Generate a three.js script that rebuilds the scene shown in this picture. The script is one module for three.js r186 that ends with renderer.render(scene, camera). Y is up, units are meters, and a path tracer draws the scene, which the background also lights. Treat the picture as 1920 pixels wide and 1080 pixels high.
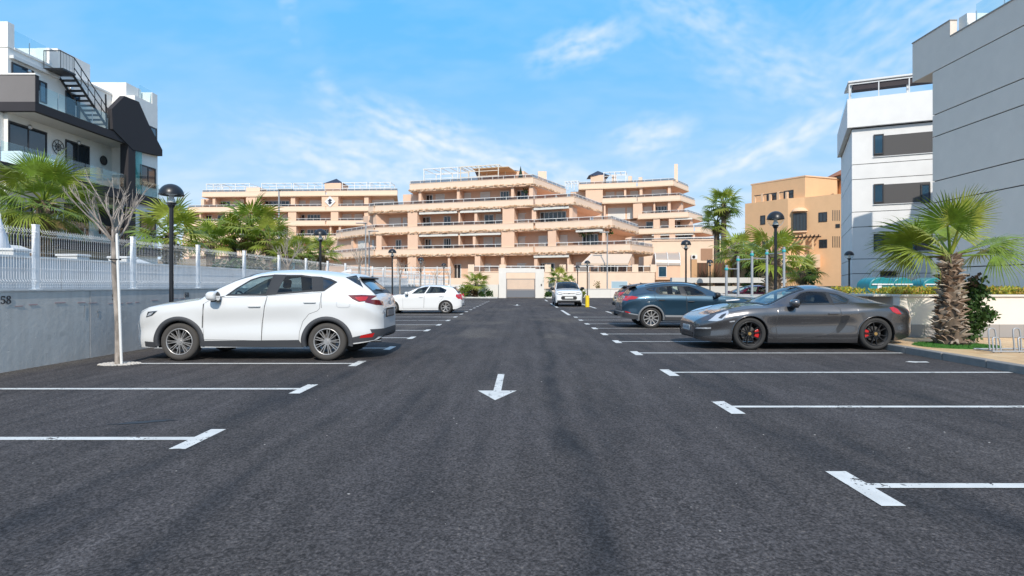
import * as THREE from 'three';
import { mergeGeometries } from 'three/addons/utils/BufferGeometryUtils.js';
import { RoundedBoxGeometry } from 'three/addons/geometries/RoundedBoxGeometry.js';
import { FontLoader } from 'three/addons/loaders/FontLoader.js';
import { TextGeometry } from 'three/addons/geometries/TextGeometry.js';
import { createNoise2D, createNoise3D } from 'simplex-noise';

// ---------------------------------------------------------------- camera, sky, sun, exposure
const scene = new THREE.Scene();
const EXPOSURE = 1.3;
const EYE = 1.36, FOC = 1080, VX = 979, VY = 535;          // eye height in metres; lens in pixels of a 1920 x 1080 frame
const camera = new THREE.PerspectiveCamera(2 * Math.atan(540 / FOC) * 180 / Math.PI, 1920 / 1080, 0.1, 3000);
camera.position.set(0, EYE, 0);
camera.lookAt(0, EYE, -10);
camera.setViewOffset(1920, 1080, 960 - VX, 540 - VY, 1920, 1080);
camera.updateProjectionMatrix();

const renderer = new THREE.WebGLRenderer({ antialias: true });
renderer.setSize(1024, 576);
renderer.toneMapping = THREE.LinearToneMapping;
renderer.toneMappingExposure = EXPOSURE;
renderer.shadowMap.enabled = true;

function rng(seed) { let a = seed >>> 0; return () => { a = (a + 0x6d2b79f5) | 0; let t = Math.imul(a ^ (a >>> 15), 1 | a); t = (t + Math.imul(t ^ (t >>> 7), 61 | t)) ^ t; return ((t ^ (t >>> 14)) >>> 0) / 4294967296; }; }
const n2 = createNoise2D(rng(11)), n3 = createNoise3D(rng(12));
const clamp = (x, a = 0, b = 1) => Math.min(b, Math.max(a, x));
const lerp = (a, b, t) => a + (b - a) * t;
const sstep = (a, b, x) => { const t = clamp((x - a) / (b - a)); return t * t * (3 - 2 * t); };
const fbm = (x, y, o = 4) => { let s = 0, a = 0.5, f = 1; for (let i = 0; i < o; i++) { s += a * n2(x * f + i * 17.3, y * f - i * 9.1); a *= 0.5; f *= 2.05; } return s; };
const fbm3 = (x, y, z, o = 4) => { let s = 0, a = 0.5, f = 1; for (let i = 0; i < o; i++) { s += a * n3(x * f + i * 7.7, y * f, z * f - i * 3.1); a *= 0.5; f *= 2.03; } return s; };
const lin = (r, g, b) => [r, g, b].map((c) => { c /= 255; return c <= 0.04045 ? c / 12.92 : ((c + 0.055) / 1.055) ** 2.4; });

const SUN_AZ = 6 * Math.PI / 180, SUN_EL = 38 * Math.PI / 180;   // behind the camera, a little to the right
const toSun = new THREE.Vector3(Math.sin(SUN_AZ) * Math.cos(SUN_EL), Math.sin(SUN_EL), Math.cos(SUN_AZ) * Math.cos(SUN_EL));
{
  const W = 3072, H = 1536, d = new Float32Array(W * H * 4);
  const zen = lin(96, 166, 246), mid = lin(106, 189, 255), low = lin(186, 220, 248);
  // wisps of cirrus: azimuth, elevation, half lengths along and across (degrees), tilt, density
  const wisps = [[24, 12.5, 8, 1.3, 20, 0.95], [26, 18, 8, 2.2, -20, 0.6], [37, 21, 9, 5, 25, 0.55], [6, 22.5, 4, 1.2, 14, 0.9], [-9, 13.6, 7, 2.0, -16, 1.0], [-15, 11.5, 8, 2.4, -4, 0.9], [0, 11, 8, 2.0, -12, 0.95],
    [12.5, 14, 3.2, 1.4, 8, 0.85], [-22, 12, 6, 3, -10, 0.3], [-18.5, 17, 1, 2.6, 15, 0.42], [-22.5, 26, .8, 3.2, 12, 0.5], [11, 10, 12, 1.6, 5, 0.6], [-12, 29.5, 8, 1.2, 6, 0.55], [17, 24, 6, 2, -22, .55],
    [60, 24, 9, 3, 20, .7], [-60, 22, 9, 2.5, -15, .7], [95, 20, 10, 3, 10, .7], [-100, 24, 10, 3, 15, .7], [140, 22, 9, 3, -12, .7], [-145, 20, 10, 3, 12, .7], [175, 28, 9, 3, 8, .7]];
  for (let j = 0; j < H; j++) {
    if (j < H * 0.49) continue;
    const el = ((j + 0.5) / H - 0.5) * 180, e = Math.max(el, 0.2), ce = Math.cos(e * Math.PI / 180), se = Math.sin(e * Math.PI / 180);
    for (let i = 0; i < W; i++) {
      const th = ((i + 0.5) / W - 0.5) * 2 * Math.PI, x = Math.cos(th) * ce, z = Math.sin(th) * ce;
      const az = Math.atan2(x, -z) * 180 / Math.PI;
      const a = sstep(0, 26, e), b = sstep(26, 80, e);
      let c = [0, 1, 2].map((k) => lerp(lerp(low[k], mid[k], a), zen[k], b));
      const px = x / (se + 0.32) * 3.1, pz = z / (se + 0.32) * 3.1;
      const grain = 0.5 + 0.9 * fbm3(px * 1.3 + 3, pz * 2.6, 0.4, 5);
      let m = 0;
      for (const [wa, we, la, lb, tilt, den] of wisps) {
        let da = az - wa; if (da > 180) da -= 360; if (da < -180) da += 360;
        if (Math.abs(da) > 34) continue;
        const de = e - we, t = tilt * Math.PI / 180, u = (da * Math.cos(t) + de * Math.sin(t)) / la, v = (-da * Math.sin(t) + de * Math.cos(t)) / lb;
        const g = Math.exp(-(u * u + v * v) * 0.55); if (g < 0.02) continue;
        const U = u * la, Vv = v * lb, st = fbm(U * 0.13 + wa, Vv * 0.6 + we + 0.25 * n2(U * 0.15, Vv * 0.2), 4), puff = fbm(U * 0.4 - wa, Vv * 0.7 + 3, 5);
        m = Math.max(m, den * clamp(1.3 * g * (0.52 + 0.42 * st + 0.34 * puff) - 0.06));
      }
      const veil = 0.46 * sstep(17, 4, e) * clamp(0.3 + grain) + 0.10 * clamp(grain * 1.3 - 0.3);
      const high = sstep(26, 48, e); if (high > 0) m = Math.max(m, high * 0.85 * clamp(0.55 + 1.1 * fbm3(px * 0.9, pz * 2.2 + 5, 2.3, 5)));  // unseen cirrus added above the view to whiten and lift the fill light
      m = clamp(Math.max(m, veil));
      const white = lin(240, 246, 252);
      c = c.map((q, k) => lerp(q, white[k], m * 0.86));
      const o = (j * W + i) * 4; const bright = 1 + 1.6 * Math.exp(-(Math.max(0, Math.acos(clamp(x * toSun.x + se * toSun.y + z * toSun.z, -1, 1)) * 57.3 - 3) / 11)); for (let k = 0; k < 3; k++) d[o + k] = lerp(c[k], white[k] * bright, clamp((bright - 1) * 0.5)) / EXPOSURE * 1.08; d[o + 3] = 1;
    }
  }
  { const j0 = Math.ceil(H * 0.5); for (let j = 0; j < j0; j++) d.copyWithin(j * W * 4, j0 * W * 4, (j0 + 1) * W * 4); }
  const sky = new THREE.DataTexture(d, W, H, THREE.RGBAFormat, THREE.FloatType);
  sky.mapping = THREE.EquirectangularReflectionMapping; sky.magFilter = sky.minFilter = THREE.LinearFilter; sky.wrapS = THREE.RepeatWrapping; sky.needsUpdate = true;
  scene.background = sky; scene.environment = sky;
}
const sun = new THREE.DirectionalLight(new THREE.Color(1, 0.93, 0.83), 3.2);
sun.position.copy(toSun).multiplyScalar(150).add(new THREE.Vector3(0, 0, -50));
sun.target.position.set(0, 0, -50);
sun.castShadow = true; sun.shadow.mapSize.set(4096, 4096); sun.shadow.radius = 1;
Object.assign(sun.shadow.camera, { left: -110, right: 110, top: 110, bottom: -110, near: 1, far: 400 });
scene.add(sun, sun.target);

// ---------------------------------------------------------------- helpers
const taken = new Map();
function numbered(name) { const n = taken.get(name) ?? 0; taken.set(name, n + 1); return n ? name + '_' + String(n).padStart(3, '0') : name; }
function tag(o, label, category, group, kind) {
  if (label) o.userData.label = label;
  if (category) o.userData.category = category;
  if (group) o.userData.group = group;
  if (kind) o.userData.kind = kind;
  return o;
}
function thing(name, label, category, [x, y, Z] = [0, 0, 0], group) {          // a Group at the thing's base; Z counts away from the camera
  const o = new THREE.Group(); o.name = numbered(name); o.position.set(x, y, -Z); scene.add(o);
  return tag(o, label, category, group);
}
const shade = (m) => { m.castShadow = m.receiveShadow = true; return m; };
function part(parent, name, geo, mat) { const m = shade(new THREE.Mesh(geo, mat)); m.name = name; parent.add(m); return m; }
function place(parent, m) { const b = new THREE.Vector3(); for (let p = parent; p && p !== scene; p = p.parent) b.add(p.position); m.position.sub(b); return m; }   // from world to an unturned parent
function single(name, geo, mat, label, category, group, kind) { const m = shade(new THREE.Mesh(geo, mat)); m.name = numbered(name); scene.add(m); return tag(m, label, category, group, kind); }
function base(g) {                                            // moves a world-space geometry so that its object stands at its base
  g.computeBoundingBox(); const b = g.boundingBox, c = new THREE.Vector3((b.min.x + b.max.x) / 2, b.min.y, (b.min.z + b.max.z) / 2);
  g.translate(-c.x, -c.y, -c.z); return c;
}
function singleAt(name, geo, mat, label, category, group, kind) { const c = base(geo), m = single(name, geo, mat, label, category, group, kind); m.position.copy(c); return m; }
const V = (x, y, z) => new THREE.Vector3(x, y, z);
const ground = (px, py, lift = 0) => { const Z = (EYE - lift) * FOC / (py - VY); return [(px - VX) / FOC * Z, Z]; };   // where a point of the ground stands
const atZ = (px, py, Z) => [(px - VX) / FOC * Z, EYE - (py - VY) / FOC * Z];

// box with uv in metres
const boxes = new Map();
function boxG(w, h, d) {
  const key = [w, h, d].map((v) => v.toFixed(3)).join();
  if (!boxes.has(key)) {
    const g = new THREE.BoxGeometry(w, h, d), uv = g.attributes.uv, dims = [[d, h], [d, h], [w, d], [w, d], [w, h], [w, h]];
    for (let f = 0; f < 6; f++) for (let k = 0; k < 4; k++) { const i = f * 4 + k; uv.setXY(i, uv.getX(i) * dims[f][0] + f * 0.37, uv.getY(i) * dims[f][1]); }
    boxes.set(key, g);
  }
  return boxes.get(key);
}
function box(parent, name, mat, x0, x1, y0, y1, Z0, Z1) {        // world axes
  const m = part(parent, name, boxG(Math.abs(x1 - x0), Math.abs(y1 - y0), Math.abs(Z1 - Z0)), mat);
  m.position.set((x0 + x1) / 2, (y0 + y1) / 2, -(Z0 + Z1) / 2);
  return place(parent, m);
}
// an upright plane through two points of the plan, on which things are set by width, height and depth
class Facade {
  constructor(A, B) {
    this.A = A; const dx = B[0] - A[0], dz = B[1] - A[1], l = Math.hypot(dx, dz); this.len = l; this.d = [dx / l, dz / l];
    this.n = [this.d[1], -this.d[0]]; if (this.n[0] * A[0] + this.n[1] * A[1] > 0) this.n = [-this.n[0], -this.n[1]];
    this.turn = Math.atan2(this.d[1], this.d[0]);
  }
  s(px) { const k = (px - VX) / FOC; return (k * this.A[1] - this.A[0]) / (this.d[0] - k * this.d[1]); }
  Z(s) { return this.A[1] + s * this.d[1]; }
  y(px, py) { return EYE - (py - VY) / FOC * this.Z(this.s(px)); }
  pt(s, y, o = 0) { return V(this.A[0] + s * this.d[0] + o * this.n[0], y, -(this.A[1] + s * this.d[1] + o * this.n[1])); }
  box(parent, name, mat, s0, s1, y0, y1, o0, o1) {
    const m = part(parent, name, boxG(Math.abs(s1 - s0), Math.abs(y1 - y0), Math.abs(o1 - o0)), mat);
    m.position.copy(this.pt((s0 + s1) / 2, (y0 + y1) / 2, (o0 + o1) / 2)); m.rotation.y = this.turn;
    return place(parent, m);
  }
  rect(parent, name, mat, px0, py0, px1, py1, o0, o1) {
    const pm = (px0 + px1) / 2; return this.box(parent, name, mat, this.s(px0), this.s(px1), this.y(pm, py1), this.y(pm, py0), o0, o1);
  }
  // a window: a frame of four bars round a pane, standing a little proud; optional mullions or a shutter
  window(parent, px0, py0, px1, py1, o = {}) {
    const pm = (px0 + px1) / 2; return this.win(parent, this.s(px0), this.s(px1), this.y(pm, py1), this.y(pm, py0), o);
  }
  win(parent, s0, s1, y0, y1, { off = 0, fr = 0.07, frame = M.frameWhite, pane = M.paneDark, bars = 0, name = 'window', deep = 0.05, shutter = 0 } = {}) {
    if (s0 > s1) [s0, s1] = [s1, s0];
    const g = new THREE.Group(); g.name = name; g.position.copy(this.pt((s0 + s1) / 2, y0, off)); place(parent, g); parent.add(g);
    const fb = (n, m, a, b, c, e, o0, o1) => { const q = part(g, n, boxG(b - a, e - c, o1 - o0), m); q.rotation.y = this.turn; q.position.copy(this.pt((a + b) / 2, (c + e) / 2, off + (o0 + o1) / 2)).sub(this.pt((s0 + s1) / 2, y0, off)); };
    const yc = y1 - (y1 - y0) * shutter;
    if (shutter < 0.98) fb('pane', pane, s0 + fr, s1 - fr, y0 + fr, yc - (shutter ? 0 : fr), 0.004, 0.02);
    if (shutter) fb('roller_shutter', M.shutter, s0 + fr, s1 - fr, Math.max(yc, y0 + fr), y1 - fr, 0.012, 0.03);
    if (fr > 0) {
      fb('frame_bar', frame, s0, s0 + fr, y0, y1, 0.002, deep); fb('frame_bar', frame, s1 - fr, s1, y0, y1, 0.002, deep);
      fb('frame_bar', frame, s0 + fr, s1 - fr, y1 - fr, y1, 0.002, deep); fb('frame_bar', frame, s0 + fr, s1 - fr, y0, y0 + fr, 0.002, deep);
    }
    for (let k = 1; k <= bars; k++) { const s = lerp(s0, s1, k / (bars + 1)); fb('mullion', frame, s - fr * 0.4, s + fr * 0.4, y0 + fr, (shutter ? yc : y1 - fr), 0.006, deep * 0.9); }
    return g;
  }
}
// a prism over a plan polygon [[X, Z], ...]
function prismG(plan, y0, y1) {
  const pos = [], uv = [], idx = [], n = plan.length;
  let area = 0; for (let i = 0; i < n; i++) { const a = plan[i], b = plan[(i + 1) % n]; area += a[0] * -b[1] - b[0] * -a[1]; }
  const P = area > 0 ? plan : [...plan].reverse();             // counter-clockwise in x and z turned up
  let run = 0;
  for (let i = 0; i < n; i++) {
    const a = P[i], b = P[(i + 1) % n], l = Math.hypot(b[0] - a[0], b[1] - a[1]), k = pos.length / 3;
    pos.push(a[0], y0, -a[1], b[0], y0, -b[1], b[0], y1, -b[1], a[0], y1, -a[1]);
    uv.push(run, y0, run + l, y0, run + l, y1, run, y1); run += l;
    idx.push(k, k + 2, k + 1, k, k + 3, k + 2);
  }
  const sh = new THREE.Shape(P.map((p) => new THREE.Vector2(p[0], p[1])));
  const tri = THREE.ShapeUtils.triangulateShape(sh.getPoints(), []);
  for (const [y, flip] of [[y1, 0], [y0, 1]]) {
    const k = pos.length / 3; for (const p of sh.getPoints()) { pos.push(p.x, y, -p.y); uv.push(p.x, p.y); }
    for (const t of tri) flip ? idx.push(k + t[0], k + t[2], k + t[1]) : idx.push(k + t[0], k + t[1], k + t[2]);
  }
  const g = new THREE.BufferGeometry(); g.setAttribute('position', new THREE.Float32BufferAttribute(pos, 3)); g.setAttribute('uv', new THREE.Float32BufferAttribute(uv, 2)); g.setIndex(idx);
  const f = g.toNonIndexed(); f.computeVertexNormals(); return f;
}
function prism(parent, name, mat, plan, y0, y1) { const m = part(parent, name, prismG(plan, y0, y1), mat); return place(parent, m); }
function tubeG(pts, r, seg = 8, round = 8) { return new THREE.TubeGeometry(new THREE.CatmullRomCurve3(pts, false, 'centripetal'), seg, r, round, false); }
function rodG(a, b, r, r2 = r, n = 8) {
  const l = a.distanceTo(b), g = new THREE.CylinderGeometry(r2, r, l, n), q = new THREE.Quaternion().setFromUnitVectors(V(0, 1, 0), b.clone().sub(a).normalize());
  g.applyQuaternion(q); g.translate((a.x + b.x) / 2, (a.y + b.y) / 2, (a.z + b.z) / 2); return g;
}
const merge = (list) => mergeGeometries(list.map((g) => (g.index ? g.toNonIndexed() : g)));
function meshG(pos, idx, uv, creased) {
  const g = new THREE.BufferGeometry(); g.setAttribute('position', new THREE.Float32BufferAttribute(pos, 3));
  g.setAttribute('uv', new THREE.Float32BufferAttribute(uv ?? new Array(pos.length / 3 * 2).fill(0), 2));
  g.setIndex(idx); if (creased) { const f = g.toNonIndexed(); f.computeVertexNormals(); return f; } g.computeVertexNormals(); return g;
}

// ---------------------------------------------------------------- materials
function tex(n, fn, srgb = true, rep = 1) {
  const d = new Uint8Array(n * n * 4);
  for (let j = 0; j < n; j++) for (let i = 0; i < n; i++) { const c = fn(i / n, j / n, i, j), o = (j * n + i) * 4; for (let k = 0; k < 3; k++) d[o + k] = clamp((c.length ? c[k] : c)) * 255; d[o + 3] = 255; }
  const t = new THREE.DataTexture(d, n, n); t.wrapS = t.wrapT = THREE.RepeatWrapping; t.magFilter = THREE.LinearFilter; t.minFilter = THREE.LinearMipmapLinearFilter; t.generateMipmaps = true;
  if (srgb) t.colorSpace = THREE.SRGBColorSpace; t.repeat.set(rep, rep); t.needsUpdate = true; return t;
}
// value noise on a wrapped lattice, so that it tiles; fv sets another frequency down the sheet
const hash = (x, y, k) => { let h = Math.imul(x + 1, 374761393) ^ Math.imul(y + 7, 668265263) ^ Math.imul(k + 3, 2246822519); h = Math.imul(h ^ (h >>> 13), 1274126177); h ^= h >>> 16; return (h >>> 0) / 2147483648 - 1; };
const tile = (u, v, f, o = 4, s = 0, fv = f) => { let q = 0, a = 0.5; for (let i = 0; i < o; i++) { const x = u * f, y = v * fv, xi = Math.floor(x), yi = Math.floor(y), fx = x - xi, fy = y - yi, sx = fx * fx * (3 - 2 * fx), sy = fy * fy * (3 - 2 * fy), x0 = xi % f, x1 = (xi + 1) % f, y0 = yi % fv, y1 = (yi + 1) % fv, k = i + s * 11; q += a * lerp(lerp(hash(x0, y0, k), hash(x1, y0, k), sx), lerp(hash(x0, y1, k), hash(x1, y1, k), sx), sy); a *= 0.5; f *= 2; fv *= 2; } return q; };
const rT = rng(5);
const T = {};
T.stucco = tex(512, (u, v) => 0.95 + 0.025 * tile(u, v, 5, 5) + 0.03 * (rT() - 0.5), true, 1 / 3);
T.stuccoBump = tex(256, (u, v) => 0.5 + 0.3 * tile(u, v, 40, 3) + 0.25 * (rT() - 0.5), false, 1 / 0.8);
T.concrete = tex(1024, (u, v) => { const a = tile(u, v, 4, 5), s = tile(u, v, 36, 3, 3, 3); const k = 0.91 + 0.08 * a + 0.05 * s + 0.05 * (rT() - 0.5) - 0.05 * sstep(0.34, 0.6, tile(u, v, 11, 4, 9)); return [k * 0.985, k * 0.995, k]; }, true, 1 / 3);
T.concreteBump = tex(512, (u, v) => 0.6 + 0.3 * tile(u, v, 18, 4) + 0.2 * (rT() - 0.5) - 0.4 * sstep(0.5, 0.58, tile(u, v, 44, 2, 4)), false, 1 / 1.5);
T.grain = tex(1024, (u, v) => { const r = rT(); void r; const a = tile(u, v, 230, 2), b2 = tile(u, v, 120, 2, 5), q = rT(); let k = 0.65 + 0.38 * a + 0.10 * b2 + 0.24 * (q - 0.5); if (a > 0.44 && b2 > 0.24) return [1, 0.96, 0.9]; return [k, k * 0.995, k * 1.01]; }, true, 1 / 2.6);
T.grainBump = tex(512, (u, v) => 0.5 + 0.3 * tile(u, v, 70, 2) + 0.5 * (rT() - 0.5), false, 1 / 1.3);
T.chips = tex(1024, (u, v) => { const e = tile(u, v, 90, 3, 2) + 0.55 * tile(u, v, 7, 3, 8); return e > 0.52 ? 0 : 1; }, false, 1 / 1.9);
T.paint = tex(512, (u, v) => { const k = 0.90 + 0.07 * tile(u, v, 12, 4) + 0.05 * (rT() - 0.5) - 0.35 * sstep(0.40, 0.55, tile(u, v, 26, 3, 2)); return [k, k, k * 0.985]; }, true, 1 / 1.7);
T.bark = tex(256, (u, v) => { const k = 0.75 + 0.25 * tile(u, v * 0.3, 16, 4) + 0.1 * (rT() - 0.5); return k; }, true, 1);
T.leaf = tex(256, (u, v) => { const k = 0.85 + 0.2 * tile(u, v, 6, 3) + 0.05 * (rT() - 0.5); return k; }, true, 1);
T.tiles = tex(512, (u, v) => { const k = 0.86 + 0.12 * tile(u, v, 5, 4) + 0.08 * (rT() - 0.5); return [k, k * 0.98, k * 0.94]; }, true, 1 / 2);
const std = (r, g, b, rough = 0.85, o = {}) => new THREE.MeshStandardMaterial({ color: new THREE.Color().setRGB(r, g, b), roughness: rough, side: THREE.DoubleSide, ...o });
const phys = (r, g, b, rough, o = {}) => new THREE.MeshPhysicalMaterial({ color: new THREE.Color().setRGB(r, g, b), roughness: rough, side: THREE.DoubleSide, ...o });
const wall = (r, g, b) => std(r, g, b, 0.92, { map: T.stucco, bumpMap: T.stuccoBump, bumpScale: 0.0015 });
const conc = (r, g, b) => std(r, g, b, 0.9, { map: T.concrete, bumpMap: T.concreteBump, bumpScale: 0.006 });
const glassM = (r, g, b) => phys(r, g, b, 0.02, { transmission: 1, thickness: 0, ior: 1.5 });
const M = {
  frameWhite: std(0.72, 0.72, 0.70, 0.5), frameDark: std(0.025, 0.026, 0.03, 0.5), shutter: std(0.68, 0.66, 0.61, 0.7), shutterGrey: std(0.16, 0.155, 0.15, 0.7),
  paneDark: phys(0.025, 0.03, 0.035, 0.05, { clearcoat: 0.6 }), paneBlue: phys(0.02, 0.06, 0.10, 0.04, { clearcoat: 1 }),
  railGlass: glassM(0.86, 0.94, 0.94), steel: std(0.55, 0.55, 0.55, 0.35, { metalness: 0.9 }), galv: std(0.38, 0.39, 0.40, 0.5, { metalness: 0.5 }), black: std(0.012, 0.012, 0.014, 0.35), blackMatt: std(0.015, 0.015, 0.016, 0.8),
  white: std(0.62, 0.62, 0.61, 0.5), charcoal: wall(0.035, 0.032, 0.036), soffit: wall(0.62, 0.58, 0.53),
};
const font = await new FontLoader().loadAsync('fonts/droid/droid_sans_bold.typeface.json'), serif = await new FontLoader().loadAsync('fonts/droid/droid_serif_bold.typeface.json');
// ---------------------------------------------------------------- ground
const M_terrain = std(0.30, 0.24, 0.17, 0.95, { map: T.tiles });
{ // one sheet to the horizon, rising behind the flats
  const xs = [], zs = []; for (let x = -700; x <= 700; x += Math.abs(x) < 120 ? 8 : 40) xs.push(x); for (let z = 60; z >= -900; z -= z > -160 ? 5 : 40) zs.push(z);
  const hill = (x, z) => { const Z = -z; return -0.03 + 6.5 * sstep(84, 104, Z) * sstep(-400, -10, -Math.abs(x - 0) + 0) + 0; };
  const pos = [], uv = [], idx = []; for (const z of zs) for (const x of xs) { pos.push(x, hill(x, z), z); uv.push(x, z); }
  const n = xs.length; for (let j = 0; j + 1 < zs.length; j++) for (let i = 0; i + 1 < n; i++) { const a = j * n + i; idx.push(a, a + 1, a + n, a + 1, a + n + 1, a + n); }
  single('ground', meshG(pos, idx, uv), M_terrain, 'dry earth ground around and beyond the car park', 'ground', null, 'structure');
}
const M_asphalt = phys(1, 1, 1, 0.92, { map: T.grain, bumpMap: T.grainBump, bumpScale: 0.006, vertexColors: true, specularIntensity: 0.45 });
{
  // worn lanes, tar joints and dusty patches belong to the asphalt: painted per vertex on a fine grid
  const xs = [], Zs = []; for (let x = -8.1; x < 9; x += 0.09) xs.push(x); for (let x = 9; x <= 40; x += 1.2) xs.push(x);
  for (let Z = -6; Z < 62.6;) { Zs.push(Z); Z += Z < 0 ? 0.5 : Z < 14 ? 0.11 : Z < 30 ? 0.2 : 0.4; } Zs.push(62.6);
  const pos = [], uv = [], col = [], idx = [], R = rng(77);
  const band = (x, c, w) => Math.exp(-(((x - c) / w) ** 2));
  for (const Z of Zs) for (const x of xs) {
    const wob = 0.12 * n2(Z * 0.25, 3.3) + 0.04 * n2(Z * 1.3, 8.8);
    let k = 0.066 + 0.014 * fbm(x * 0.5 + 4, Z * 0.22, 4) + 0.012 * fbm(x * 2.6, Z * 0.35, 4) + 0.008 * n2(x * 7, Z * 0.8) + 0.010 * n2(x * 4.2, Z * 0.12 + 30);
    const streak = 0.5 + 0.5 * n2(x * 3.4, Z * 0.35 + 5);
    const tarN = clamp(0.55 + 0.9 * fbm(x * 1.5, Z * 0.5 + 20, 3));
    k -= 0.028 * band(x + wob, 0.52 - 0.018 * Math.max(0, 9 - Z), 0.11) * (0.35 + 0.65 * tarN) * sstep(46, 30, Z);
    k -= 0.02 * band(x + wob * 1.6, -2.75, 0.36) * clamp(0.3 + tarN) * sstep(30, 12, Z);
    k -= 0.02 * band(x + wob * 1.3, 2.75, 0.5) * tarN * sstep(26, 12, Z);
    k -= 0.022 * band(x - wob, -1.95, 0.17) * streak + 0.018 * band(x - wob, -1.35, 0.15) * streak;
    k -= 0.009 * band(x + 0.6 * wob, 1.5, 0.25) * streak;
    k -= 0.010 * band(x - 0.16 * (Z - 4) + wob, 4.4, 0.4) * tarN * sstep(12, 7, Z);
    let warm = 0.1 * fbm(x * 0.4 + 9, Z * 0.3, 3);
    const dusty = sstep(0.0, 0.5, fbm(x * 0.35 + 2, Z * 0.16 + 7, 4) + 0.25 * band(x, -1.5, 1.8) * sstep(13, 16, Z) * sstep(31, 24, Z) - 0.12);
    k += 0.03 * dusty * sstep(11, 15, Z); warm += 0.25 * dusty * sstep(11, 15, Z);
    const edge = sstep(0.55, 0.1, x + 8.05 + 0.12 * n2(Z * 2, 1)); k += 0.02 * edge; warm += 0.3 * edge;
    // light scuffs of turning wheels
    const arc = Math.abs(Math.hypot(x + 4.2, Z - 13.2) - 3.05 - 0.05 * n2(x * 2, Z * 2)); if (x > -3.6 && Z < 13) k += 0.03 * Math.exp(-((arc / 0.1) ** 2)) * clamp(0.4 + n2(x * 5, Z * 5) * 0.6);
    const fleck = Math.abs(x - 0.64 + 0.01 * (9 - Z) + wob * 0.8); if (fleck < 0.05 && Z > 5.5 && n2(x * 9, Z * 5) > 0.55) k += 0.02;
    if (n2(x * 1.7 + 40, Z * 1.7) > 0.86 && n2(x * 9, Z * 9) > 0.3) k += 0.016;
    k = 2.2 * clamp(k, 0.022, 0.16);
    pos.push(x, 0, -Z); uv.push(x, -Z); const cool = clamp((0.125 - k) * 2, 0, 0.15); col.push(k * (1.10 + 0.10 * warm - cool), k, k * (0.945 - 0.3 * warm + cool));
  }
  const n = xs.length; for (let j = 0; j + 1 < Zs.length; j++) for (let i = 0; i + 1 < n; i++) { const a = j * n + i; idx.push(a, a + 1, a + n, a + 1, a + n + 1, a + n); }
  const g = meshG(pos, idx, uv); g.setAttribute('color', new THREE.Float32BufferAttribute(col, 3));
  single('asphalt_car_park', g, M_asphalt, 'dark asphalt surface of the car park', 'asphalt', null, 'structure');
}
// ---------------------------------------------------------------- painted markings
const M_line = std(0.76, 0.75, 0.73, 0.7, { map: T.paint, alphaMap: T.chips, alphaTest: 0.5 });
const lineU = rng(31);
const poly = (pts) => { const pos = [], uv = [], o = lineU() * 7; const s = pts.map((p) => new THREE.Vector2(p[0], p[1])); for (const p of pts) { pos.push(p[0], 0, -p[1]); uv.push(p[0] + o, p[1] + o); } const idx = THREE.ShapeUtils.triangulateShape(s, []).flat(); return meshG(pos, idx, uv); };
function marking(name, pts, label, category, group, y = 0.005) { const g = poly(pts), m = singleAt(name, g, M_line, label, category, group, 'structure'); m.position.y = y; return m; }
const ord = ['nearest', 'second nearest', 'third nearest', 'fourth nearest', 'fifth nearest', 'sixth nearest', 'seventh nearest', 'eighth nearest', 'ninth nearest', 'tenth nearest', 'eleventh nearest', 'twelfth nearest',
  'thirteenth nearest', 'fourteenth nearest', 'fifteenth nearest', 'sixteenth nearest', 'seventeenth nearest', 'eighteenth nearest', 'nineteenth nearest', 'twentieth nearest', 'twenty-first nearest'];
for (let k = 0; k < 19; k++) {
  const Z = 5.1 + 2.45 * k, x1 = -2.93;
  marking('bay_line', [[-7.95 + (k === 2 ? 0.95 : 0), Z - 0.05], [x1, Z - 0.05], [x1, Z - 0.33], [x1 + 0.14, Z - 0.33], [x1 + 0.14, Z + 0.33], [x1, Z + 0.33], [x1, Z + 0.05], [-7.95 + (k === 2 ? 0.95 : 0), Z + 0.05]],
    'white bay line running to the concrete wall, ' + ord[k] + ' on that side', 'road marking', 'bay lines by the wall');
}
[3.9, 6.44, 8.98, 11.55, 13.9, 16.05, 18.2, 20.3, 22.5, 24.6].forEach((Z, k) => {
  const x1 = 2.36, xe = k < 4 ? 7.62 : 8.1;
  marking('bay_line', [[xe, Z + 0.045], [x1, Z + 0.045], [x1, Z + 0.3], [x1 - 0.15, Z + 0.3], [x1 - 0.15, Z - 0.36], [x1, Z - 0.36], [x1, Z - 0.045], [xe, Z - 0.045]],
    'white bay line on the palm side of the lane, ' + ord[k], 'road marking', 'bay lines by the palm');
});
[[2.15, 26.2, 31.3], [2.15, 35, 43], [2.15, 49, 54], [4.38, 27.2, 30], [4.36, 34, 37.6], [4.34, 39, 43]].forEach(([x, a, b], k) => marking('dashed_line', [[x - 0.07, a], [x + 0.07, a], [x + 0.07, b], [x - 0.07, b]],
  'white long dash beside the far parallel bays, ' + (k < 3 ? 'lane side, ' + ord[k] : 'outer side, ' + ord[k - 3]), 'road marking', 'dashes of the parallel bays'));
const arrow = (x, Z, s) => [[x, Z], [x + 0.25 * s, Z + 0.62 * s], [x + 0.05 * s, Z + 0.62 * s], [x + 0.05 * s, Z + 2.0 * s], [x - 0.05 * s, Z + 2.0 * s], [x - 0.05 * s, Z + 0.62 * s], [x - 0.25 * s, Z + 0.62 * s]];
marking('lane_arrow', arrow(-0.32, 6.8, 1), 'white arrow painted on the lane, the large near one', 'road marking', 'lane arrows');
marking('lane_arrow', arrow(-0.35, 38.5, 1.2), 'small white arrow on the lane far off before the gate', 'road marking', 'lane arrows');
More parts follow.
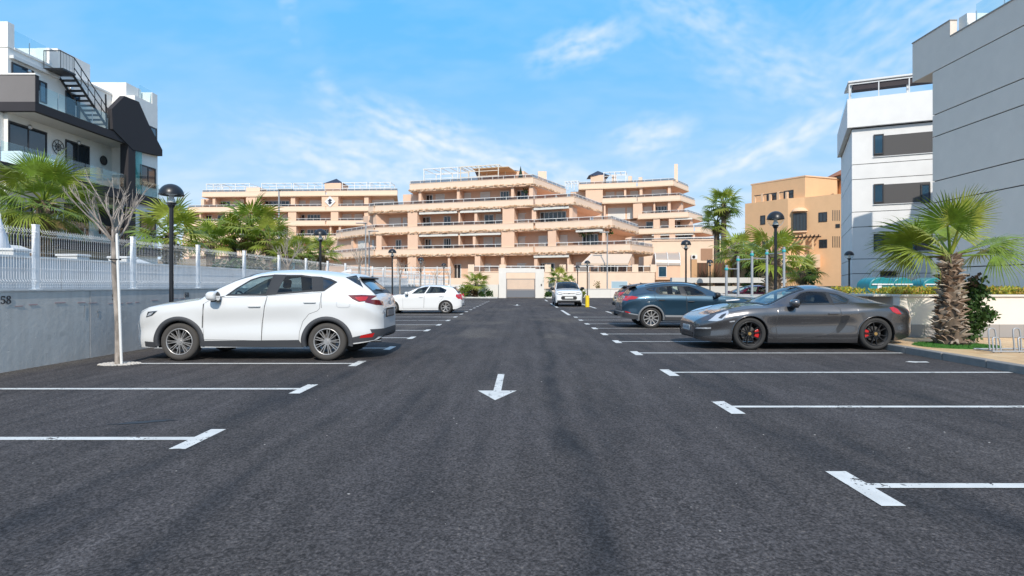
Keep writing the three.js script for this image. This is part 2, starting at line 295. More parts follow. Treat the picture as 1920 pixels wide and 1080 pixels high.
marking('paint_mark', [[6.78, 10.2], [6.92, 10.3], [7.05, 10.24], [7.2, 10.26], [7.16, 10.12], [6.98, 10.14], [6.9, 10.1]], 'small worn white paint patch near the kerb and palm', 'road marking');
// oil stain by the nearest left bay
{ const st = std(0.022, 0.023, 0.026, 0.6); const pts = []; const n = 26; for (let i = 0; i < n; i++) { const t = i / n * 2 * Math.PI, r = 1 + 0.35 * n2(i * 0.9, 4); pts.push([-3.75 + Math.cos(t) * 0.27 * r, 5.72 + Math.sin(t) * 0.055 * r + 0.09 * Math.cos(t)]); }
  const g = poly(pts), m = singleAt('oil_stain', g, st, 'dark oil stain on the asphalt behind the nearest left line', 'stain', null, 'structure'); m.position.y = 0.004; }

{ const R = rng(909), list = []; for (let i = 0; i < 60; i++) { const Z = 2.2 + R() * 9, x = (R() - 0.5) * 9, s = 0.003 + 0.006 * R(), g = new THREE.IcosahedronGeometry(s, 0); g.scale(1.4, 0.4, 1); g.rotateY(R() * 6); g.translate(x, s * 0.3, -Z); list.push(g); }
  const g = thing('loose_grit', 'pale bits of grit scattered over the asphalt', 'grit', [0, 0, 6]); g.userData.kind = 'stuff'; place(g, part(g, 'grit', merge(list), std(0.34, 0.32, 0.30, 0.9))); }
// ---------------------------------------------------------------- kerb and tiled pavement on the right
const M_kerb = conc(0.30, 0.275, 0.25), M_pave = std(0.84, 0.59, 0.35, 0.45, { map: T.tiles, bumpMap: T.stuccoBump, bumpScale: 0.002 });
{
  const k = thing('kerb', 'worn concrete kerb stones along the tiled pavement', 'kerb', [7.74, 0, 9]); k.userData.kind = 'structure';
  const R = rng(8), g = new RoundedBoxGeometry(0.17, 0.2, 0.985, 2, 0.02);
  for (let i = 0; i < 13; i++) { const m = part(k, 'kerb_stone', g, M_kerb); m.position.set(7.735 + (R() - 0.5) * 0.012, 0.032 + (R() - 0.5) * 0.008, -(3.0 + i * 1.0)); m.rotation.y = (R() - 0.5) * 0.012; place(k, m); }
  const p = thing('pavement', 'orange brown tiled pavement below the palm', 'pavement', [9, 0, 9]); p.userData.kind = 'structure';
  const bed = std(0.33, 0.25, 0.17, 0.9), va = [M_pave, std(0.88, 0.64, 0.39, 0.42, { map: T.tiles }), std(0.78, 0.53, 0.30, 0.5, { map: T.tiles })];
  box(p, 'bed', bed, 7.825, 14, -0.02, 0.10, 2.5, 15.45);
  const tg = boxG(0.392, 0.02, 0.392);
  let n = 0; const rest = []; for (let Z = 8.6; Z > 2.6; Z -= 0.4) for (let x = 8.03; x < 14; x += 0.4) rest.push([x, Z - 0.4]); for (let Z = 8.6; Z < 15.3; Z += 0.4) for (let x = 8.03; x < 14; x += 0.4) { if (Z > 13.7 && x > 9) continue; if (n >= 295 || x / Z > 1.0) { rest.push([x, Z]); continue; } n++; const m = part(p, 'paving_tile', tg, va[Math.floor(R() * 3)]); m.position.set(x, 0.111 + (R() - 0.5) * 0.002, -Z); place(p, m); }
  const far = part(p, 'more_paving_tiles', merge(rest.map(([x, Z]) => tg.clone().translate(x, 0.111, -Z))), M_pave); far.userData.kind = 'stuff'; place(p, far);
}
// ---------------------------------------------------------------- plants
const leafM = (r, g, b, tr = 0.3) => phys(r, g, b, 0.6, { map: T.leaf, transmission: tr, thickness: 0, specularIntensity: 0.5 });
const M_frond = [leafM(0.38, 0.48, 0.055, 0.45), leafM(0.28, 0.42, 0.05, 0.45), leafM(0.48, 0.54, 0.085, 0.45)], M_frondDry = leafM(0.30, 0.21, 0.10, 0.2), M_bush = leafM(0.07, 0.15, 0.03), M_bushLight = leafM(0.26, 0.34, 0.045), M_hedge = leafM(0.26, 0.22, 0.03);
const M_trunk = std(0.22, 0.16, 0.11, 0.95, { map: T.bark }), M_boots = [std(0.46, 0.32, 0.22, 0.9, { map: T.bark }), std(0.62, 0.50, 0.38, 0.9, { map: T.bark }), std(0.33, 0.21, 0.135, 0.9, { map: T.bark }), std(0.70, 0.60, 0.47, 0.9, { map: T.bark })], M_twig = std(0.58, 0.50, 0.43, 0.9, { map: T.bark });
// a fan leaf: stalk along +x, then a pleated fan whose tips hang
function fanLeaf({ stalk = 0.7, R = 0.75, spread = 2.25, n = 44, droop = 0.35, split = 0.5, seed = 1, fold = 0.16 }) {
  const r = rng(seed), P = [], I = [], uv = []; const put = (x, y, z) => { P.push(x, y, z); uv.push(x * 2, z * 2); return P.length / 3 - 1; };
  const sr = 0.018; // stalk
  for (let i = 0; i <= 5; i++) { const t = i / 5, x = stalk * t, y = -0.10 * stalk * t * t; for (let k = 0; k < 5; k++) { const a = k / 5 * 2 * Math.PI; put(x, y + Math.sin(a) * sr * (1.5 - t), Math.cos(a) * sr * (2.1 - t)); } if (i) for (let k = 0; k < 5; k++) { const a = (i - 1) * 5 + k, b = (i - 1) * 5 + (k + 1) % 5; I.push(a, b, a + 5, b, b + 5, a + 5); } }
  const y0 = -0.10 * stalk, da = 2 * spread / n;
  for (let i = 0; i < n; i++) {
    const a = -spread + (i + 0.5) * da + (r() - 0.5) * da * 0.25, len = R * (0.72 + 0.28 * Math.cos(a * 0.62)) * (0.9 + 0.2 * r()), hang = droop * (0.6 + 0.8 * r()), tw = (r() - 0.5) * 0.25;
    const at = (q, off, up) => { const rr = len * q, aa = a + off, bend = q > split ? (q - split) / (1 - split) : 0; const cup = 0.22 * R * q * Math.abs(Math.sin(a * 0.5)); return put(stalk + rr * Math.cos(aa), y0 + up - hang * len * (0.25 * q * q + 0.55 * bend * bend) - cup * 0.4 + tw * rr * (off), rr * Math.sin(aa) * (1 - 0.12 * bend * hang)); };
    const c0 = at(0.02, 0, 0), qs = [0.3, split, 0.78]; let prev = null;
    for (const q of qs) { const wA = (q <= split ? da * 0.52 : da * 0.34 * (1 - (q - split)) * split / q), L = at(q, -wA, 0), C = at(q, 0, fold * da * len * q * 0.6), Rr = at(q, wA, 0); if (!prev) I.push(c0, L, C, c0, C, Rr); else I.push(prev[0], L, C, prev[0], C, prev[1], prev[1], C, Rr, prev[1], Rr, prev[2]); prev = [L, C, Rr]; }
    const tip = at(1, tw * 0.12, 0); I.push(prev[0], tip, prev[1], prev[1], tip, prev[2]);
  }
  return meshG(P, I, uv);
}
const FAN = [fanLeaf({ seed: 1 }), fanLeaf({ seed: 2, droop: 0.55, split: 0.42 }), fanLeaf({ seed: 3, droop: 0.2, spread: 2.0 }), fanLeaf({ seed: 4, droop: 0.8, split: 0.4 })];
const FAN_FAR = [fanLeaf({ seed: 5, n: 20 }), fanLeaf({ seed: 6, n: 20, droop: 0.6, split: 0.4 }), fanLeaf({ seed: 7, n: 18, droop: 0.35 })];
const bootG = [0, 1, 2].map((k) => { const r = rng(50 + k); const s = new THREE.Shape(); s.moveTo(-0.055, 0); s.lineTo(0.055, 0); s.lineTo(0.04 + r() * 0.02, 0.07); s.lineTo(0.02, 0.13 + r() * 0.03); s.lineTo(-0.012 - r() * 0.02, 0.10 + r() * 0.05); s.lineTo(-0.045, 0.06); const g = new THREE.ExtrudeGeometry(s, { depth: 0.02, bevelEnabled: false }); const p = g.attributes.position; for (let i = 0; i < p.count; i++) { const y = p.getY(i); p.setZ(i, p.getZ(i) + y * y * 5.5 - Math.abs(p.getX(i)) * 0.35); } g.computeVertexNormals(); return g; });
function palm(name, label, group, [X, y, Z], { h = 2, r0 = 0.35, r1 = 0.16, crown = 1, leaves = 18, boots = 60, bootS = 1, far = true, seed = 1, list = null, skirt = 4, lean = 0, tone = 0 }) {
  const g = thing(name, label, 'palm tree', [X, y, Z], group), R = rng(seed * 97 + 5);
  const prof = (t) => lerp(r0, r1, Math.pow(clamp(t), 0.85)) * (1 + 0.04 * Math.sin(t * 40));
  const tg = new THREE.CylinderGeometry(1, 1, h, 18, Math.max(6, Math.round(h * 5)), false), p = tg.attributes.position; for (let i = 0; i < p.count; i++) { const t = p.getY(i) / h + 0.5, k = prof(t) * (1 + 0.08 * n3(p.getX(i) * 2, t * h * 3, p.getZ(i) * 2 + seed)); p.setXYZ(i, p.getX(i) * k + lean * t * t, t * h, p.getZ(i) * k); } tg.computeVertexNormals();
  part(g, 'trunk', tg, M_trunk);
  for (let i = 0; i < boots; i++) { const t = Math.pow((i + 0.5) / boots, 0.92) * 0.985, a = i * 2.39996 + (R() - 0.5) * 0.5, k = prof(t), m = part(g, 'leaf_base', bootG[i % 3], M_boots[Math.floor(R() * R() * 4 + R() * 0.9) % 4]); m.position.set(Math.cos(a) * k * 0.98 + lean * t * t, t * h - 0.03, Math.sin(a) * k * 0.98); m.rotation.set(0, Math.PI / 2 - a + (R() - 0.5) * 1.1, 0); m.rotateX(0.05 + R() * R() * 1.3); m.rotateZ((R() - 0.5) * 1.5); m.scale.set(bootS * (0.6 + 0.9 * R()), bootS * (0.45 + 0.9 * R()), bootS * (0.8 + 0.5 * R())); }
  const fans = far ? FAN_FAR : FAN;
  const add = (yaw, el, s, v, mat, roll = 0) => { const m = part(g, 'leaf', fans[v % fans.length], mat); m.position.set(Math.cos(yaw) * r1 * 0.3 + lean, h - 0.06 + 0.1 * Math.max(0, Math.sin(el)), -Math.sin(yaw) * r1 * 0.3); m.rotation.order = 'YZX'; m.rotation.set(roll, yaw, el); m.scale.setScalar(s); };
  if (list) for (const [yaw, el, s, v, roll] of list) add(yaw, el, s, v, M_frond[Math.floor(R() * 3)], roll);
  else for (let i = 0; i < leaves; i++) { const t = i / leaves, yaw = i * 2.39996 + R() * 0.4, el = lerp(1.35, -0.55, Math.pow(t, 0.8)) + (R() - 0.5) * 0.25; add(yaw, el, crown * (0.85 + 0.3 * R()), i, M_frond[(Math.floor(R() * 3) + tone) % 3], (R() - 0.5) * 0.6); }
  for (let i = 0; i < skirt; i++) add(i * 2.4 + 1, -1.0 - 0.3 * R(), crown * 0.75, i, M_frondDry, (R() - 0.5));
  return g;
}
// many small leaves through a ball: for bushes
function leafBall(n, r, size, seed, flat = 1) {
  const R = rng(seed * 13 + 7), P = [], I = [], uv = []; const lobes = Array.from({ length: 7 }, () => [(R() - 0.5) * r * 1.2, (R() - 0.3) * r * 1.1 * flat, (R() - 0.5) * r * 1.2, r * (0.35 + 0.35 * R())]);
  for (let i = 0; i < n; i++) { const L = lobes[i % 7], u = R() * 2 - 1, a = R() * 2 * Math.PI, q = Math.cbrt(0.25 + 0.75 * R()) * L[3], s = Math.sqrt(1 - u * u); const c = V(L[0] + q * s * Math.cos(a), L[1] + q * u * flat + r * 0.5 * flat, L[2] + q * s * Math.sin(a)); const d = V(R() - 0.5, R() - 0.3, R() - 0.5).normalize(), e = V(R() - 0.5, R() - 0.5, R() - 0.5).cross(d).normalize(), l = size * (0.6 + 0.8 * R()), w = l * 0.42, k = P.length / 3;
    const m = c.clone().addScaledVector(d, l * 0.5), tip = c.clone().addScaledVector(d, l); tip.y -= l * 0.15; for (const v of [c, m.clone().addScaledVector(e, w), tip, m.clone().addScaledVector(e, -w)]) { P.push(v.x, v.y, v.z); uv.push(v.x, v.y); } I.push(k, k + 1, k + 2, k, k + 2, k + 3); }
  return meshG(P, I, uv);
}
// bare tree: limbs that fork and taper
function bareTree(name, label, group, [X, y, Z], { h = 2.2, r = 0.05, lean = [0, 0], seed = 1, forks = 5, reach = 1, depth = 4, round = 7, stake = false, top = 1.2 }) {
  const g = thing(name, label, 'tree', [X, y, Z], group), R = rng(seed * 331 + 1), tip = V(lean[0], h, lean[1]);
  part(g, 'trunk', (() => { const pts = [V(0, -0.05, 0), V(lean[0] * 0.3 + 0.012, h * 0.33, lean[1] * 0.3), V(lean[0] * 0.65 - 0.01, h * 0.66, lean[1] * 0.7), tip]; const q = new THREE.TubeGeometry(new THREE.CatmullRomCurve3(pts), 14, r, 9, false), p = q.attributes.position; for (let i = 0; i < p.count; i++) { const t = clamp(p.getY(i) / h), k = (1.25 - 0.35 * t) * (1 + 0.05 * n3(t * 20, i % 9, seed)); p.setX(i, lerp(lean[0] * t, p.getX(i), k)); p.setZ(i, lerp(lean[1] * t, p.getZ(i), k)); } q.computeVertexNormals(); return q; })(), M_twig);
  const grow = (list, p, d, l, rad, lev) => {
    const mid = p.clone().addScaledVector(d, l * 0.5).add(V((R() - 0.5) * 0.12 * l, (R() - 0.2) * 0.1 * l, (R() - 0.5) * 0.12 * l)), e = p.clone().addScaledVector(d, l).add(V(0, 0.08 * l, 0)); list.push(rodG(p, mid, rad, rad * 0.84, lev > 1 ? round : 5), rodG(mid, e, rad * 0.84, rad * 0.66, lev > 1 ? round : 5));
    if (lev <= 0) return; const n = lev > 2 ? 3 : 2; for (let i = 0; i < n; i++) { const nd = d.clone().add(V((R() - 0.5) * 1.1, (R() - 0.2) * 0.7, (R() - 0.5) * 1.1)).normalize(); grow(list, i ? mid.clone().lerp(e, 0.3 + 0.7 * R()) : e, nd, l * (0.6 + 0.25 * R()), rad * (i ? 0.55 : 0.66), lev - 1); }
  };
  for (let i = 0; i < forks; i++) { const a = i / forks * 2 * Math.PI + R() * 0.6, d = V(Math.cos(a) * 0.62 * reach, 0.85 + 0.4 * R(), Math.sin(a) * 0.62 * reach).normalize(), list = []; grow(list, tip.clone().add(V(0, -0.12 * R() - 0.02, 0)), d, top * (0.36 + 0.12 * R()), r * (stake ? 0.5 : 0.4), depth); part(g, 'branch', merge(list), M_twig); }
  if (stake) { const q = part(g, 'stake', rodG(V(0.09, 0, 0.05), V(lean[0] + 0.1, h + 0.05, lean[1] + 0.06), 0.022, 0.022, 8), std(0.72, 0.71, 0.68, 0.6)); q.name = 'stake'; part(g, 'tie', new THREE.TorusGeometry(0.075, 0.012, 6, 16).rotateX(Math.PI / 2), M.blackMatt).position.set(lean[0] * 0.8 + 0.04, h * 0.82, lean[1] * 0.8 + 0.03); }
  return g;
}
// ---------------------------------------------------------------- modern white flats with charcoal balconies, left
function glassRail(parent, F, s0, s1, y, h, o = 0, step = 1.4) {
  const n = Math.max(1, Math.round(Math.abs(s1 - s0) / step)), w = (s1 - s0) / n;
  for (let i = 0; i < n; i++) F.box(parent, 'glass_panel', M.railGlass, s0 + i * w + 0.03, s0 + (i + 1) * w - 0.03, y + 0.04, y + h, o - 0.008, o + 0.008);
  for (let i = 0; i <= n; i++) F.box(parent, 'rail_post', M.steel, s0 + i * w - 0.018, s0 + i * w + 0.018, y, y + h * 0.72, o - 0.045, o - 0.012);
}
function extrude(F, pts, o0, o1) {                             // [[s, y], ...] on a facade, given depth
  const g = new THREE.ExtrudeGeometry(new THREE.Shape(pts.map((p) => new THREE.Vector2(p[0], p[1]))), { depth: o1 - o0, bevelEnabled: false }), p = g.attributes.position;
  for (let i = 0; i < p.count; i++) { const v = F.pt(p.getX(i), p.getY(i), o0 + p.getZ(i)); p.setXYZ(i, v.x, v.y, v.z); }
  g.computeVertexNormals(); return g;
}
{
  const b = thing('white_flats', 'modern white block of flats with charcoal balconies and a black outside stair', 'building', [-30, 0, 36]);
  const W = wall(0.88, 0.85, 0.80), G = wall(0.19, 0.175, 0.17), FB = new Facade([-25.7, 20], [-25.7, 50]), FW = new Facade([-27.5, 20], [-27.5, 50]);
  const s = (Z) => Z - 20;
  prism(b, 'wall', W, [[-27.5, 30.8], [-27.5, 38.6], [-25.95, 38.6], [-25.95, 41], [-46, 41], [-46, 30.8]], 0, 14.1);
  prism(b, 'wall', W, [[-27.7, 24], [-27.7, 30.8], [-46, 30.8], [-46, 24]], 0, 10.57);
  box(b, 'roof_parapet', W, -46, -27.46, 14.1, 15.45, 30.75, 31.15);
  FW.box(b, 'coping', W, s(31.15), s(38.6), 14.1, 14.22, -0.3, 0.06);
  glassRail(b, FW, s(31.2), s(33.4), 14.22, 1.0, -0.1);
  box(b, 'roof_pier', W, -28.2, -27.45, 14.1, 15.15, 33.45, 34.1);
  box(b, 'roof_stair_house', W, -32, -27.9, 14.1, 15.6, 34.6, 37.2); box(b, 'roof_stair_house', W, -31, -26.6, 14.1, 15.0, 38.7, 40.2); box(b, 'roof_pier', W, -27.2, -25.95, 14.1, 14.9, 40.4, 40.98);
  glassRail(b, FB, s(39.1), s(40.4), 14.1, 0.9, -0.3);
  // awning box below the roof
  FW.box(b, 'awning_box', M.white, s(30.9), s(34.0), 13.55, 13.72, 0.0, 0.22);
  // balcony slabs: charcoal edge, pale underside
  for (const [y0, y1, Z0, Z1] of [[10.57, 11.05, 30.4, 41.0], [6.9, 7.5, 28.4, 41.0], [3.4, 4.0, 28.4, 41.0]]) {
    const q = box(b, 'balcony_slab', M.soffit, -27.5, -25.95, y0 + 0.02, y1 - 0.02, Z0 + 0.25, Z1 - 0.02);
    FB.box(b, 'balcony_edge', M.charcoal, s(Z0), s(Z1), y0, y1, -0.25, 0); box(b, 'balcony_edge', M.charcoal, -46, -25.95, y0, y1, Z0, Z0 + 0.25);
  }
  box(b, 'balcony_screen', G, -46, -25.72, 11.05, 12.48, 30.41, 30.64); FB.box(b, 'screen_edge', M.charcoal, s(30.42), s(30.63), 11.052, 12.47, -0.02, 0.01);
  box(b, 'screen_coping', W, -46, -25.66, 12.48, 12.55, 30.36, 30.68);
  glassRail(b, FB, s(30.8), s(37.2), 11.05, 1.0, -0.12); glassRail(b, FB, s(28.5), s(38.2), 7.5, 1.05, -0.12); glassRail(b, FB, s(28.5), s(38.2), 4.0, 1.05, -0.12);
  for (const y of [7.5, 4.0]) { const FE = new Facade([-40, 28.5], [-26, 28.5]); glassRail(b, FE, 6, 14.1, y, 1.05, -0.06); }
  // black gable panel over the stair foot
  const gp = [[210, 242], [208, 204], [232, 180], [259, 191], [277, 232], [303, 281], [303, 293], [248, 281]].map(([x, y]) => [FB.s(x), FB.y(x, y)]);
  place(b, part(b, 'gable_panel', extrude(FB, gp, -0.25, 0.06), M.charcoal));
  FB.box(b, 'column', M.charcoal, s(37.55), s(38.25), 0, 10.6, -0.5, 0.03); FB.box(b, 'glass_screen', glassM(0.45, 0.75, 0.75), s(38.3), s(39.0), 7.5, 10.5, -0.06, -0.04);
  // openings
  const win = { frame: M.frameDark, pane: M.paneBlue, fr: 0.08 };
  FW.window(b, 73, 153, 87, 193, { ...win, off: 0.0 }); FW.window(b, 122, 175, 149, 217, { ...win, bars: 0 }); FW.win(b, s(31), s(32.4), 12.0, 13.4, { ...win });
  FW.window(b, 15, 237, 87, 303, { ...win, pane: M.paneDark, bars: 1 }); FW.window(b, 122, 268, 167, 328, { ...win, pane: M.paneDark, bars: 1 });
  FW.window(b, 14, 380, 60, 440, { ...win, pane: M.paneDark, bars: 1 }); FW.window(b, 120, 385, 165, 440, { ...win, pane: M.paneDark, bars: 1 }); FW.window(b, 185, 390, 215, 440, { ...win, pane: M.paneDark }); FW.win(b, s(30.9), s(33), 0.4, 3.0, { ...win, bars: 1 }); FW.win(b, s(34.5), s(37), 0.4, 3.0, { ...win, bars: 1 });
  for (const [px, py, r] of [[193, 301, 0.28], [218, 307, 0.27]]) { const w = part(b, 'round_window', new THREE.CylinderGeometry(r, r, 0.06, 28).rotateZ(Math.PI / 2), M.paneDark); w.position.copy(FW.pt(FW.s(px), FW.y(px, py), 0.03)); place(b, w); part(w, 'window_ring', new THREE.TorusGeometry(r, 0.035, 8, 28).rotateY(Math.PI / 2).translate(0.03, 0, 0), M.frameDark); }
  for (const [px, py] of [[54, 134], [133, 167], [55, 238], [147, 268]]) { const w = part(b, 'wall_lamp', new THREE.SphereGeometry(0.14, 16, 10).scale(0.5, 1, 1), M.steel); w.position.copy(FW.pt(FW.s(px), FW.y(px, py), 0.05)); place(b, w); }
  { const w = new THREE.Group(); w.name = 'wall_ornament'; b.add(w); w.position.copy(FW.pt(FW.s(108), FW.y(108, 276), 0.05)); place(b, w); for (const r of [0.42, 0.2]) part(w, 'ring', new THREE.TorusGeometry(r, 0.02, 6, 28).rotateY(Math.PI / 2), M.black); for (let i = 0; i < 8; i++) part(w, 'spoke', rodG(V(0, 0, 0), V(0, 0.42 * Math.cos(i * Math.PI / 4), 0.42 * Math.sin(i * Math.PI / 4)), 0.014), M.black); }
  const FE = new Facade([-25.95, 30], [-25.95, 45]); FE.window(b, 277, 238, 293, 272, { ...win, off: 0.01 }); FE.window(b, 262, 312, 291, 350, { ...win, pane: M.paneDark, off: 0.01, bars: 1 }); FE.window(b, 262, 398, 291, 440, { ...win, pane: M.paneDark, off: 0.01, bars: 1 });
  FE.box(b, 'sill', W, FE.s(276), FE.s(294), FE.y(285, 276), FE.y(285, 272.5), 0.01, 0.1); glassRail(b, FB, s(39.2), s(40.95), 7.5, 1.0, -0.1);
  // covered table on the balcony is a thing of its own
  const t = thing('covered_table', 'table under a white cover on the charcoal balcony', 'table', [-26.6, 7.5, 31.2]);
  const cv = new RoundedBoxGeometry(1.1, 0.85, 2.6, 6, 0.18), cp = cv.attributes.position; for (let i = 0; i < cp.count; i++) { const x = cp.getX(i), y = cp.getY(i), z = cp.getZ(i), k = 1 + 0.12 * sstep(0.2, -0.4, y) + 0.05 * n3(x * 3, y * 2, z * 3); cp.setXYZ(i, x * k, y, z * k); } cv.computeVertexNormals();
  part(t, 'cover', cv, std(0.68, 0.70, 0.72, 0.8)).position.y = 0.45; for (const dx of [-0.4, 0.4]) for (const dz of [-1, 1]) part(t, 'leg', boxG(0.05, 0.1, 0.05), M.steel).position.set(dx, 0.05, dz);
  // outside stair
  const st = thing('outside_stair', 'black steel outside stair on the white flats', 'stair', [-26.9, 11.05, 36]);
  const n = 13, zA = 34.0, zB = 37.3, yA = 13.75, yB = 11.2;
  for (let i = 0; i < n; i++) { const t = i / (n - 1), m = part(st, 'step', boxG(0.85, 0.045, 0.3), M.black); m.position.set(-26.95, lerp(yA, yB, t), -lerp(zA, zB, t)); place(st, m); }
  for (const x of [-27.4, -26.5]) { const m = part(st, 'stringer', rodG(V(x, yA, -zA), V(x, yB - 0.15, -zB), 0.07, 0.07, 6), M.black); place(st, m); }
  box(st, 'landing', M.black, -27.45, -26.3, 13.72, 13.82, 33.0, 33.95);
  for (const [a, c] of [[V(-26.45, 14.8, -33.0), V(-26.45, 14.8, -34.0)], [V(-26.45, 14.8, -34.0), V(-26.45, 12.2, -37.3)], [V(-27.4, 14.8, -33.0), V(-26.45, 14.8, -33.0)], [V(-26.45, 14.2, -34.0), V(-26.45, 11.7, -37.3)]]) place(st, part(st, 'handrail', rodG(a, c, 0.03, 0.03, 6), M.black));
  for (let i = 0; i <= 6; i++) { const t = i / 6, z = lerp(34, 37.3, t), y = lerp(13.75, 11.2, t); place(st, part(st, 'baluster', rodG(V(-26.45, y, -z), V(-26.45, y + 1.05, -z), 0.02, 0.02, 6), M.black)); }
  for (const x of [-27.4, -26.45]) place(st, part(st, 'baluster', rodG(V(x, 13.8, -33.0), V(x, 14.8, -33.0), 0.02, 0.02, 6), M.black)); for (let i = 1; i < 9; i++) place(st, part(st, 'baluster', rodG(V(-26.45, 13.8, -33 - i * 0.11), V(-26.45, 14.8, -33 - i * 0.11), 0.01, 0.01, 5), M.black));
  place(st, part(st, 'post', rodG(V(-26.9, 11.05, -37.3), V(-26.9, 13.7, -33.8 - 3.4), 0.05, 0.05, 8), M.black));
}
// ---------------------------------------------------------------- pale block at the right edge
{
  const b = thing('grey_block', 'tall pale grey block with dark joints at the right edge', 'building', [25, 0, 18]), P = wall(0.80, 0.70, 0.605), core = std(0.03, 0.03, 0.03, 0.9), x0 = 18.5;
  box(b, 'core', core, x0 + 0.06, 33.9, 0, 10.94, 8.06, 25.9);
  const ys = [0, 2.13, 5.06, 6.02, 8.02, 9.0, 10.95]; for (let i = 0; i + 1 < ys.length; i++) box(b, 'wall_panel', P, x0, 34, ys[i] + 0.022, ys[i + 1] - 0.022, 8, 25.96);
  box(b, 'wall_panel', P, x0, 34, 10.972, 12.1, 8, 24.9); box(b, 'wall_panel', P, x0, 34, 10.972, 11.75, 24.9, 27.3); box(b, 'roof_parapet', P, x0, x0 + 0.3, 11.75, 12.8, 24.9, 27.3);
  box(b, 'coping', wall(0.34, 0.32, 0.30), x0 - 0.03, x0 + 0.3, 12.1, 12.15, 8, 24.88); box(b, 'coping', wall(0.34, 0.32, 0.30), x0 - 0.03, x0 + 0.3, 12.8, 12.85, 24.88, 27.32);
  box(b, 'roof_wall', wall(0.8, 0.78, 0.72), x0 + 0.35, 24, 12.15, 12.9, 24.4, 24.86); box(b, 'roof_wall', wall(0.8, 0.78, 0.74), 24.7, 33.5, 11.75, 12.9, 25.0, 27.28); box(b, 'roof_pier', P, 21.95, 22.85, 11.75, 12.85, 26.4, 27.28); box(b, 'roof_stair_house', P, 25.5, 33, 12.1, 15.2, 17, 23.4);
  const FR = new Facade([x0 + 0.4, 8], [x0 + 0.4, 25]); glassRail(b, FR, 2, 16, 12.12, 0.95, 0);
}
// ---------------------------------------------------------------- white flats behind it
{
  const A = [20.9, 36.5], dl = Math.hypot(3.9, -1.7), d = [3.9 / dl, -1.7 / dl], nb = [0.473 / 1.106, 1 / 1.106];
  const b = thing('white_corner_flats', 'white corner block of flats with grey window bands and dark joints', 'building', [26, 0, 40]);
  const plan = (e, len = 11) => { const a = [A[0] - e * d[0] - e * nb[0], A[1] - e * d[1] - e * nb[1]]; return [a, [a[0] + (len + e) * d[0], a[1] + (len + e) * d[1]], [a[0] + (len + e) * d[0] + 9.5 * nb[0], a[1] + (len + e) * d[1] + 9.5 * nb[1]], [a[0] + 9.45 * nb[0], a[1] + 9.45 * nb[1]]]; };
  const W = wall(0.84, 0.82, 0.79), core = std(0.03, 0.03, 0.03, 0.9); prism(b, 'core', core, plan(-0.05, 10.8), 0, 11.2);
  const ys = [0, 2.1, 3.02, 5.04, 5.99, 8.05, 8.99, 11.24]; for (let i = 0; i + 1 < ys.length; i++) prism(b, 'wall_panel', W, plan(0), ys[i] + 0.02, ys[i + 1] - 0.02);
  const F = new Facade(A, [A[0] + 10 * d[0], A[1] + 10 * d[1]]), SF = new Facade(A, [A[0] + 9 * nb[0], A[1] + 9 * nb[1]]);
  prism(b, 'roof_band', W, plan(0.28), 11.3, 13.1); prism(b, 'roof_gap', core, plan(0.0), 11.22, 11.31);
  const band = std(0.085, 0.08, 0.078, 0.8);
  for (const [px0, py0, px1, py1, wins] of [[1638, 251, 1752, 290, [[1638, 1657]]], [1638, 344, 1744, 381, [[1638, 1657], [1726, 1744]]], [1638, 438, 1752, 471, [[1638, 1657], [1700, 1718]]]]) {
    F.rect(b, 'window_band', band, px0, py0, px1, py1, 0.0, 0.03); F.rect(b, 'sill', M.white, px0 - 1, py1, px1, py1 + 1.2, 0, 0.07);
    for (const [a, c] of wins) F.window(b, a, py0 + 1, c, py1 - 0.5, { off: 0.031, frame: M.frameDark, pane: M.paneBlue, fr: 0.07 });
  }
  // entrance below
  F.rect(b, 'porch_frame', W, 1633, 505, 1682, 508, 0, 0.5); F.window(b, 1648, 510, 1680, 548, { name: 'entrance_door', frame: M.frameDark, pane: M.paneDark, bars: 1, off: 0 }); F.rect(b, 'porch_pier', W, 1633, 508, 1648, 556, 0, 0.45); F.window(b, 1711, 524, 1730, 552, { frame: M.frameDark, pane: M.paneDark });
  F.rect(b, 'door_blind', std(0.3, 0.3, 0.31, 0.7), 1649, 517, 1679, 524, 0.06, 0.09);
  { const c = document.createElement('canvas'); c.width = 128; c.height = 96; const k = c.getContext('2d'); k.fillStyle = '#d9dde4'; k.fillRect(0, 0, 128, 96); k.strokeStyle = '#3d69b8'; k.lineWidth = 7; for (const [x0, y0, x1, y1] of [[12, 70, 40, 26], [30, 72, 78, 20], [50, 76, 108, 30], [70, 80, 118, 52], [20, 48, 110, 44]]) { k.beginPath(); k.moveTo(x0, y0); k.lineTo(x1, y1); k.stroke(); } const t = new THREE.CanvasTexture(c); t.colorSpace = THREE.SRGBColorSpace; F.rect(b, 'wall_sign', std(1, 1, 1, 0.6, { map: t }), 1686, 508, 1700, 518, 0, 0.02); }
  // roof terrace: rail and dark pergola blind
  glassRail(b, SF, 0.3, 8.6, 13.1, 0.95, 0.1, 2); for (const [F2, l] of [[F, 9]]) { F2.box(b, 'roof_rail', M.white, -0.2, l, 14.0, 14.06, 0.16, 0.22); for (let i = 0; i < 6; i++) F2.box(b, 'roof_rail_post', M.white, i * 1.6 - 0.2, i * 1.6 - 0.14, 13.1, 14.0, 0.17, 0.21); }
  F.box(b, 'pergola_beam', M.white, -0.2, 6.5, 14.25, 14.36, -2.4, -0.1); F.box(b, 'rolled_awning', std(0.03, 0.022, 0.028, 0.7), 0.1, 6.4, 13.8, 14.2, -0.9, -0.3); for (const q of [-0.1, 3, 6]) F.box(b, 'pergola_post', M.white, q, q + 0.1, 13.1, 14.25, -0.5, -0.4);
}
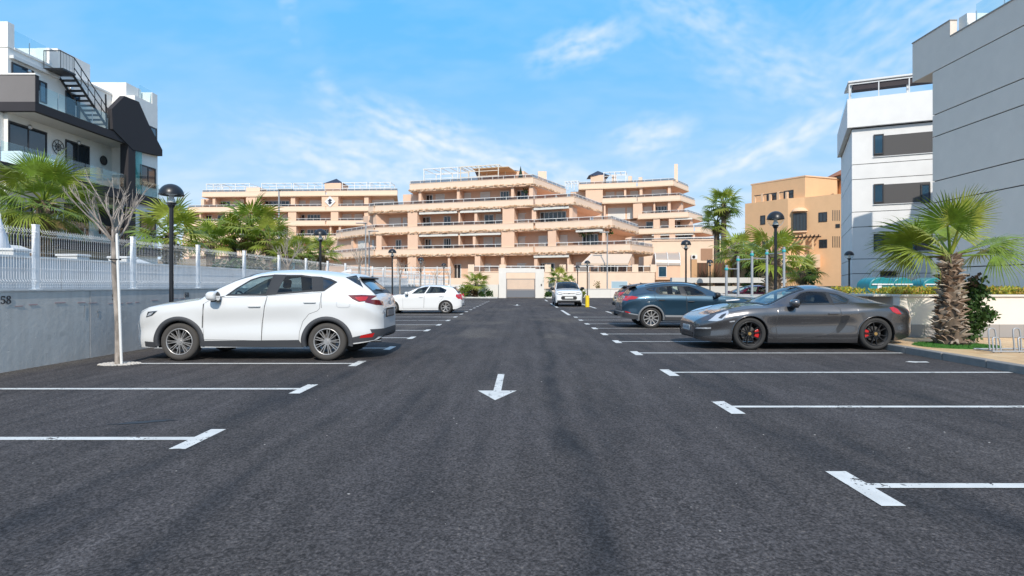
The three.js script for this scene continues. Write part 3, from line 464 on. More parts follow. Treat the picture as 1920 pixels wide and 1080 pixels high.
// ---------------------------------------------------------------- ochre flats
{
  const b = thing('ochre_flats', 'ochre rendered block of flats with wooden pergola beyond the palms', 'building', [34, 0, 70]), O = wall(0.82, 0.50, 0.27), O2 = wall(0.85, 0.56, 0.35);
  const V0 = [28.25, 73], V1 = [31.6, 68.5], V2 = [33.2, 67.7], V3 = [37, 64.0], back = [[48, 76], [36, 84]];
  prism(b, 'wall', O, [V0, V1, V2, V3, ...back], 0, 11.7);
  const U0 = [29.4, 73.8], U1 = [33.4, 68], U2 = [38.1, 69.7]; prism(b, 'upper_wall', O, [U0, U1, U2, [42, 76], [36, 82]], 11.7, 14.2); prism(b, 'roof_coping', O2, [[29.3, 73.9], [33.4, 67.9], [38.2, 69.6], [42.1, 76], [36, 82.1]], 14.2, 14.35);
  const FL = new Facade(V0, V1), FM = new Facade(V1, V2), FR = new Facade(V2, V3), FU = new Facade(U0, U1), w = { frame: M.frameDark, pane: M.paneDark, fr: 0.1 };
  FU.window(b, 1438, 362, 1456, 378, { ...w, bars: 1 }); FU.window(b, 1470, 357, 1488, 374, { ...w, bars: 1 });
  FL.window(b, 1426, 404, 1435, 421, w); FL.window(b, 1430, 452, 1440, 470, w); 
  const FM2 = new Facade([31.7, 68.3], [33.6, 67.5]); { const p = part(b, 'bay_roof', new THREE.SphereGeometry(1, 24, 8, 0, Math.PI * 2, 0, Math.PI / 2).scale(0.95, 0.5, 0.7), O2); p.position.copy(FM.pt(FM.s(1500), FM.y(1500, 397))); place(b, p); }
  FM.window(b, 1487, 400, 1513, 433, { ...w, off: 0.25, bars: 3, deep: 0.12 }); FM.rect(b, 'bay_base', O2, 1487, 433, 1513, 436, 0, 0.35);
  FR.window(b, 1535, 398, 1551, 416, { ...w, bars: 1 }); FR.window(b, 1536, 449, 1551, 465, { ...w, bars: 1 }); FR.window(b, 1567, 420, 1575, 427, w);
  for (let i = 0; i < 4; i++) for (const [a, c] of [[394, 414], [443, 464]]) FR.rect(b, 'slot_shade', M.paneDark, 1561 + i * 4, a, 1562.3 + i * 4, c, 0, 0.02);  // dark flat strips standing for the shade inside wall slots
  // balcony and pergola
  FM.box(b, 'balcony', O2, -1.5, 3.4, 3.4, 4.9, 0, 1.4); for (const px of [1508, 1524]) FM.rect(b, 'pergola_post', O, px - 2, 440, px + 2, 470, 0.9, 1.2);
  for (let i = 0; i < 9; i++) FM.box(b, 'pergola_beam', std(0.09, 0.05, 0.03, 0.8), -0.2 + i * 0.42, -0.06 + i * 0.42, 7.0, 7.16, 0, 1.7);
  FM.box(b, 'pergola_rail', std(0.09, 0.05, 0.03, 0.8), -0.3, 3.5, 6.85, 7.0, 1.2, 1.35); FL.box(b, 'roof_terrace_rail', std(0.05, 0.04, 0.035, 0.6), 1.2, 5.3, 12.5, 12.6, -0.2, -0.1); for (let i = 0; i < 5; i++) FL.box(b, 'roof_terrace_pier', O2, 1.1 + i * 1.05, 1.35 + i * 1.05, 11.7, 12.5 + (i % 2) * 0.2, -0.28, -0.02);
  const R = std(0.40, 0.16, 0.085, 0.85, { map: T.tiles }); const r = part(b, 'tiled_roof', new THREE.ConeGeometry(4.2, 1.8, 4).rotateY(Math.PI / 4), R); r.position.set(41.2, 15.6, -72); place(b, r); box(b, 'roof_room', O2, 38.9, 43.5, 11.7, 14.8, 70, 74); FR.box(b, 'roof_canopy', std(0.05, 0.035, 0.03, 0.8), 3.2, 6, 13.6, 13.85, -3.2, -0.8);
  for (const px of [1442, 1460]) FL.rect(b, 'terrace_wall', O2, px - 18, 486, px + 2, 500, 0, 1.6);
  for (let i = 0; i < 10; i++) { const tl = part(b, 'roof_tile', new THREE.CylinderGeometry(0.12, 0.14, 1.4, 8).rotateX(-1.1), R); tl.position.copy(FL.pt(0.3 + i * 0.42, 4.35, 1.3)); place(b, tl); }
  for (const [a, c] of [[1404, 1418], [1424, 1440], [1456, 1470]]) FL.window(b, a, 499, c, 530, { ...w, name: 'glazed_door', bars: 1 });
}
// ---------------------------------------------------------------- salmon terraced flats
const M_pink = wall(0.85, 0.575, 0.41), M_pinkBand = wall(0.87, 0.66, 0.50), M_edge = [std(0.60, 0.41, 0.26, 0.9), std(0.46, 0.29, 0.17, 0.9), std(0.70, 0.53, 0.38, 0.9)], M_railG = glassM(0.62, 0.60, 0.60);
const M_navy = std(0.02, 0.025, 0.05, 0.6);
function onLine(line, px) { for (let i = 0; i + 1 < line.length; i++) { const F = new Facade(line[i], line[i + 1]), s = F.s(px); if (s >= -1e-6 && s <= F.len + 1e-6) return [F.A[0] + s * F.d[0], F.A[1] + s * F.d[1]]; } return null; }
function cutLine(line, px0, px1) { const out = [onLine(line, px0) ?? line[0]]; for (const p of line) { const px = VX + p[0] / p[1] * FOC; if (px > px0 + 0.5 && px < px1 - 0.5) out.push(p); } out.push(onLine(line, px1) ?? line.at(-1)); return out; }
function terraces(b, line, floors, o) {
  const back = o.back ?? [-1.4, 2.4], deep = o.deep ?? 14, R = rng(o.seed ?? 3);
  floors.forEach((f, k) => {
    const L = cutLine(line, f.px[0], f.px[1]); if (f.side) L.push(f.side);
    const top = f.y, bot = f.y - (o.band ?? 1.05), prev = k ? floors[k - 1].y : o.base, shift = (p, t = 1) => [p[0] + back[0] * t, p[1] + back[1] * t];
    const far = [[L.at(-1)[0] + back[0] * 2, L.at(-1)[1] + deep], [L[0][0] + 1, L[0][1] + deep]];
    prism(b, 'terrace_slab', M_pink, [...L, ...far], bot, bot + 0.3);
    // back wall of the storey below this slab
    const Lw = L.map((p, i) => shift(p, 1)), wy0 = k ? prev - 0.75 : o.base - 0.5; prism(b, 'storey_wall', M_pink, [...Lw, ...far], wy0, bot);
    for (let i = 0; i + 1 < L.length; i++) {
      const F = new Facade(L[i], L[i + 1]); F.box(b, 'parapet', M_pinkBand, i ? 0.26 : 0, F.len, bot + 0.3, top, -0.25, 0.02); F.box(b, 'parapet_cap', M_pinkBand, 0, F.len, top, top + 0.05, -0.29, 0.06);
      // a ragged row of stones along the foot of the parapet
      const list = [[], [], []]; const step = o.step ?? 0.3; for (let s = 0; s < F.len; s += step * (0.7 + 0.6 * R())) { const g = new THREE.BoxGeometry(step * (0.6 + 0.6 * R()), 0.10 + 0.16 * R(), 0.14 + 0.10 * R()); g.rotateZ((R() - 0.5) * 0.5); g.rotateY(F.turn + (R() - 0.5) * 0.4); const p = F.pt(s, bot + 0.14 + 0.16 * R(), 0.04); g.translate(p.x, p.y, p.z); list[Math.floor(R() * 3)].push(g); }
      if (!o.plain) list.forEach((l, q) => { if (l.length) { const m = part(b, 'stone_edging', merge(l), M_edge[q]); m.userData.kind = 'stuff'; place(b, m); } }); else F.box(b, 'tile_edging', M_edge[2], 0, F.len, bot + 0.02, bot + 0.28, 0.021, 0.14);
      // rail on the parapet
      if (f.rail !== 0) { F.box(b, 'handrail', M.frameWhite, 0, F.len, top + 0.42, top + 0.48, -0.14, -0.08); F.box(b, 'rail_glass', M_railG, 0, F.len, top + 0.08, top + 0.40, -0.12, -0.10); for (let s = 0.05; s < F.len; s += 1.5) F.box(b, 'rail_post', M.frameWhite, s, s + 0.05, top + 0.05, top + 0.42, -0.14, -0.09); }
    }
    const st = f.store; if (!st) return;
    const y0 = k ? prev - 0.74 : o.base, FW = (px) => { for (let i = 0; i + 1 < Lw.length; i++) { const F = new Facade(Lw[i], Lw[i + 1]), s = F.s(px); if (s >= -0.2 && s <= F.len + 0.2) return F; } return new Facade(Lw[0], Lw[1]); }, FF = (px) => { for (let i = 0; i + 1 < L.length; i++) { const F = new Facade(L[i], L[i + 1]), s = F.s(px); if (s >= -0.2 && s <= F.len + 0.2) return F; } return new Facade(L[0], L[1]); };
    for (const [a, c] of st.pier ?? []) { const F = FF((a + c) / 2); F.box(b, 'pier', M_pink, F.s(a), F.s(c), y0, bot, -2.35, c - a > 8 ? -0.05 : -0.3); }
    for (const [a, c, kind, up, lo] of st.win ?? []) {
      const F = FW((a + c) / 2), h = Math.min(2.15, bot - prev - 0.15 + (prev - y0)), yy0 = y0 + 0.05 + (lo ?? 0), yy1 = y0 + h + 0.15;
      F.win(b, F.s(a), F.s(c), yy0, Math.min(yy1, bot - 0.12), { frame: M.frameWhite, pane: kind === 'g' ? M.paneDark : M.paneDark, bars: kind === 'g' ? Math.max(1, Math.round((c - a) / 9)) : (R() > 0.5 ? 1 : 0), shutter: kind === 's' ? 1 : kind === 'h' ? 0.45 : 0, fr: 0.11, off: 0.01 });
    }
    for (const [a, c] of st.awning ?? []) { const F = FF((a + c) / 2), s0 = F.s(a), s1 = F.s(c); F.box(b, 'awning', M.shutter, s0, s1, bot - 0.35, bot - 0.06, -0.5, -0.1); }
    for (const [a] of st.plant ?? []) { const F = FF(a); const m = part(b, 'potted_plant', leafBall(60, 0.45, 0.22, 31 + a), M_bush); m.position.copy(F.pt(F.s(a), top - 1.9, -0.9)); place(b, m); }
  });
}
function terraceSet(label, F, s, y, o, seed) {                     // a small table with two chairs
  const g = new THREE.Group(); g.name = numbered('terrace_table_set'); const p = F.pt(s, y, o); g.position.copy(p); g.rotation.y = seed; scene.add(g); tag(g, label, 'garden furniture', 'garden furniture on the salmon terraces');
  part(g, 'table_top', new THREE.CylinderGeometry(0.45, 0.45, 0.04, 18).translate(0, 0.74, 0), M.white); part(g, 'table_leg', rodG(V(0, 0, 0), V(0, 0.72, 0), 0.05), M.white);
  for (const k of [-1, 1]) { part(g, 'chair_seat', boxG(0.42, 0.06, 0.42), M.white).position.set(k * 0.75, 0.45, 0); part(g, 'chair_back', boxG(0.05, 0.55, 0.42), M.white).position.set(k * 0.96, 0.72, 0); for (const [dx, dz] of [[-0.18, -0.18], [-0.18, 0.18], [0.18, -0.18], [0.18, 0.18]]) part(g, 'chair_leg', boxG(0.04, 0.42, 0.04), M.white).position.set(k * 0.75 + dx, 0.21, dz); }
}
function roofFrame(b, F, s0, s1, y0, y1, o0, o1, mat = M.frameWhite, bars = 4) {
  const t = 0.12; for (const s of [s0, (s0 + s1) / 2, s1]) for (const o of [o0, o1]) F.box(b, 'roof_frame_post', mat, s - t / 2, s + t / 2, y0, y1, o - t / 2, o + t / 2);
  for (const o of [o0, o1]) F.box(b, 'roof_frame_beam', mat, s0 - t, s1 + t, y1, y1 + t, o - t / 2, o + t / 2); for (let i = 0; i <= bars; i++) { const s = lerp(s0, s1, i / bars); F.box(b, 'roof_frame_beam', mat, s - 0.04, s + 0.04, y1 + 0.02, y1 + 0.1, Math.min(o0, o1) + t / 2, Math.max(o0, o1) - t / 2); }
  for (const y of [lerp(y0, y1, 0.35), lerp(y0, y1, 0.68)]) F.box(b, 'roof_frame_rail', mat, s0 + t, s1 - t, y - 0.04, y + 0.04, o0 - 0.03, o0 + 0.03);
}
{ // middle wing
  const b = thing('salmon_flats', 'stepped salmon block of flats straight ahead, the nearest of the salmon ones', 'building', [-5, 1, 78]);
  const line = [[-35, 96], [-27.6, 88], [-20.9, 81], [1.45, 74.5], [13.3, 69.6]];
  terraces(b, line, [
    { px: [600, 1182], y: 6.33, side: [17.2, 75.6], store: { pier: [[735, 742], [764, 780], [838, 842], [890, 900], [938, 944], [1000, 1006], [1062, 1066], [1112, 1120], [1168, 1182]], win: [[758, 772, 'g', 0, 0.9], [850, 865, 'd'], [898, 920, 's'], [970, 992, 's'], [1010, 1040, 'g'], [1080, 1105, 's'], [1124, 1160, 'g']], awning: [[1000, 1066]] } },
    { px: [630, 1148], y: 9.43, side: [16.3, 80.7], store: { pier: [[655, 659], [705, 715], [764, 783], [858, 861], [885, 890], [940, 964], [1027, 1042], [1128, 1133]], win: [[672, 684, 's'], [698, 702, 'd'], [742, 753, 'g'], [797, 809, 'd'], [832, 846, 'g'], [907, 924, 's'], [928, 940, 's'], [970, 990, 's'], [1010, 1026, 's'], [1044, 1064, 's'], [1092, 1122, 'g']], awning: [[785, 858], [862, 938], [1079, 1130]], plant: [[1088], [1104], [1126], [1140]] } },
    { px: [691, 1077], y: 12.5, side: [11.3, 81.3], store: { pier: [[696, 702], [764, 782], [858, 861], [888, 893], [942, 964], [996, 1004], [1066, 1072]], win: [[727, 752, 's'], [756, 763, 's'], [790, 808, 'd'], [832, 846, 'd'], [908, 926, 'd'], [930, 941, 's'], [970, 990, 's'], [1013, 1062, 'g']], awning: [[785, 856], [862, 938], [1000, 1066]] } },
    { px: [768, 1000], y: 15.3, side: [6.4, 84], store: { pier: [[783, 788], [855, 860], [957, 962], [991, 998]], win: [[787, 812, 'g'], [817, 834, 's'], [871, 883, 's'], [901, 919, 's'], [938, 955, 'g'], [963, 990, 'g']], plant: [[982]] } },
  ], { base: 2.0, seed: 5 });
  const F = new Facade(line[2], line[3]), F2 = new Facade([1.45, 74.5], [6.4, 84]);
  roofFrame(b, F, F.s(792), F.s(856), 15.3, 17.3, -0.5, -4.5); roofFrame(b, F, F.s(858), F.s(930), 15.3, 17.4, -1.0, -4.0, std(0.66, 0.6, 0.5, 0.7), 8);
  F.box(b, 'penthouse', M_pink, F.s(870), F.s(962), 15.3, 17.3, -13, -5.2); { const r = part(b, 'penthouse_roof', new THREE.ConeGeometry(4.5, 1.2, 4).rotateY(Math.PI / 4), M_navy); r.position.set(-3.5, 18.0, -84); place(b, r); }
  F.box(b, 'reed_awning', std(0.5, 0.33, 0.18, 0.9), F.s(880), F.s(948), 17.1, 17.2, -5.5, -1.2); box(b, 'chimney', M_pinkBand, 2.2, 3.4, 15.3, 17.2, 80, 81.2); box(b, 'chimney', M_pinkBand, -1.2, -0.2, 15.3, 17.8, 83, 84);
  const cy = part(b, 'potted_cypress', new THREE.ConeGeometry(0.35, 1.7, 9), std(0.012, 0.03, 0.014, 0.9)); cy.position.set(-0.2, 16.4, -76.5); place(b, cy);
  void F2; const F3 = new Facade(line[3], line[4]); [[1095, 5.6, 'white table set on the first terrace below the plants'], [1060, 8.7, 'white table set on the second salmon terrace, right part'], [1030, 11.8, 'white table set on the third salmon terrace']].forEach(([px, y, l], i) => terraceSet(l, F3, F3.s(px), y, -1.2, i)); [[900, 8.7, 'white table set on the second salmon terrace, middle'], [810, 5.6, 'white table set on the first salmon terrace, left part']].forEach(([px, y, l], i) => terraceSet(l, F, F.s(px), y, -1.2, i + 0.5));
}
{ // far left wing
  const b = thing('salmon_flats', 'long salmon block of flats far left beyond the palm clump', 'building', [-47, 4, 122]);
  const line = [[-70, 118.5], [-40, 117], [-22, 116]];
  terraces(b, line, [
    { px: [342, 720], y: 8.4, rail: 0, store: { pier: [[395, 413], [470, 480], [540, 555], [610, 620]], win: [[420, 440, 's'], [560, 580, 'd'], [640, 660, 's']] } },
    { px: [342, 720], y: 11.4, store: { pier: [[395, 413], [488, 492], [540, 555], [617, 622], [634, 638]], win: [[381, 394, 's'], [440, 456, 'd'], [500, 520, 'd'], [558, 569, 's'], [581, 593, 'd'], [642, 660, 'g'], [665, 680, 's']], awning: [[560, 602], [622, 680]] } },
    { px: [345, 722], y: 14.5, store: { pier: [[370, 374], [422, 440], [487, 490], [540, 555], [617, 620], [634, 638], [682, 700]], win: [[376, 398, 'g'], [408, 421, 'd'], [441, 457, 'd'], [469, 487, 'd'], [502, 518, 's'], [527, 539, 's'], [559, 572, 'd'], [576, 601, 'g'], [608, 616, 'g'], [642, 659, 's'], [665, 680, 's']] } },
    { px: [352, 738], y: 17.4, store: { pier: [[372, 375], [422, 440], [487, 490], [540, 555], [620, 634], [682, 690]], win: [[376, 398, 'd'], [408, 421, 'd'], [441, 457, 'd'], [469, 487, 'd'], [502, 518, 's'], [527, 539, 's'], [559, 572, 'd'], [576, 601, 'g'], [642, 659, 's'], [665, 680, 's']] } },
    { px: [379, 745], y: 20.5, store: { pier: [[397, 402], [461, 487], [544, 552], [603, 634], [682, 690]], win: [[403, 432, 'g'], [438, 452, 's'], [489, 543, 'g'], [557, 573, 's'], [581, 602, 's'], [643, 660, 's'], [665, 681, 's'], [698, 738, 's']] } },
  ], { base: 4.5, seed: 9, plain: 1 });
  const F = new Facade(line[0], line[2]); for (const [a, c] of [[384, 410], [413, 465], [488, 544], [548, 602], [640, 686], [692, 730]]) roofFrame(b, F, F.s(a), F.s(c), 20.6, 22.2, -0.6, -4, M.frameWhite, 3);
  F.box(b, 'roof_tower', M_pink, F.s(605), F.s(636), 20.5, 22.3, -5, -1); const r = part(b, 'tower_roof', new THREE.ConeGeometry(2.8, 1.3, 4).rotateY(Math.PI / 4), M_navy); r.position.copy(F.pt(F.s(620.5), 22.9, -3)); place(b, r);
  F.box(b, 'wall_block', M_pinkBand, F.s(461), F.s(487), 20.5, 21.4, -3, -0.1);
  const cx = F.s(619), cyy = F.y(619, 378), dia = (k) => [[cx - k, cyy], [cx, cyy - k], [cx + k, cyy], [cx, cyy + k]]; place(b, part(b, 'emblem_plate', extrude(F, dia(1.1), 0.0, 0.1), M.frameWhite)); const em = place(b, part(b, 'emblem', extrude(F, [[cx - 0.5, cyy + 0.1], [cx - 0.1, cyy - 0.05], [cx - 0.4, cyy - 0.3], [cx, cyy - 0.6], [cx + 0.45, cyy - 0.2], [cx + 0.1, cyy], [cx + 0.45, cyy + 0.25], [cx, cyy + 0.6]], 0.1, 0.16), M_navy)); void em;
  for (const px of [370, 445]) F.box(b, 'chimney', M_pinkBand, F.s(px), F.s(px + 6), 17.4, 19.2, -2, -1.2);
}
{ // far right wing
  const b = thing('salmon_flats', 'salmon block of flats behind the tall palms with stepped roof corner', 'building', [25, 4, 116]);
  const line = [[8, 114], [22, 111], [32, 107.5], [38, 106]];
  terraces(b, line, [
    { px: [1150, 1338], y: 9.9, side: [41, 114], rail: 1, store: { pier: [[1225, 1240], [1282, 1296]], win: [] } },
    { px: [1190, 1316], y: 12.2, side: [38, 114], store: { pier: [[1226, 1238], [1255, 1266], [1299, 1303]], win: [[1205, 1224, 's'], [1238, 1252, 's'], [1270, 1297, 'g']], awning: [[1222, 1300]] } },
    { px: [1196, 1290], y: 15.1, side: [36, 115], store: { pier: [[1225, 1237], [1254, 1265], [1298, 1302]], win: [[1211, 1225, 'd'], [1237, 1252, 's'], [1268, 1286, 'g']], awning: [[1262, 1298]] } },
    { px: [1129, 1275], y: 18.3, side: [34.5, 115], store: { pier: [[1132, 1135], [1187, 1204], [1225, 1228], [1252, 1257], [1280, 1284]], win: [[1140, 1172, 's'], [1176, 1186, 's'], [1207, 1222, 's'], [1228, 1251, 'g'], [1258, 1272, 'g']] } },
    { px: [1085, 1262], y: 21.2, side: [33.5, 116], store: { pier: [[1098, 1107], [1107, 1130], [1170, 1174], [1199, 1204], [1252, 1257]], win: [[1136, 1152, 's'], [1156, 1169, 's'], [1182, 1197, 's'], [1222, 1250, 's']] } },
  ], { base: 7, seed: 13, plain: 1 });
  const F = new Facade(line[0], line[2]); F.box(b, 'roof_tower', M_pink, F.s(1106), F.s(1130), 21.2, 23.0, -5, -1); const r = part(b, 'tower_roof', new THREE.ConeGeometry(2.9, 1.3, 4).rotateY(Math.PI / 4), M_navy); r.position.copy(F.pt(F.s(1117), 23.6, -3)); place(b, r);
  roofFrame(b, F, F.s(1131), F.s(1172), 21.2, 23.4, -1, -4); roofFrame(b, F, F.s(1058), F.s(1082), 20.6, 22, -1, -4); for (const [px, h] of [[1145, 1.9], [1176, 1.5], [1196, 1.2], [1264, 3.4]]) F.box(b, 'chimney', M_pinkBand, F.s(px), F.s(px + 7), 21.2, 21.2 + h, -3, -2);
}
{ // lower annex with glazed arch and air conditioners
  const b = thing('salmon_annex', 'low salmon annex with a curved glazed lean-to and three air conditioners', 'building', [27, 1, 92]), F = new Facade([19, 88], [33, 86]);
  prism(b, 'wall', M_pinkBand, [[18.6, 88.1], [33, 86], [34, 96], [19, 96]], 1, 8.1);
  F.rect(b, 'parapet_cap', M_pinkBand, 1222, 449, 1338, 451, -0.3, 0.15); F.box(b, 'handrail', M.frameWhite, F.s(1222), F.s(1338), 8.5, 8.58, -0.1, 0); F.box(b, 'rail_glass', M_railG, F.s(1222), F.s(1338), 8.15, 8.48, -0.08, -0.04);
  const s0 = F.s(1227), s1 = F.s(1272), P = [], I = []; const n = 10; for (let i = 0; i <= n; i++) { const a = i / n * Math.PI / 2; for (const s of [s0, s1]) { const p = F.pt(s, 4.3 + 2.0 * Math.sin(a), 0.2 + 2.0 * Math.cos(a)); P.push(p.x, p.y, p.z); } if (i) { const a0 = (i - 1) * 2; I.push(a0, a0 + 1, a0 + 2, a0 + 1, a0 + 3, a0 + 2); } } place(b, part(b, 'curved_glazing', meshG(P, I), std(0.42, 0.36, 0.31, 0.25, { metalness: 0.1 })));
  for (const s of [s0, (s0 + s1) / 2, s1]) { const pts = []; for (let i = 0; i <= n; i++) { const a = i / n * Math.PI / 2; pts.push(F.pt(s, 4.3 + 2.03 * Math.sin(a), 0.2 + 2.03 * Math.cos(a))); } place(b, part(b, 'glazing_rib', tubeG(pts, 0.07, 12, 6), M.frameWhite)); }
  F.box(b, 'lean_to_wall', M_pink, s0, s1, 2.2, 4.3, 0.3, 2.1); F.win(b, s0 + 0.4, s0 + 1.6, 2.6, 4.2, { off: 2.11, pane: M.paneBlue });
  for (let i = 0; i < 3; i++) { const y = F.y(1300, 479 + i * 8); const g = new THREE.Group(); g.name = 'air_conditioner'; b.add(g); g.position.copy(F.pt(F.s(1301), y - 0.25, 0.2)); place(b, g); part(g, 'casing', boxG(0.9, 0.6, 0.35), M.frameWhite); part(g, 'fan_grille', new THREE.CylinderGeometry(0.24, 0.24, 0.02, 20).rotateX(Math.PI / 2).translate(-0.1, 0, 0.185), M.blackMatt); }
  F.rect(b, 'recess_shade', wall(0.42, 0.25, 0.16), 1314, 466, 1336, 488, 0, 0.04);  // flat darker panel: the shade of a recess put into its colour
}
// ---------------------------------------------------------------- cars
const CARS = [];

function pchip(pts) {                                          // smooth, never overshooting curve through [[x, y], ...]
  const n = pts.length, x = pts.map((p) => p[0]), y = pts.map((p) => p[1]), d = [], m = [];
  for (let i = 0; i < n - 1; i++) d.push((y[i + 1] - y[i]) / Math.max(1e-6, x[i + 1] - x[i]));
  m[0] = d[0]; m[n - 1] = d[n - 2];
  for (let i = 1; i < n - 1; i++) m[i] = d[i - 1] * d[i] <= 0 ? 0 : 2 / (1 / d[i - 1] + 1 / d[i]);
  return (q) => {
    if (q <= x[0]) return y[0]; if (q >= x[n - 1]) return y[n - 1];
    let i = 0; while (q > x[i + 1]) i++;
    const h = x[i + 1] - x[i], t = (q - x[i]) / h, t2 = t * t, t3 = t2 * t;
    return (2 * t3 - 3 * t2 + 1) * y[i] + (t3 - 2 * t2 + t) * h * m[i] + (-2 * t3 + 3 * t2) * y[i + 1] + (t3 - t2) * h * m[i + 1];
  };
}
const inPoly = (p, x, y) => { let c = false; for (let i = 0, j = p.length - 1; i < p.length; j = i++) { const [a, b] = p[i], [u, v] = p[j]; if (b > y !== v > y && x < (u - a) * (y - b) / (v - b) + a) c = !c; } return c; };
const MC = {
  trim: std(0.02, 0.021, 0.023, 0.45), clad: std(0.045, 0.047, 0.052, 0.65), under: std(0.03, 0.03, 0.031, 0.9), seam: std(0.06, 0.06, 0.06, 0.8), tyre: std(0.030, 0.029, 0.028, 0.85), tyreDusty: std(0.06, 0.055, 0.05, 0.92),
  glass: glassM(0.80, 0.90, 0.87), tint: glassM(0.42, 0.48, 0.47), rearGlass: phys(0.012, 0.02, 0.03, 0.03, { clearcoat: 1 }), seat: std(0.03, 0.03, 0.032, 0.7), seatGrey: std(0.10, 0.10, 0.10, 0.8),
  barrel: std(0.07, 0.068, 0.066, 0.5, { metalness: 0.4 }), alloy: std(0.48, 0.465, 0.45, 0.35, { metalness: 0.65 }), alloyDark: std(0.018, 0.018, 0.02, 0.35, { metalness: 0.4 }), disc: std(0.13, 0.125, 0.12, 0.5, { metalness: 0.7 }), red: phys(0.42, 0.012, 0.012, 0.15, { clearcoat: 1 }), redDark: phys(0.12, 0.008, 0.01, 0.1, { clearcoat: 1 }),
  caliper: std(0.48, 0.012, 0.012, 0.35), lamp: phys(0.55, 0.57, 0.6, 0.08, { clearcoat: 1, metalness: 0.4 }), lampDark: phys(0.03, 0.032, 0.036, 0.08, { clearcoat: 1 }), chrome: std(0.62, 0.62, 0.62, 0.15, { metalness: 1 }), plate: std(0.72, 0.72, 0.70, 0.5), plateGrey: std(0.16, 0.16, 0.17, 0.5), silver: std(0.45, 0.46, 0.47, 0.35, { metalness: 0.6 }), gold: std(0.28, 0.17, 0.05, 0.4),
};
function plateMat() {                                          // the photograph shows only blurred marks on the plate
  const c = document.createElement('canvas'); c.width = 256; c.height = 56; const k = c.getContext('2d');
  k.fillStyle = '#b9bcbd'; k.fillRect(0, 0, 256, 56); k.fillStyle = '#6f7a80'; for (const [x, w, y, h] of [[26, 24, 14, 30], [58, 20, 20, 24], [88, 26, 12, 28], [124, 18, 24, 18], [164, 20, 16, 30]]) k.fillRect(x, y, w, h); k.fillStyle = '#26292c'; k.fillRect(204, 12, 20, 32);
  const t = new THREE.CanvasTexture(c); t.colorSpace = THREE.SRGBColorSpace; return std(1, 1, 1, 0.45, { map: t });
}
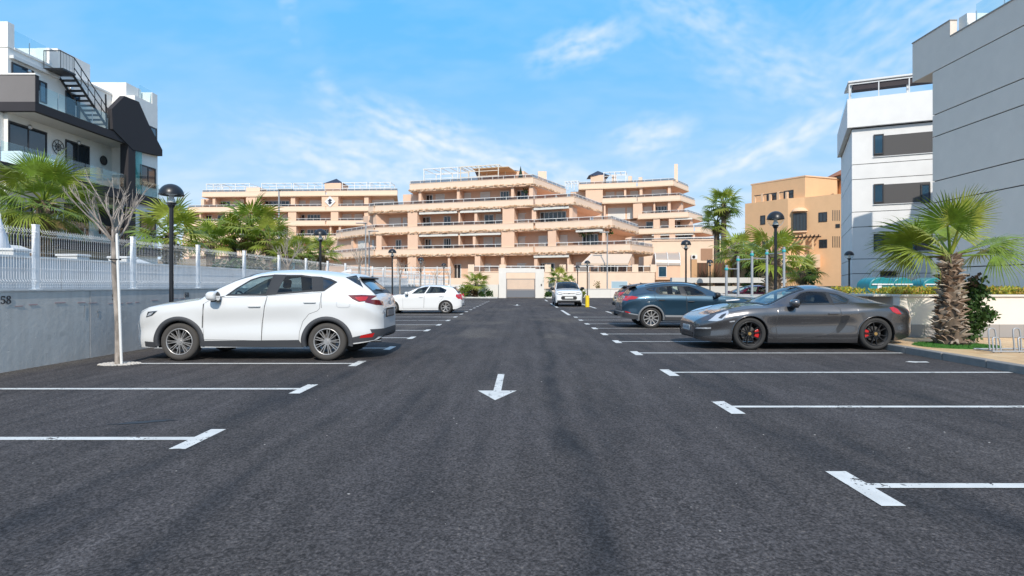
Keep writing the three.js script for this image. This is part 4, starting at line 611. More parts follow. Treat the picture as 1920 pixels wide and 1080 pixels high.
function makeCar(name, label, c, [X, Z, turn], group) {
  const root = thing(name, label, 'car', [0, 0, 0], group);
  const f = {}; for (const k of ['t', 'h', 'w', 'bw', 'r', 'e', 'b']) f[k] = typeof c[k] === 'number' ? () => c[k] : pchip(c[k]);
  const L = c.L, wy = c.wr - 0.005, Ra = c.ra;
  const cache = new Map();
  const sec = (x) => {
    const key = Math.round(x * 5000); if (cache.has(key)) return cache.get(key);
    const W = f.w(x), B = f.b(x), Tp = f.t(x), Hh = clamp(f.h(x), B + 0.08, Tp - 0.03), R = Math.min(f.r(x), W * 0.985), E = Math.min(f.e(x), (Tp - Hh) * 0.8), bw = W * f.bw(x);
    let flare = 0; for (const wx of c.wheels) flare = Math.max(flare, Math.exp(-(((x - wx) / (Ra * 1.15)) ** 4)));
    const zs = pchip([[B, W * 0.955], [lerp(B, Hh, 0.22), W * (0.985 + (c.flare ?? 0.006) * flare)], [lerp(B, Hh, 0.5), W * (0.992 - (c.waist ?? 0) * (1 - flare) + (c.flare ?? 0.006) * flare)], [lerp(B, Hh, 0.8), W * 0.998], [Hh, bw],
      [lerp(Hh, Tp - E, 0.5), lerp(bw, R, 0.47)], [Tp - E, R]]);
    const s = { W, B, T: Tp, H: Hh, R, E, zs, top: (z) => Tp - E * Math.pow(Math.min(1, Math.abs(z) / R), c.crown ?? 2.6) }; cache.set(key, s); return s;
  };
  const arch = (x) => { let y = -1; for (const wx of c.wheels) { const q = Ra * Ra - (x - wx) ** 2; if (q > 0) y = Math.max(y, wy + Math.sqrt(q)); } return y; };
  const zAt = (x, y) => sec(clamp(x, 0, L)).zs(y);
  const inside = (x, z, y) => { const s = sec(x); if (y < s.B) return false; return y <= s.T - s.E ? Math.abs(z) <= s.zs(y) : y <= s.top(z) && Math.abs(z) <= s.R; };
  const xEnd = (z, y, dir) => { let a = dir < 0 ? 0 : L, b = dir < 0 ? 1.1 : L - 1.1; if (inside(a, z, y)) return a; for (let i = 0; i < 26; i++) { const m = (a + b) / 2; inside(m, z, y) ? b = m : a = m; } return b; };
  // stations along the length
  let xs = []; for (let x = 0; x <= L + 1e-6; x += 0.025) xs.push(x); xs.push(L, 0.006, 0.013, L - 0.006, L - 0.013);
  for (const wx of c.wheels) for (let i = 0; i <= 28; i++) { const a = Math.PI * i / 28; xs.push(wx + Ra * 0.9999 * Math.cos(a)); } for (const wx of c.wheels) xs.push(wx - Ra - 0.0004, wx + Ra + 0.0004);
  xs = xs.filter((x) => x >= 0 && x <= L).sort((a, b) => a - b).filter((x, i, a) => !i || x - a[i - 1] > 2e-4);
  const n1 = 16, n2_ = 14, n3_ = 10, N = n1 + n2_ + n3_ + 1;
  const sideCut = c.cut.map((k) => c.glass[k]), topCut = [c.wind, c.rear].filter(Boolean);
  const bodyP = [], bodyI = [];
  for (const sgn of [1, -1]) {
    const k0 = bodyP.length / 3, info = [];
    for (const x of xs) {
      const s = sec(x), yb = Math.min(Math.max(s.B, arch(x)), s.H - 0.02);
      for (let j = 0; j < N; j++) {
        let y, z;
        if (j <= n1) { y = lerp(yb, s.H, j / n1); z = s.zs(y); } else if (j <= n1 + n2_) { y = lerp(s.H, s.T - s.E, (j - n1) / n2_); z = s.zs(y); } else { z = s.R * (1 - (j - n1 - n2_) / n3_); y = s.top(z); }
        bodyP.push(x, y, z * sgn); info.push([x, y, z, s.R]);
      }
    }
    for (let i = 0; i + 1 < xs.length; i++) for (let j = 0; j + 1 < N; j++) {
      const q = [i * N + j, i * N + j + 1, (i + 1) * N + j + 1, (i + 1) * N + j], p = q.map((k) => info[k]);
      if (j < n1 + n2_) { if (sideCut.some((g) => p.every(([x, y]) => inPoly(g, x, y)))) continue; } else if (topCut.some((g) => p.every(([x, , z, R]) => x > g.x0 && x < g.x1 && z < R * (g.k ?? 0.94) - 0.005))) continue;
      const [a, b, d, e] = q.map((k) => k + k0); sgn > 0 ? bodyI.push(a, e, b, b, e, d) : bodyI.push(a, b, e, b, d, e);
    }
  }
  const half = xs.length * N;                                   // caps across the ends
  for (const [i, fl] of [[0, 1], [xs.length - 1, 0]]) for (let j = 0; j + 1 < N; j++) { const a = i * N + j, b = a + 1, d = half + a, e = half + b; fl ? bodyI.push(a, b, d, b, e, d) : bodyI.push(a, d, b, b, d, e); }
  part(root, 'body', meshG(bodyP, bodyI), c.paint);
  { // underbody with wheel wells
    const P = [], I = []; const well = 0.30;
    xs.forEach((x, i) => { const s = sec(x), bt = Math.max(s.B, arch(x)), zi = Math.max(0.2, s.W - well), yb = s.B + 0.015; for (const [z, y] of [[s.zs(bt) - 0.006, bt], [zi, bt], [zi, yb], [-zi, yb], [-zi, bt], [-s.zs(bt) + 0.006, bt]]) P.push(x, y, z); if (i) for (let j = 0; j < 5; j++) { const a = (i - 1) * 6 + j; I.push(a, a + 1, a + 6, a + 1, a + 7, a + 6); } });
    part(root, 'underbody', meshG(P, I, null, true), MC.under);
  }
  // panels laid on the surface
  const columns = (pl, step) => { const us = pl.map((p) => p[0]); let lo = Math.min(...us), hi = Math.max(...us); const out = new Set(us); for (let u = lo; u < hi; u += step) out.add(u); return [...out].sort((a, b) => a - b).map((u) => clamp(u, lo + 1e-4, hi - 1e-4)); };
  const span = (pl, u) => { const v = []; for (let i = 0, j = pl.length - 1; i < pl.length; j = i++) { const [a, b] = pl[i], [p, q] = pl[j]; if ((a > u) !== (p > u)) v.push(b + (u - a) / (p - a) * (q - b)); } return v.length ? [Math.min(...v), Math.max(...v)] : null; };
  function sheet(pl, at, step = 0.03, vstep = 0.04) {
    const us = columns(pl, step), vs = pl.map((p) => p[1]), nr = Math.max(1, Math.ceil((Math.max(...vs) - Math.min(...vs)) / vstep)), P = [], I = []; let k = 0;
    for (const u of us) { const s = span(pl, u); if (!s) continue; for (let j = 0; j <= nr; j++) P.push(...at(u, lerp(s[0], s[1], j / nr))); if (k) for (let j = 0; j < nr; j++) { const a = (k - 1) * (nr + 1) + j; I.push(a, a + nr + 1, a + 1, a + 1, a + nr + 1, a + nr + 2); } k++; }
    return meshG(P, I);
  }
  const onSide = (off, sgn) => (x, y) => [x, y, sgn * (zAt(x, y) + off)];
  const onEnd = (off, dir) => (z, y) => [xEnd(z, y, dir) + dir * off, y, z];
  const side = (parent, nm, pl, mat, off = 0.004, both = true) => { let first; for (const sgn of both ? [1, -1] : [1]) { const m = part(parent, nm, sheet(pl, onSide(off, sgn)), mat); first ??= m; } return first; };
  const end = (parent, nm, pl, mat, dir, off = 0.004, mirror = false) => { let first; for (const q of mirror ? [pl, pl.map(([z, y]) => [-z, y])] : [pl]) { const m = part(parent, nm, sheet(q, onEnd(off, dir), 0.02, 0.03), mat); first ??= m; } return first; };
  function ribbon(path, closed, width, off, sgn = 1, inward = true) {
    const pts = []; const n = path.length; for (let i = 0; i < (closed ? n : n - 1); i++) { const a = path[i], b = path[(i + 1) % n], l = Math.hypot(b[0] - a[0], b[1] - a[1]), k = Math.max(1, Math.ceil(l / 0.03)); for (let j = 0; j < k; j++) pts.push([lerp(a[0], b[0], j / k), lerp(a[1], b[1], j / k)]); } if (!closed) pts.push(path[n - 1]);
    let area = 0; for (let i = 0; i < n; i++) { const a = path[i], b = path[(i + 1) % n]; area += a[0] * b[1] - b[0] * a[1]; } const dirn = closed ? (area > 0 ? 1 : -1) : 1;
    const P = [], I = [], m = pts.length;
    for (let i = 0; i < m; i++) { const a = pts[closed ? (i + m - 1) % m : Math.max(0, i - 1)], b = pts[closed ? (i + 1) % m : Math.min(m - 1, i + 1)], l = Math.hypot(b[0] - a[0], b[1] - a[1]) || 1, nx = -(b[1] - a[1]) / l * dirn, ny = (b[0] - a[0]) / l * dirn;
      const p = pts[i], w0 = closed ? 0 : -width / 2, w1 = closed ? width : width / 2; for (const w of [w0, w1]) { const x = p[0] + nx * w, y = p[1] + ny * w; P.push(x, y, sgn * (zAt(x, y) + off)); } }
    for (let i = 0; i < (closed ? m : m - 1); i++) { const a = i * 2, b = ((i + 1) % m) * 2; I.push(a, b, a + 1, a + 1, b, b + 1); }
    return meshG(P, I);
  }
  // glass
  const glassPart = {};
  for (const [k, pl] of Object.entries(c.glass)) for (const sgn of [1, -1]) {
    const m = part(root, 'side_window', sheet(pl, onSide(0.003, sgn)), c.cut.includes(k) ? (c.tinted?.includes(k) ? MC.tint : MC.glass) : MC.rearGlass);
    part(m, 'window_trim', ribbon(pl, true, c.trimW ?? 0.028, 0.007, sgn), c.trimMat ?? MC.trim);
  }
  for (const pl of c.pillars ?? []) side(root, 'pillar_cover', pl, MC.trim, 0.005);
  const topSheet = (x0, x1, k, off, cut0 = -1, cut1 = 1) => { const P = [], I = [], nx = 14, nz = 16; for (let i = 0; i <= nx; i++) { const x = lerp(x0, x1, i / nx), s = sec(x); for (let j = 0; j <= nz; j++) { const z = s.R * k * lerp(cut0, cut1, j / nz); P.push(x, s.top(z) + off, z); if (i && j) { const a = (i - 1) * (nz + 1) + j - 1; I.push(a, a + 1, a + nz + 1, a + 1, a + nz + 2, a + nz + 1); } } } return meshG(P, I); };
  for (const [g, nm] of [[c.wind, 'windscreen'], [c.rear, 'rear_window']]) if (g) {
    const k = g.k ?? 0.94, m = part(root, nm, topSheet(g.x0, g.x1, k, 0.004), g.mat ?? MC.glass);
    for (const [a, b] of [[g.x0 - 0.02, g.x0 + 0.05], [g.x1 - 0.05, g.x1 + 0.02]]) part(m, 'screen_border', topSheet(a, b, k, 0.008), MC.trim);
    for (const sg of [-1, 1]) part(m, 'screen_border', topSheet(g.x0 + 0.05, g.x1 - 0.05, k, 0.007, sg > 0 ? 0.9 : -1, sg > 0 ? 1 : -0.9), MC.trim);
  }
  // doors with their gaps and handles
  for (const d of c.doors) for (const sgn of [1, -1]) {
    const m = part(root, 'door', sheet(d.shape, onSide(0.0035, sgn)), c.paint); part(m, 'door_gap', ribbon(d.shape, true, -0.006, 0.002, sgn), MC.seam);
    if (d.handle) { const [hx, hy, hw] = d.handle, g = new RoundedBoxGeometry(hw, 0.034, 0.045, 3, 0.015); const h = part(m, 'handle', g, d.handleMat ?? c.paint); h.position.set(hx, hy, sgn * (zAt(hx, hy) + 0.014)); }
  }
  for (const wx of c.wheels) {
    const P = [], I = []; const r0 = Ra - 0.004, r1 = Ra + (c.archW ?? 0.07), n = 48, a0 = c.archFrom ?? -0.18;
    if (c.archW !== 0) for (const sgn of [1, -1]) { P.length = I.length = 0; for (let i = 0; i <= n; i++) { const a = lerp(a0, Math.PI - a0, i / n); for (const [r, o] of [[r0, -0.05], [r0, 0.012], [(r0 + r1) / 2, 0.018], [r1, 0.012], [r1 + 0.004, -0.01]]) { const x = clamp(wx + r * Math.cos(a), 0.02, L - 0.02), y = wy + r * Math.sin(a); P.push(x, y, sgn * (zAt(clamp(wx + (r0 + 0.02) * Math.cos(a), .02, L - .02), Math.max(y, f.b(x))) + o)); } if (i) for (let j = 0; j < 4; j++) { const b = (i - 1) * 5 + j; I.push(b, b + 1, b + 5, b + 1, b + 6, b + 5); } } part(root, 'wheel_arch', meshG(P, I), c.archMat ?? MC.clad); }
  }
  // wheels
  const tw = c.tw ?? 0.22, rr = c.rr, tp = [[rr - 0.005, -tw / 2 + 0.02], [rr + 0.03, -tw / 2 + 0.004], [c.wr - 0.05, -tw / 2], [c.wr - 0.018, -tw / 2 + 0.014], [c.wr - 0.002, -tw / 2 + 0.045], [c.wr, 0], [c.wr - 0.002, tw / 2 - 0.045], [c.wr - 0.018, tw / 2 - 0.014], [c.wr - 0.05, tw / 2], [rr + 0.03, tw / 2 - 0.004], [rr - 0.005, tw / 2 - 0.02]];
  const tyreG = new THREE.LatheGeometry(tp.map(([r, y]) => new THREE.Vector2(r, y)), 56).rotateX(Math.PI / 2);
  const barrel = new THREE.LatheGeometry([[rr - 0.002, -tw / 2 + 0.03], [rr - 0.03, -tw / 2 + 0.06], [rr - 0.035, tw / 2 - 0.05], [rr - 0.012, tw / 2 - 0.018], [rr + 0.004, tw / 2 - 0.014], [rr + 0.006, tw / 2 - 0.03]].map(([r, y]) => new THREE.Vector2(r, y)), 56).rotateX(Math.PI / 2);
  const zf = tw / 2 - 0.025;
  const spoke = (ang, w0, w1, skew) => { const r0 = 0.045, r1 = rr - 0.008, P = [], I = []; for (const [r, w, z0, z1, s] of [[r0, w0, zf - 0.05, zf - 0.012, 0], [r0 + (r1 - r0) * 0.5, lerp(w0, w1, 0.4), zf - 0.045, zf - 0.004, skew * 0.5], [r1, w1, zf - 0.035, zf, skew]]) for (const [t, z] of [[-w / 2, z0], [-w / 2 * 0.8, z1], [w / 2 * 0.8, z1], [w / 2, z0]]) { const x = r, y = t + s, ca = Math.cos(ang), sa = Math.sin(ang); P.push(x * ca - y * sa, x * sa + y * ca, z); }
    for (let i = 0; i < 2; i++) for (let j = 0; j < 4; j++) { const a = i * 4 + j, b = i * 4 + (j + 1) % 4; I.push(a, b, a + 4, b, b + 4, a + 4); } return meshG(P, I, null, true); };
  const parts = [new THREE.TorusGeometry(rr - 0.006, 0.011, 8, 56).translate(0, 0, tw / 2 - 0.02), new THREE.CylinderGeometry(0.062, 0.07, 0.05, 24).rotateX(Math.PI / 2).translate(0, 0, zf - 0.03)];
  for (let i = 0; i < c.spokes.n; i++) { const a = (i + 0.5) / c.spokes.n * 2 * Math.PI; if (c.spokes.pair) { for (const s of [-1, 1]) parts.push(spoke(a + s * c.spokes.pair, c.spokes.w0, c.spokes.w1, s * (c.spokes.skew ?? 0))); } else parts.push(spoke(a, c.spokes.w0, c.spokes.w1, 0)); }
  const rimG = merge(parts), discG = new THREE.CylinderGeometry(rr * 0.6, rr * 0.6, 0.024, 40).rotateX(Math.PI / 2).translate(0, 0, -0.005);
  const capG = new THREE.CylinderGeometry(0.034, 0.034, 0.012, 20).rotateX(Math.PI / 2).translate(0, 0, zf - 0.002);
  const calG = (() => { const s = new THREE.Shape(); const r0 = rr * 0.52, r1 = rr * 0.82; s.absarc(0, 0, r1, -0.42, 0.42, false); s.absarc(0, 0, r0, 0.42, -0.42, true); return new THREE.ExtrudeGeometry(s, { depth: 0.05, bevelEnabled: true, bevelSize: 0.006, bevelThickness: 0.006, bevelSegments: 2 }).translate(0, 0, 0); })();
  c.wheels.forEach((wx, wi) => { for (const sgn of [1, -1]) {
    const w = new THREE.Group(); w.name = 'wheel'; root.add(w); w.position.set(wx, c.wr, sgn * (c.track ?? (f.w(wx) - tw / 2 - 0.02))); if (sgn < 0) w.rotation.y = Math.PI;
    const spin = (wi + (sgn + 1)) * 0.37 + (c.spin ?? 0);
    part(w, 'tyre', tyreG, c.tyreMat ?? MC.tyre); const rim = part(w, 'rim', rimG, c.rimMat ?? MC.alloy); rim.rotation.z = spin; part(w, 'rim_barrel', barrel, MC.barrel); part(w, 'brake_disc', discG, MC.disc); part(w, 'hub_cap', capG, c.capMat ?? c.rimMat ?? MC.alloy);
    if (c.caliper) { const k = part(w, 'brake_caliper', calG, c.caliper); const toFront = (wi === 0) ? 0 : Math.PI; k.rotation.z = sgn > 0 ? toFront : Math.PI - toFront; }
  } });
  // seats and dashboard
  if (c.seats) for (const [sx, mat] of c.seats) for (const sz of [-0.36, 0.36]) {
    const y0 = 0.36, g = merge([new RoundedBoxGeometry(0.5, 0.16, 0.5, 2, 0.06).translate(0, y0, 0), new RoundedBoxGeometry(0.14, 0.62, 0.48, 2, 0.06).rotateZ(-0.22).translate(0.3, y0 + 0.33, 0), new RoundedBoxGeometry(0.09, 0.17, 0.26, 2, 0.04).rotateZ(-0.15).translate(0.4, y0 + 0.73, 0)]);
    const m = part(root, 'seat', g, mat ?? MC.seat); m.position.set(sx, c.seatY ?? 0.1, sz);
  }
  if (c.dash) { const [dx, dy] = c.dash; const m = part(root, 'dashboard', new RoundedBoxGeometry(0.34, 0.34, f.w(dx) * 1.75, 2, 0.08), MC.seat); m.position.set(dx, dy, 0); const s = part(root, 'steering_wheel', new THREE.TorusGeometry(0.18, 0.016, 8, 28), MC.trim); s.position.set(dx + 0.33, dy + 0.1, c.rhd ? -0.36 : 0.36); s.rotation.y = Math.PI / 2; s.rotation.z = 0.0; s.rotateX(-0.35); }
  // mirrors
  if (c.mirror) for (const sgn of [1, -1]) { const [mx, my, s] = c.mirror; const g = new THREE.SphereGeometry(1, 24, 16); const p = g.attributes.position; for (let i = 0; i < p.count; i++) { let x = p.getX(i), y = p.getY(i), z = p.getZ(i); x = Math.sign(x) * Math.abs(x) ** 0.7 * (x > 0 ? 0.5 : 1); y = Math.sign(y) * Math.abs(y) ** 0.75; z = Math.sign(z) * Math.abs(z) ** 0.7; p.setXYZ(i, x * 0.11 * s, y * 0.075 * s, z * 0.115 * s); } g.computeVertexNormals();
    const m = part(root, 'mirror', g, c.mirrorMat ?? c.paint); m.position.set(mx, my, sgn * (zAt(mx, my - 0.08) + 0.13 * s)); const k = part(m, 'mirror_foot', new RoundedBoxGeometry(0.1, 0.05, 0.2, 2, 0.02), MC.trim); k.position.set(0.0, -0.07 * s, -sgn * 0.05); part(m, 'mirror_glass', new THREE.CircleGeometry(0.07 * s, 20).rotateY(Math.PI / 2).translate(0.058 * s, 0, 0), MC.chrome); }
  c.extra?.({ root, side, end, ribbon, sheet, onSide, onEnd, zAt, sec, xEnd, f, topSheet });
  root.position.set(X, 0, -Z); root.rotation.y = turn; return root;
}
// ---- white family SUV by the wall
{
  const q = (u, v) => [u / 393 + 0.096, (705 - v) / 393], Q = (...a) => { const o = []; for (let i = 0; i < a.length; i += 2) o.push(q(a[i], a[i + 1])); return o; };
  const paint = phys(0.64, 0.64, 0.63, 0.32, { clearcoat: 1, clearcoatRoughness: 0.04 });
  const arcPts = (cx, r, a0, a1, n = 10) => Array.from({ length: n + 1 }, (_, i) => { const a = lerp(a0, a1, i / n); return [cx + r * Math.cos(a), 0.34 + r * Math.sin(a)]; });
  const cfg = {
    L: 4.5, wr: 0.345, rr: 0.238, ra: 0.385, wheels: [0.91, 3.565], tw: 0.225, paint, archW: 0.075, tyreMat: MC.tyreDusty, rimMat: MC.alloy, waist: 0.03,
    t: [[0, 0.76], [0.02, 0.83], [0.07, 0.9], [0.16, 0.955], [0.36, 1.03], [0.69, 1.09], [1.0, 1.13], [1.16, 1.15], [1.4, 1.29], [1.63, 1.42], [1.88, 1.535], [2.14, 1.61], [2.52, 1.658], [2.9, 1.665], [3.28, 1.645], [3.6, 1.61], [3.98, 1.56], [4.05, 1.53], [4.12, 1.45], [4.36, 1.23], [4.43, 1.14], [4.48, 1.02], [4.5, 0.95]],
    h: [[0, 0.62], [0.1, 0.8], [0.4, 0.95], [0.9, 1.03], [1.2, 1.08], [2, 1.13], [3, 1.18], [3.6, 1.20], [4.1, 1.16], [4.3, 1.05], [4.5, 0.85]],
    w: [[0, 0.60], [0.03, 0.68], [0.1, 0.76], [0.25, 0.84], [0.5, 0.895], [0.9, 0.915], [2.2, 0.915], [3.5, 0.915], [3.9, 0.895], [4.2, 0.83], [4.36, 0.73], [4.46, 0.60], [4.5, 0.48]],
    bw: [[0, 0.97], [0.9, 0.955], [2, 0.955], [3.6, 0.94], [4.2, 0.93], [4.5, 0.95]],
    r: [[0, 0.56], [0.1, 0.68], [0.5, 0.80], [1.15, 0.80], [1.5, 0.72], [2.1, 0.645], [3, 0.63], [3.7, 0.60], [4.05, 0.58], [4.2, 0.64], [4.36, 0.68], [4.5, 0.58]],
    e: [[0, 0.03], [0.5, 0.06], [1.1, 0.07], [1.6, 0.075], [2.2, 0.085], [3.9, 0.085], [4.1, 0.05], [4.36, 0.03], [4.5, 0.03]],
    b: [[0, 0.36], [0.06, 0.27], [0.2, 0.235], [1.4, 0.24], [3.1, 0.255], [3.95, 0.29], [4.2, 0.32], [4.42, 0.37], [4.5, 0.43]],
    glass: { a: Q(640, 244, 700, 190, 790, 128, 860, 104, 960, 92, 938, 242), b: Q(1032, 94, 1150, 94, 1236, 106, 1268, 214, 992, 236, 1010, 160), c: Q(1290, 108, 1360, 122, 1415, 146, 1338, 212, 1322, 212) }, cut: ['a', 'b'], tinted: ['b'], trimW: 0.03,
    pillars: [Q(952, 91, 1040, 93, 1022, 160, 1004, 236, 930, 242), Q(1228, 104, 1300, 108, 1330, 213, 1260, 216), Q(560, 258, 640, 244, 632, 250, 570, 262)],
    wind: { x0: 1.2, x1: 2.06, k: 0.95 }, rear: { x0: 4.1, x1: 4.36, k: 0.93, mat: MC.rearGlass },
    doors: [{ shape: [q(500, 300), q(560, 262), q(938, 246), q(925, 330), q(905, 440), q(902, 560), q(500, 552), q(492, 470)], handle: [...q(858, 318), 0.22] }, { shape: [q(945, 246), q(1320, 222), q(1318, 330), q(1300, 350), q(1240, 372), q(1195, 425), q(1172, 500), q(1168, 556), q(907, 560), q(910, 440), q(930, 330)], handle: [...q(1248, 290), 0.22] }],
    seats: [[1.95], [2.85]], seatY: 0.3, dash: [1.45, 0.98], mirror: [1.62, 1.17, 1.15],
    spokes: { n: 9, pair: 0.13, w0: 0.015, w1: 0.014, skew: -0.004 },
    extra: ({ root, side, end, ribbon, sheet, onSide, onEnd, zAt, sec, xEnd, topSheet }) => {
      side(root, 'sill_cladding', [q(482, 562), q(1170, 556), q(1200, 612), q(480, 600)], MC.clad, 0.012);
      side(root, 'headlight', [q(78, 398), q(90, 358), q(168, 350), q(130, 384)], MC.lampDark, 0.006);
      side(root, 'headlight_beam', [q(88, 390), q(104, 366), q(140, 360), q(120, 380)], MC.lamp, 0.009);
      side(root, 'front_bumper_trim', [q(64, 604), q(64, 568), q(148, 572), q(160, 612)], MC.clad, 0.008);
      end(root, 'grille', [[-0.5, 0.56], [0.5, 0.56], [0.56, 0.8], [-0.56, 0.8]], MC.trim, -1, 0.006);
      end(root, 'lower_intake', [[-0.6, 0.36], [0.6, 0.36], [0.58, 0.44], [-0.58, 0.44]], MC.trim, -1, 0.006);
      side(root, 'taillight', [q(1507, 240), q(1600, 238), q(1700, 244), q(1640, 282), q(1585, 288), q(1540, 268)], MC.redDark, 0.006);
      side(root, 'taillight_lens', [q(1555, 254), q(1605, 250), q(1640, 252), q(1628, 278), q(1592, 284), q(1568, 268)], MC.red, 0.009);
      end(root, 'taillight_inner', [[0.44, 0.99], [0.44, 1.06], [0.76, 1.11], [0.79, 1.05], [0.66, 1.0]], MC.redDark, 1, 0.006, true);
      side(root, 'rear_side_glass', [q(1462, 112), q(1540, 96), q(1600, 190), q(1580, 176)], MC.rearGlass, 0.005);
      side(root, 'rear_bumper_trim', [q(1530, 580), q(1538, 540), q(1680, 508), q(1705, 503), q(1705, 540), q(1680, 562)], MC.clad, 0.010);
      end(root, 'rear_skirt', [[-0.72, 0.42], [0.72, 0.42], [0.76, 0.56], [-0.76, 0.56]], MC.clad, 1, 0.008);
      side(root, 'reflector', [q(1590, 545), q(1600, 525), q(1685, 512), q(1672, 542)], MC.red, 0.014);
      const rec = end(root, 'plate_recess', [[-0.36, 0.76], [0.36, 0.76], [0.3, 0.93], [-0.3, 0.93]], MC.trim, 1, 0.004); const pl = part(root, 'number_plate', boxG(0.014, 0.11, 0.5), MC.plateGrey); pl.position.set(4.515, 0.84, 0);
      const em = part(root, 'badge', new THREE.TorusGeometry(0.062, 0.009, 8, 28), MC.chrome); em.rotation.y = Math.PI / 2; em.scale.set(1.15, 0.85, 1); em.position.set(4.455 + 0.035, 1.06, 0); const wing = part(em, 'badge_wing', new THREE.TorusGeometry(0.045, 0.007, 6, 20, Math.PI), MC.chrome); wing.position.y = 0.03; wing.rotation.z = Math.PI;
      for (const [dz, tx] of [[0.44, 'CX-5']]) { const g = new TextGeometry(tx, { font, size: 0.055, depth: 0.006, curveSegments: 3 }); g.computeBoundingBox(); g.translate(-g.boundingBox.max.x / 2, 0, 0); g.rotateY(Math.PI / 2); const m = part(root, 'model_badge', g, MC.chrome); m.position.set(xEnd(dz, 0.86, 1) + 0.006, 0.84, dz + 0.1); }
      const spo = part(root, 'rear_spoiler', topSheet(3.86, 4.08, 1.02, 0.014), paint); const lip = part(root, 'spoiler_lip', new RoundedBoxGeometry(0.1, 0.035, 1.08, 2, 0.015), MC.trim); lip.position.set(4.1, 1.50, 0); lip.rotation.z = -0.2;
      const wip = part(root, 'rear_wiper', rodG(V(4.37, 1.26, 0), V(4.33, 1.285, 0.42), 0.014, 0.008), MC.trim);
      const fin = new THREE.ExtrudeGeometry(new THREE.Shape([new THREE.Vector2(0, 0), new THREE.Vector2(0.2, 0), new THREE.Vector2(0.19, 0.055), new THREE.Vector2(0.12, 0.04)]), { depth: 0.02, bevelEnabled: true, bevelSize: 0.006, bevelThickness: 0.006 }); const fa = part(root, 'roof_aerial', fin, paint); fa.position.set(3.55, 1.615, -0.01);
      const cap = []; for (let i = 0; i < 24; i++) { const a = i / 24 * 2 * Math.PI; const [cx, cy] = q(1481, 302); cap.push([cx + 0.12 * Math.sign(Math.cos(a)) * Math.abs(Math.cos(a)) ** 0.5, cy + 0.068 * Math.sign(Math.sin(a)) * Math.abs(Math.sin(a)) ** 0.5]); }
      part(root, 'fuel_flap_gap', ribbon(cap, true, 0.006, 0.003, 1), MC.silver);
      side(root, 'wing_gap', [q(492, 300), q(497, 300), q(488, 470), q(483, 470)], MC.seam, 0.002);
      part(root, 'crease', ribbon([q(1322, 225), q(1330, 330)], false, 0.008, 0.002, 1), MC.seam);
      part(root, 'exhaust', new THREE.CylinderGeometry(0.04, 0.04, 0.2, 20).rotateZ(Math.PI / 2), MC.chrome).position.set(4.36, 0.34, 0.5);
    },
  };
  CARS.push(() => makeCar('parked_suv', 'large white SUV with grey wheel arches parked nose to the wall', cfg, [-7.08, 10.35 + 0.915 - 0.02, 0], 'parked cars'));
}
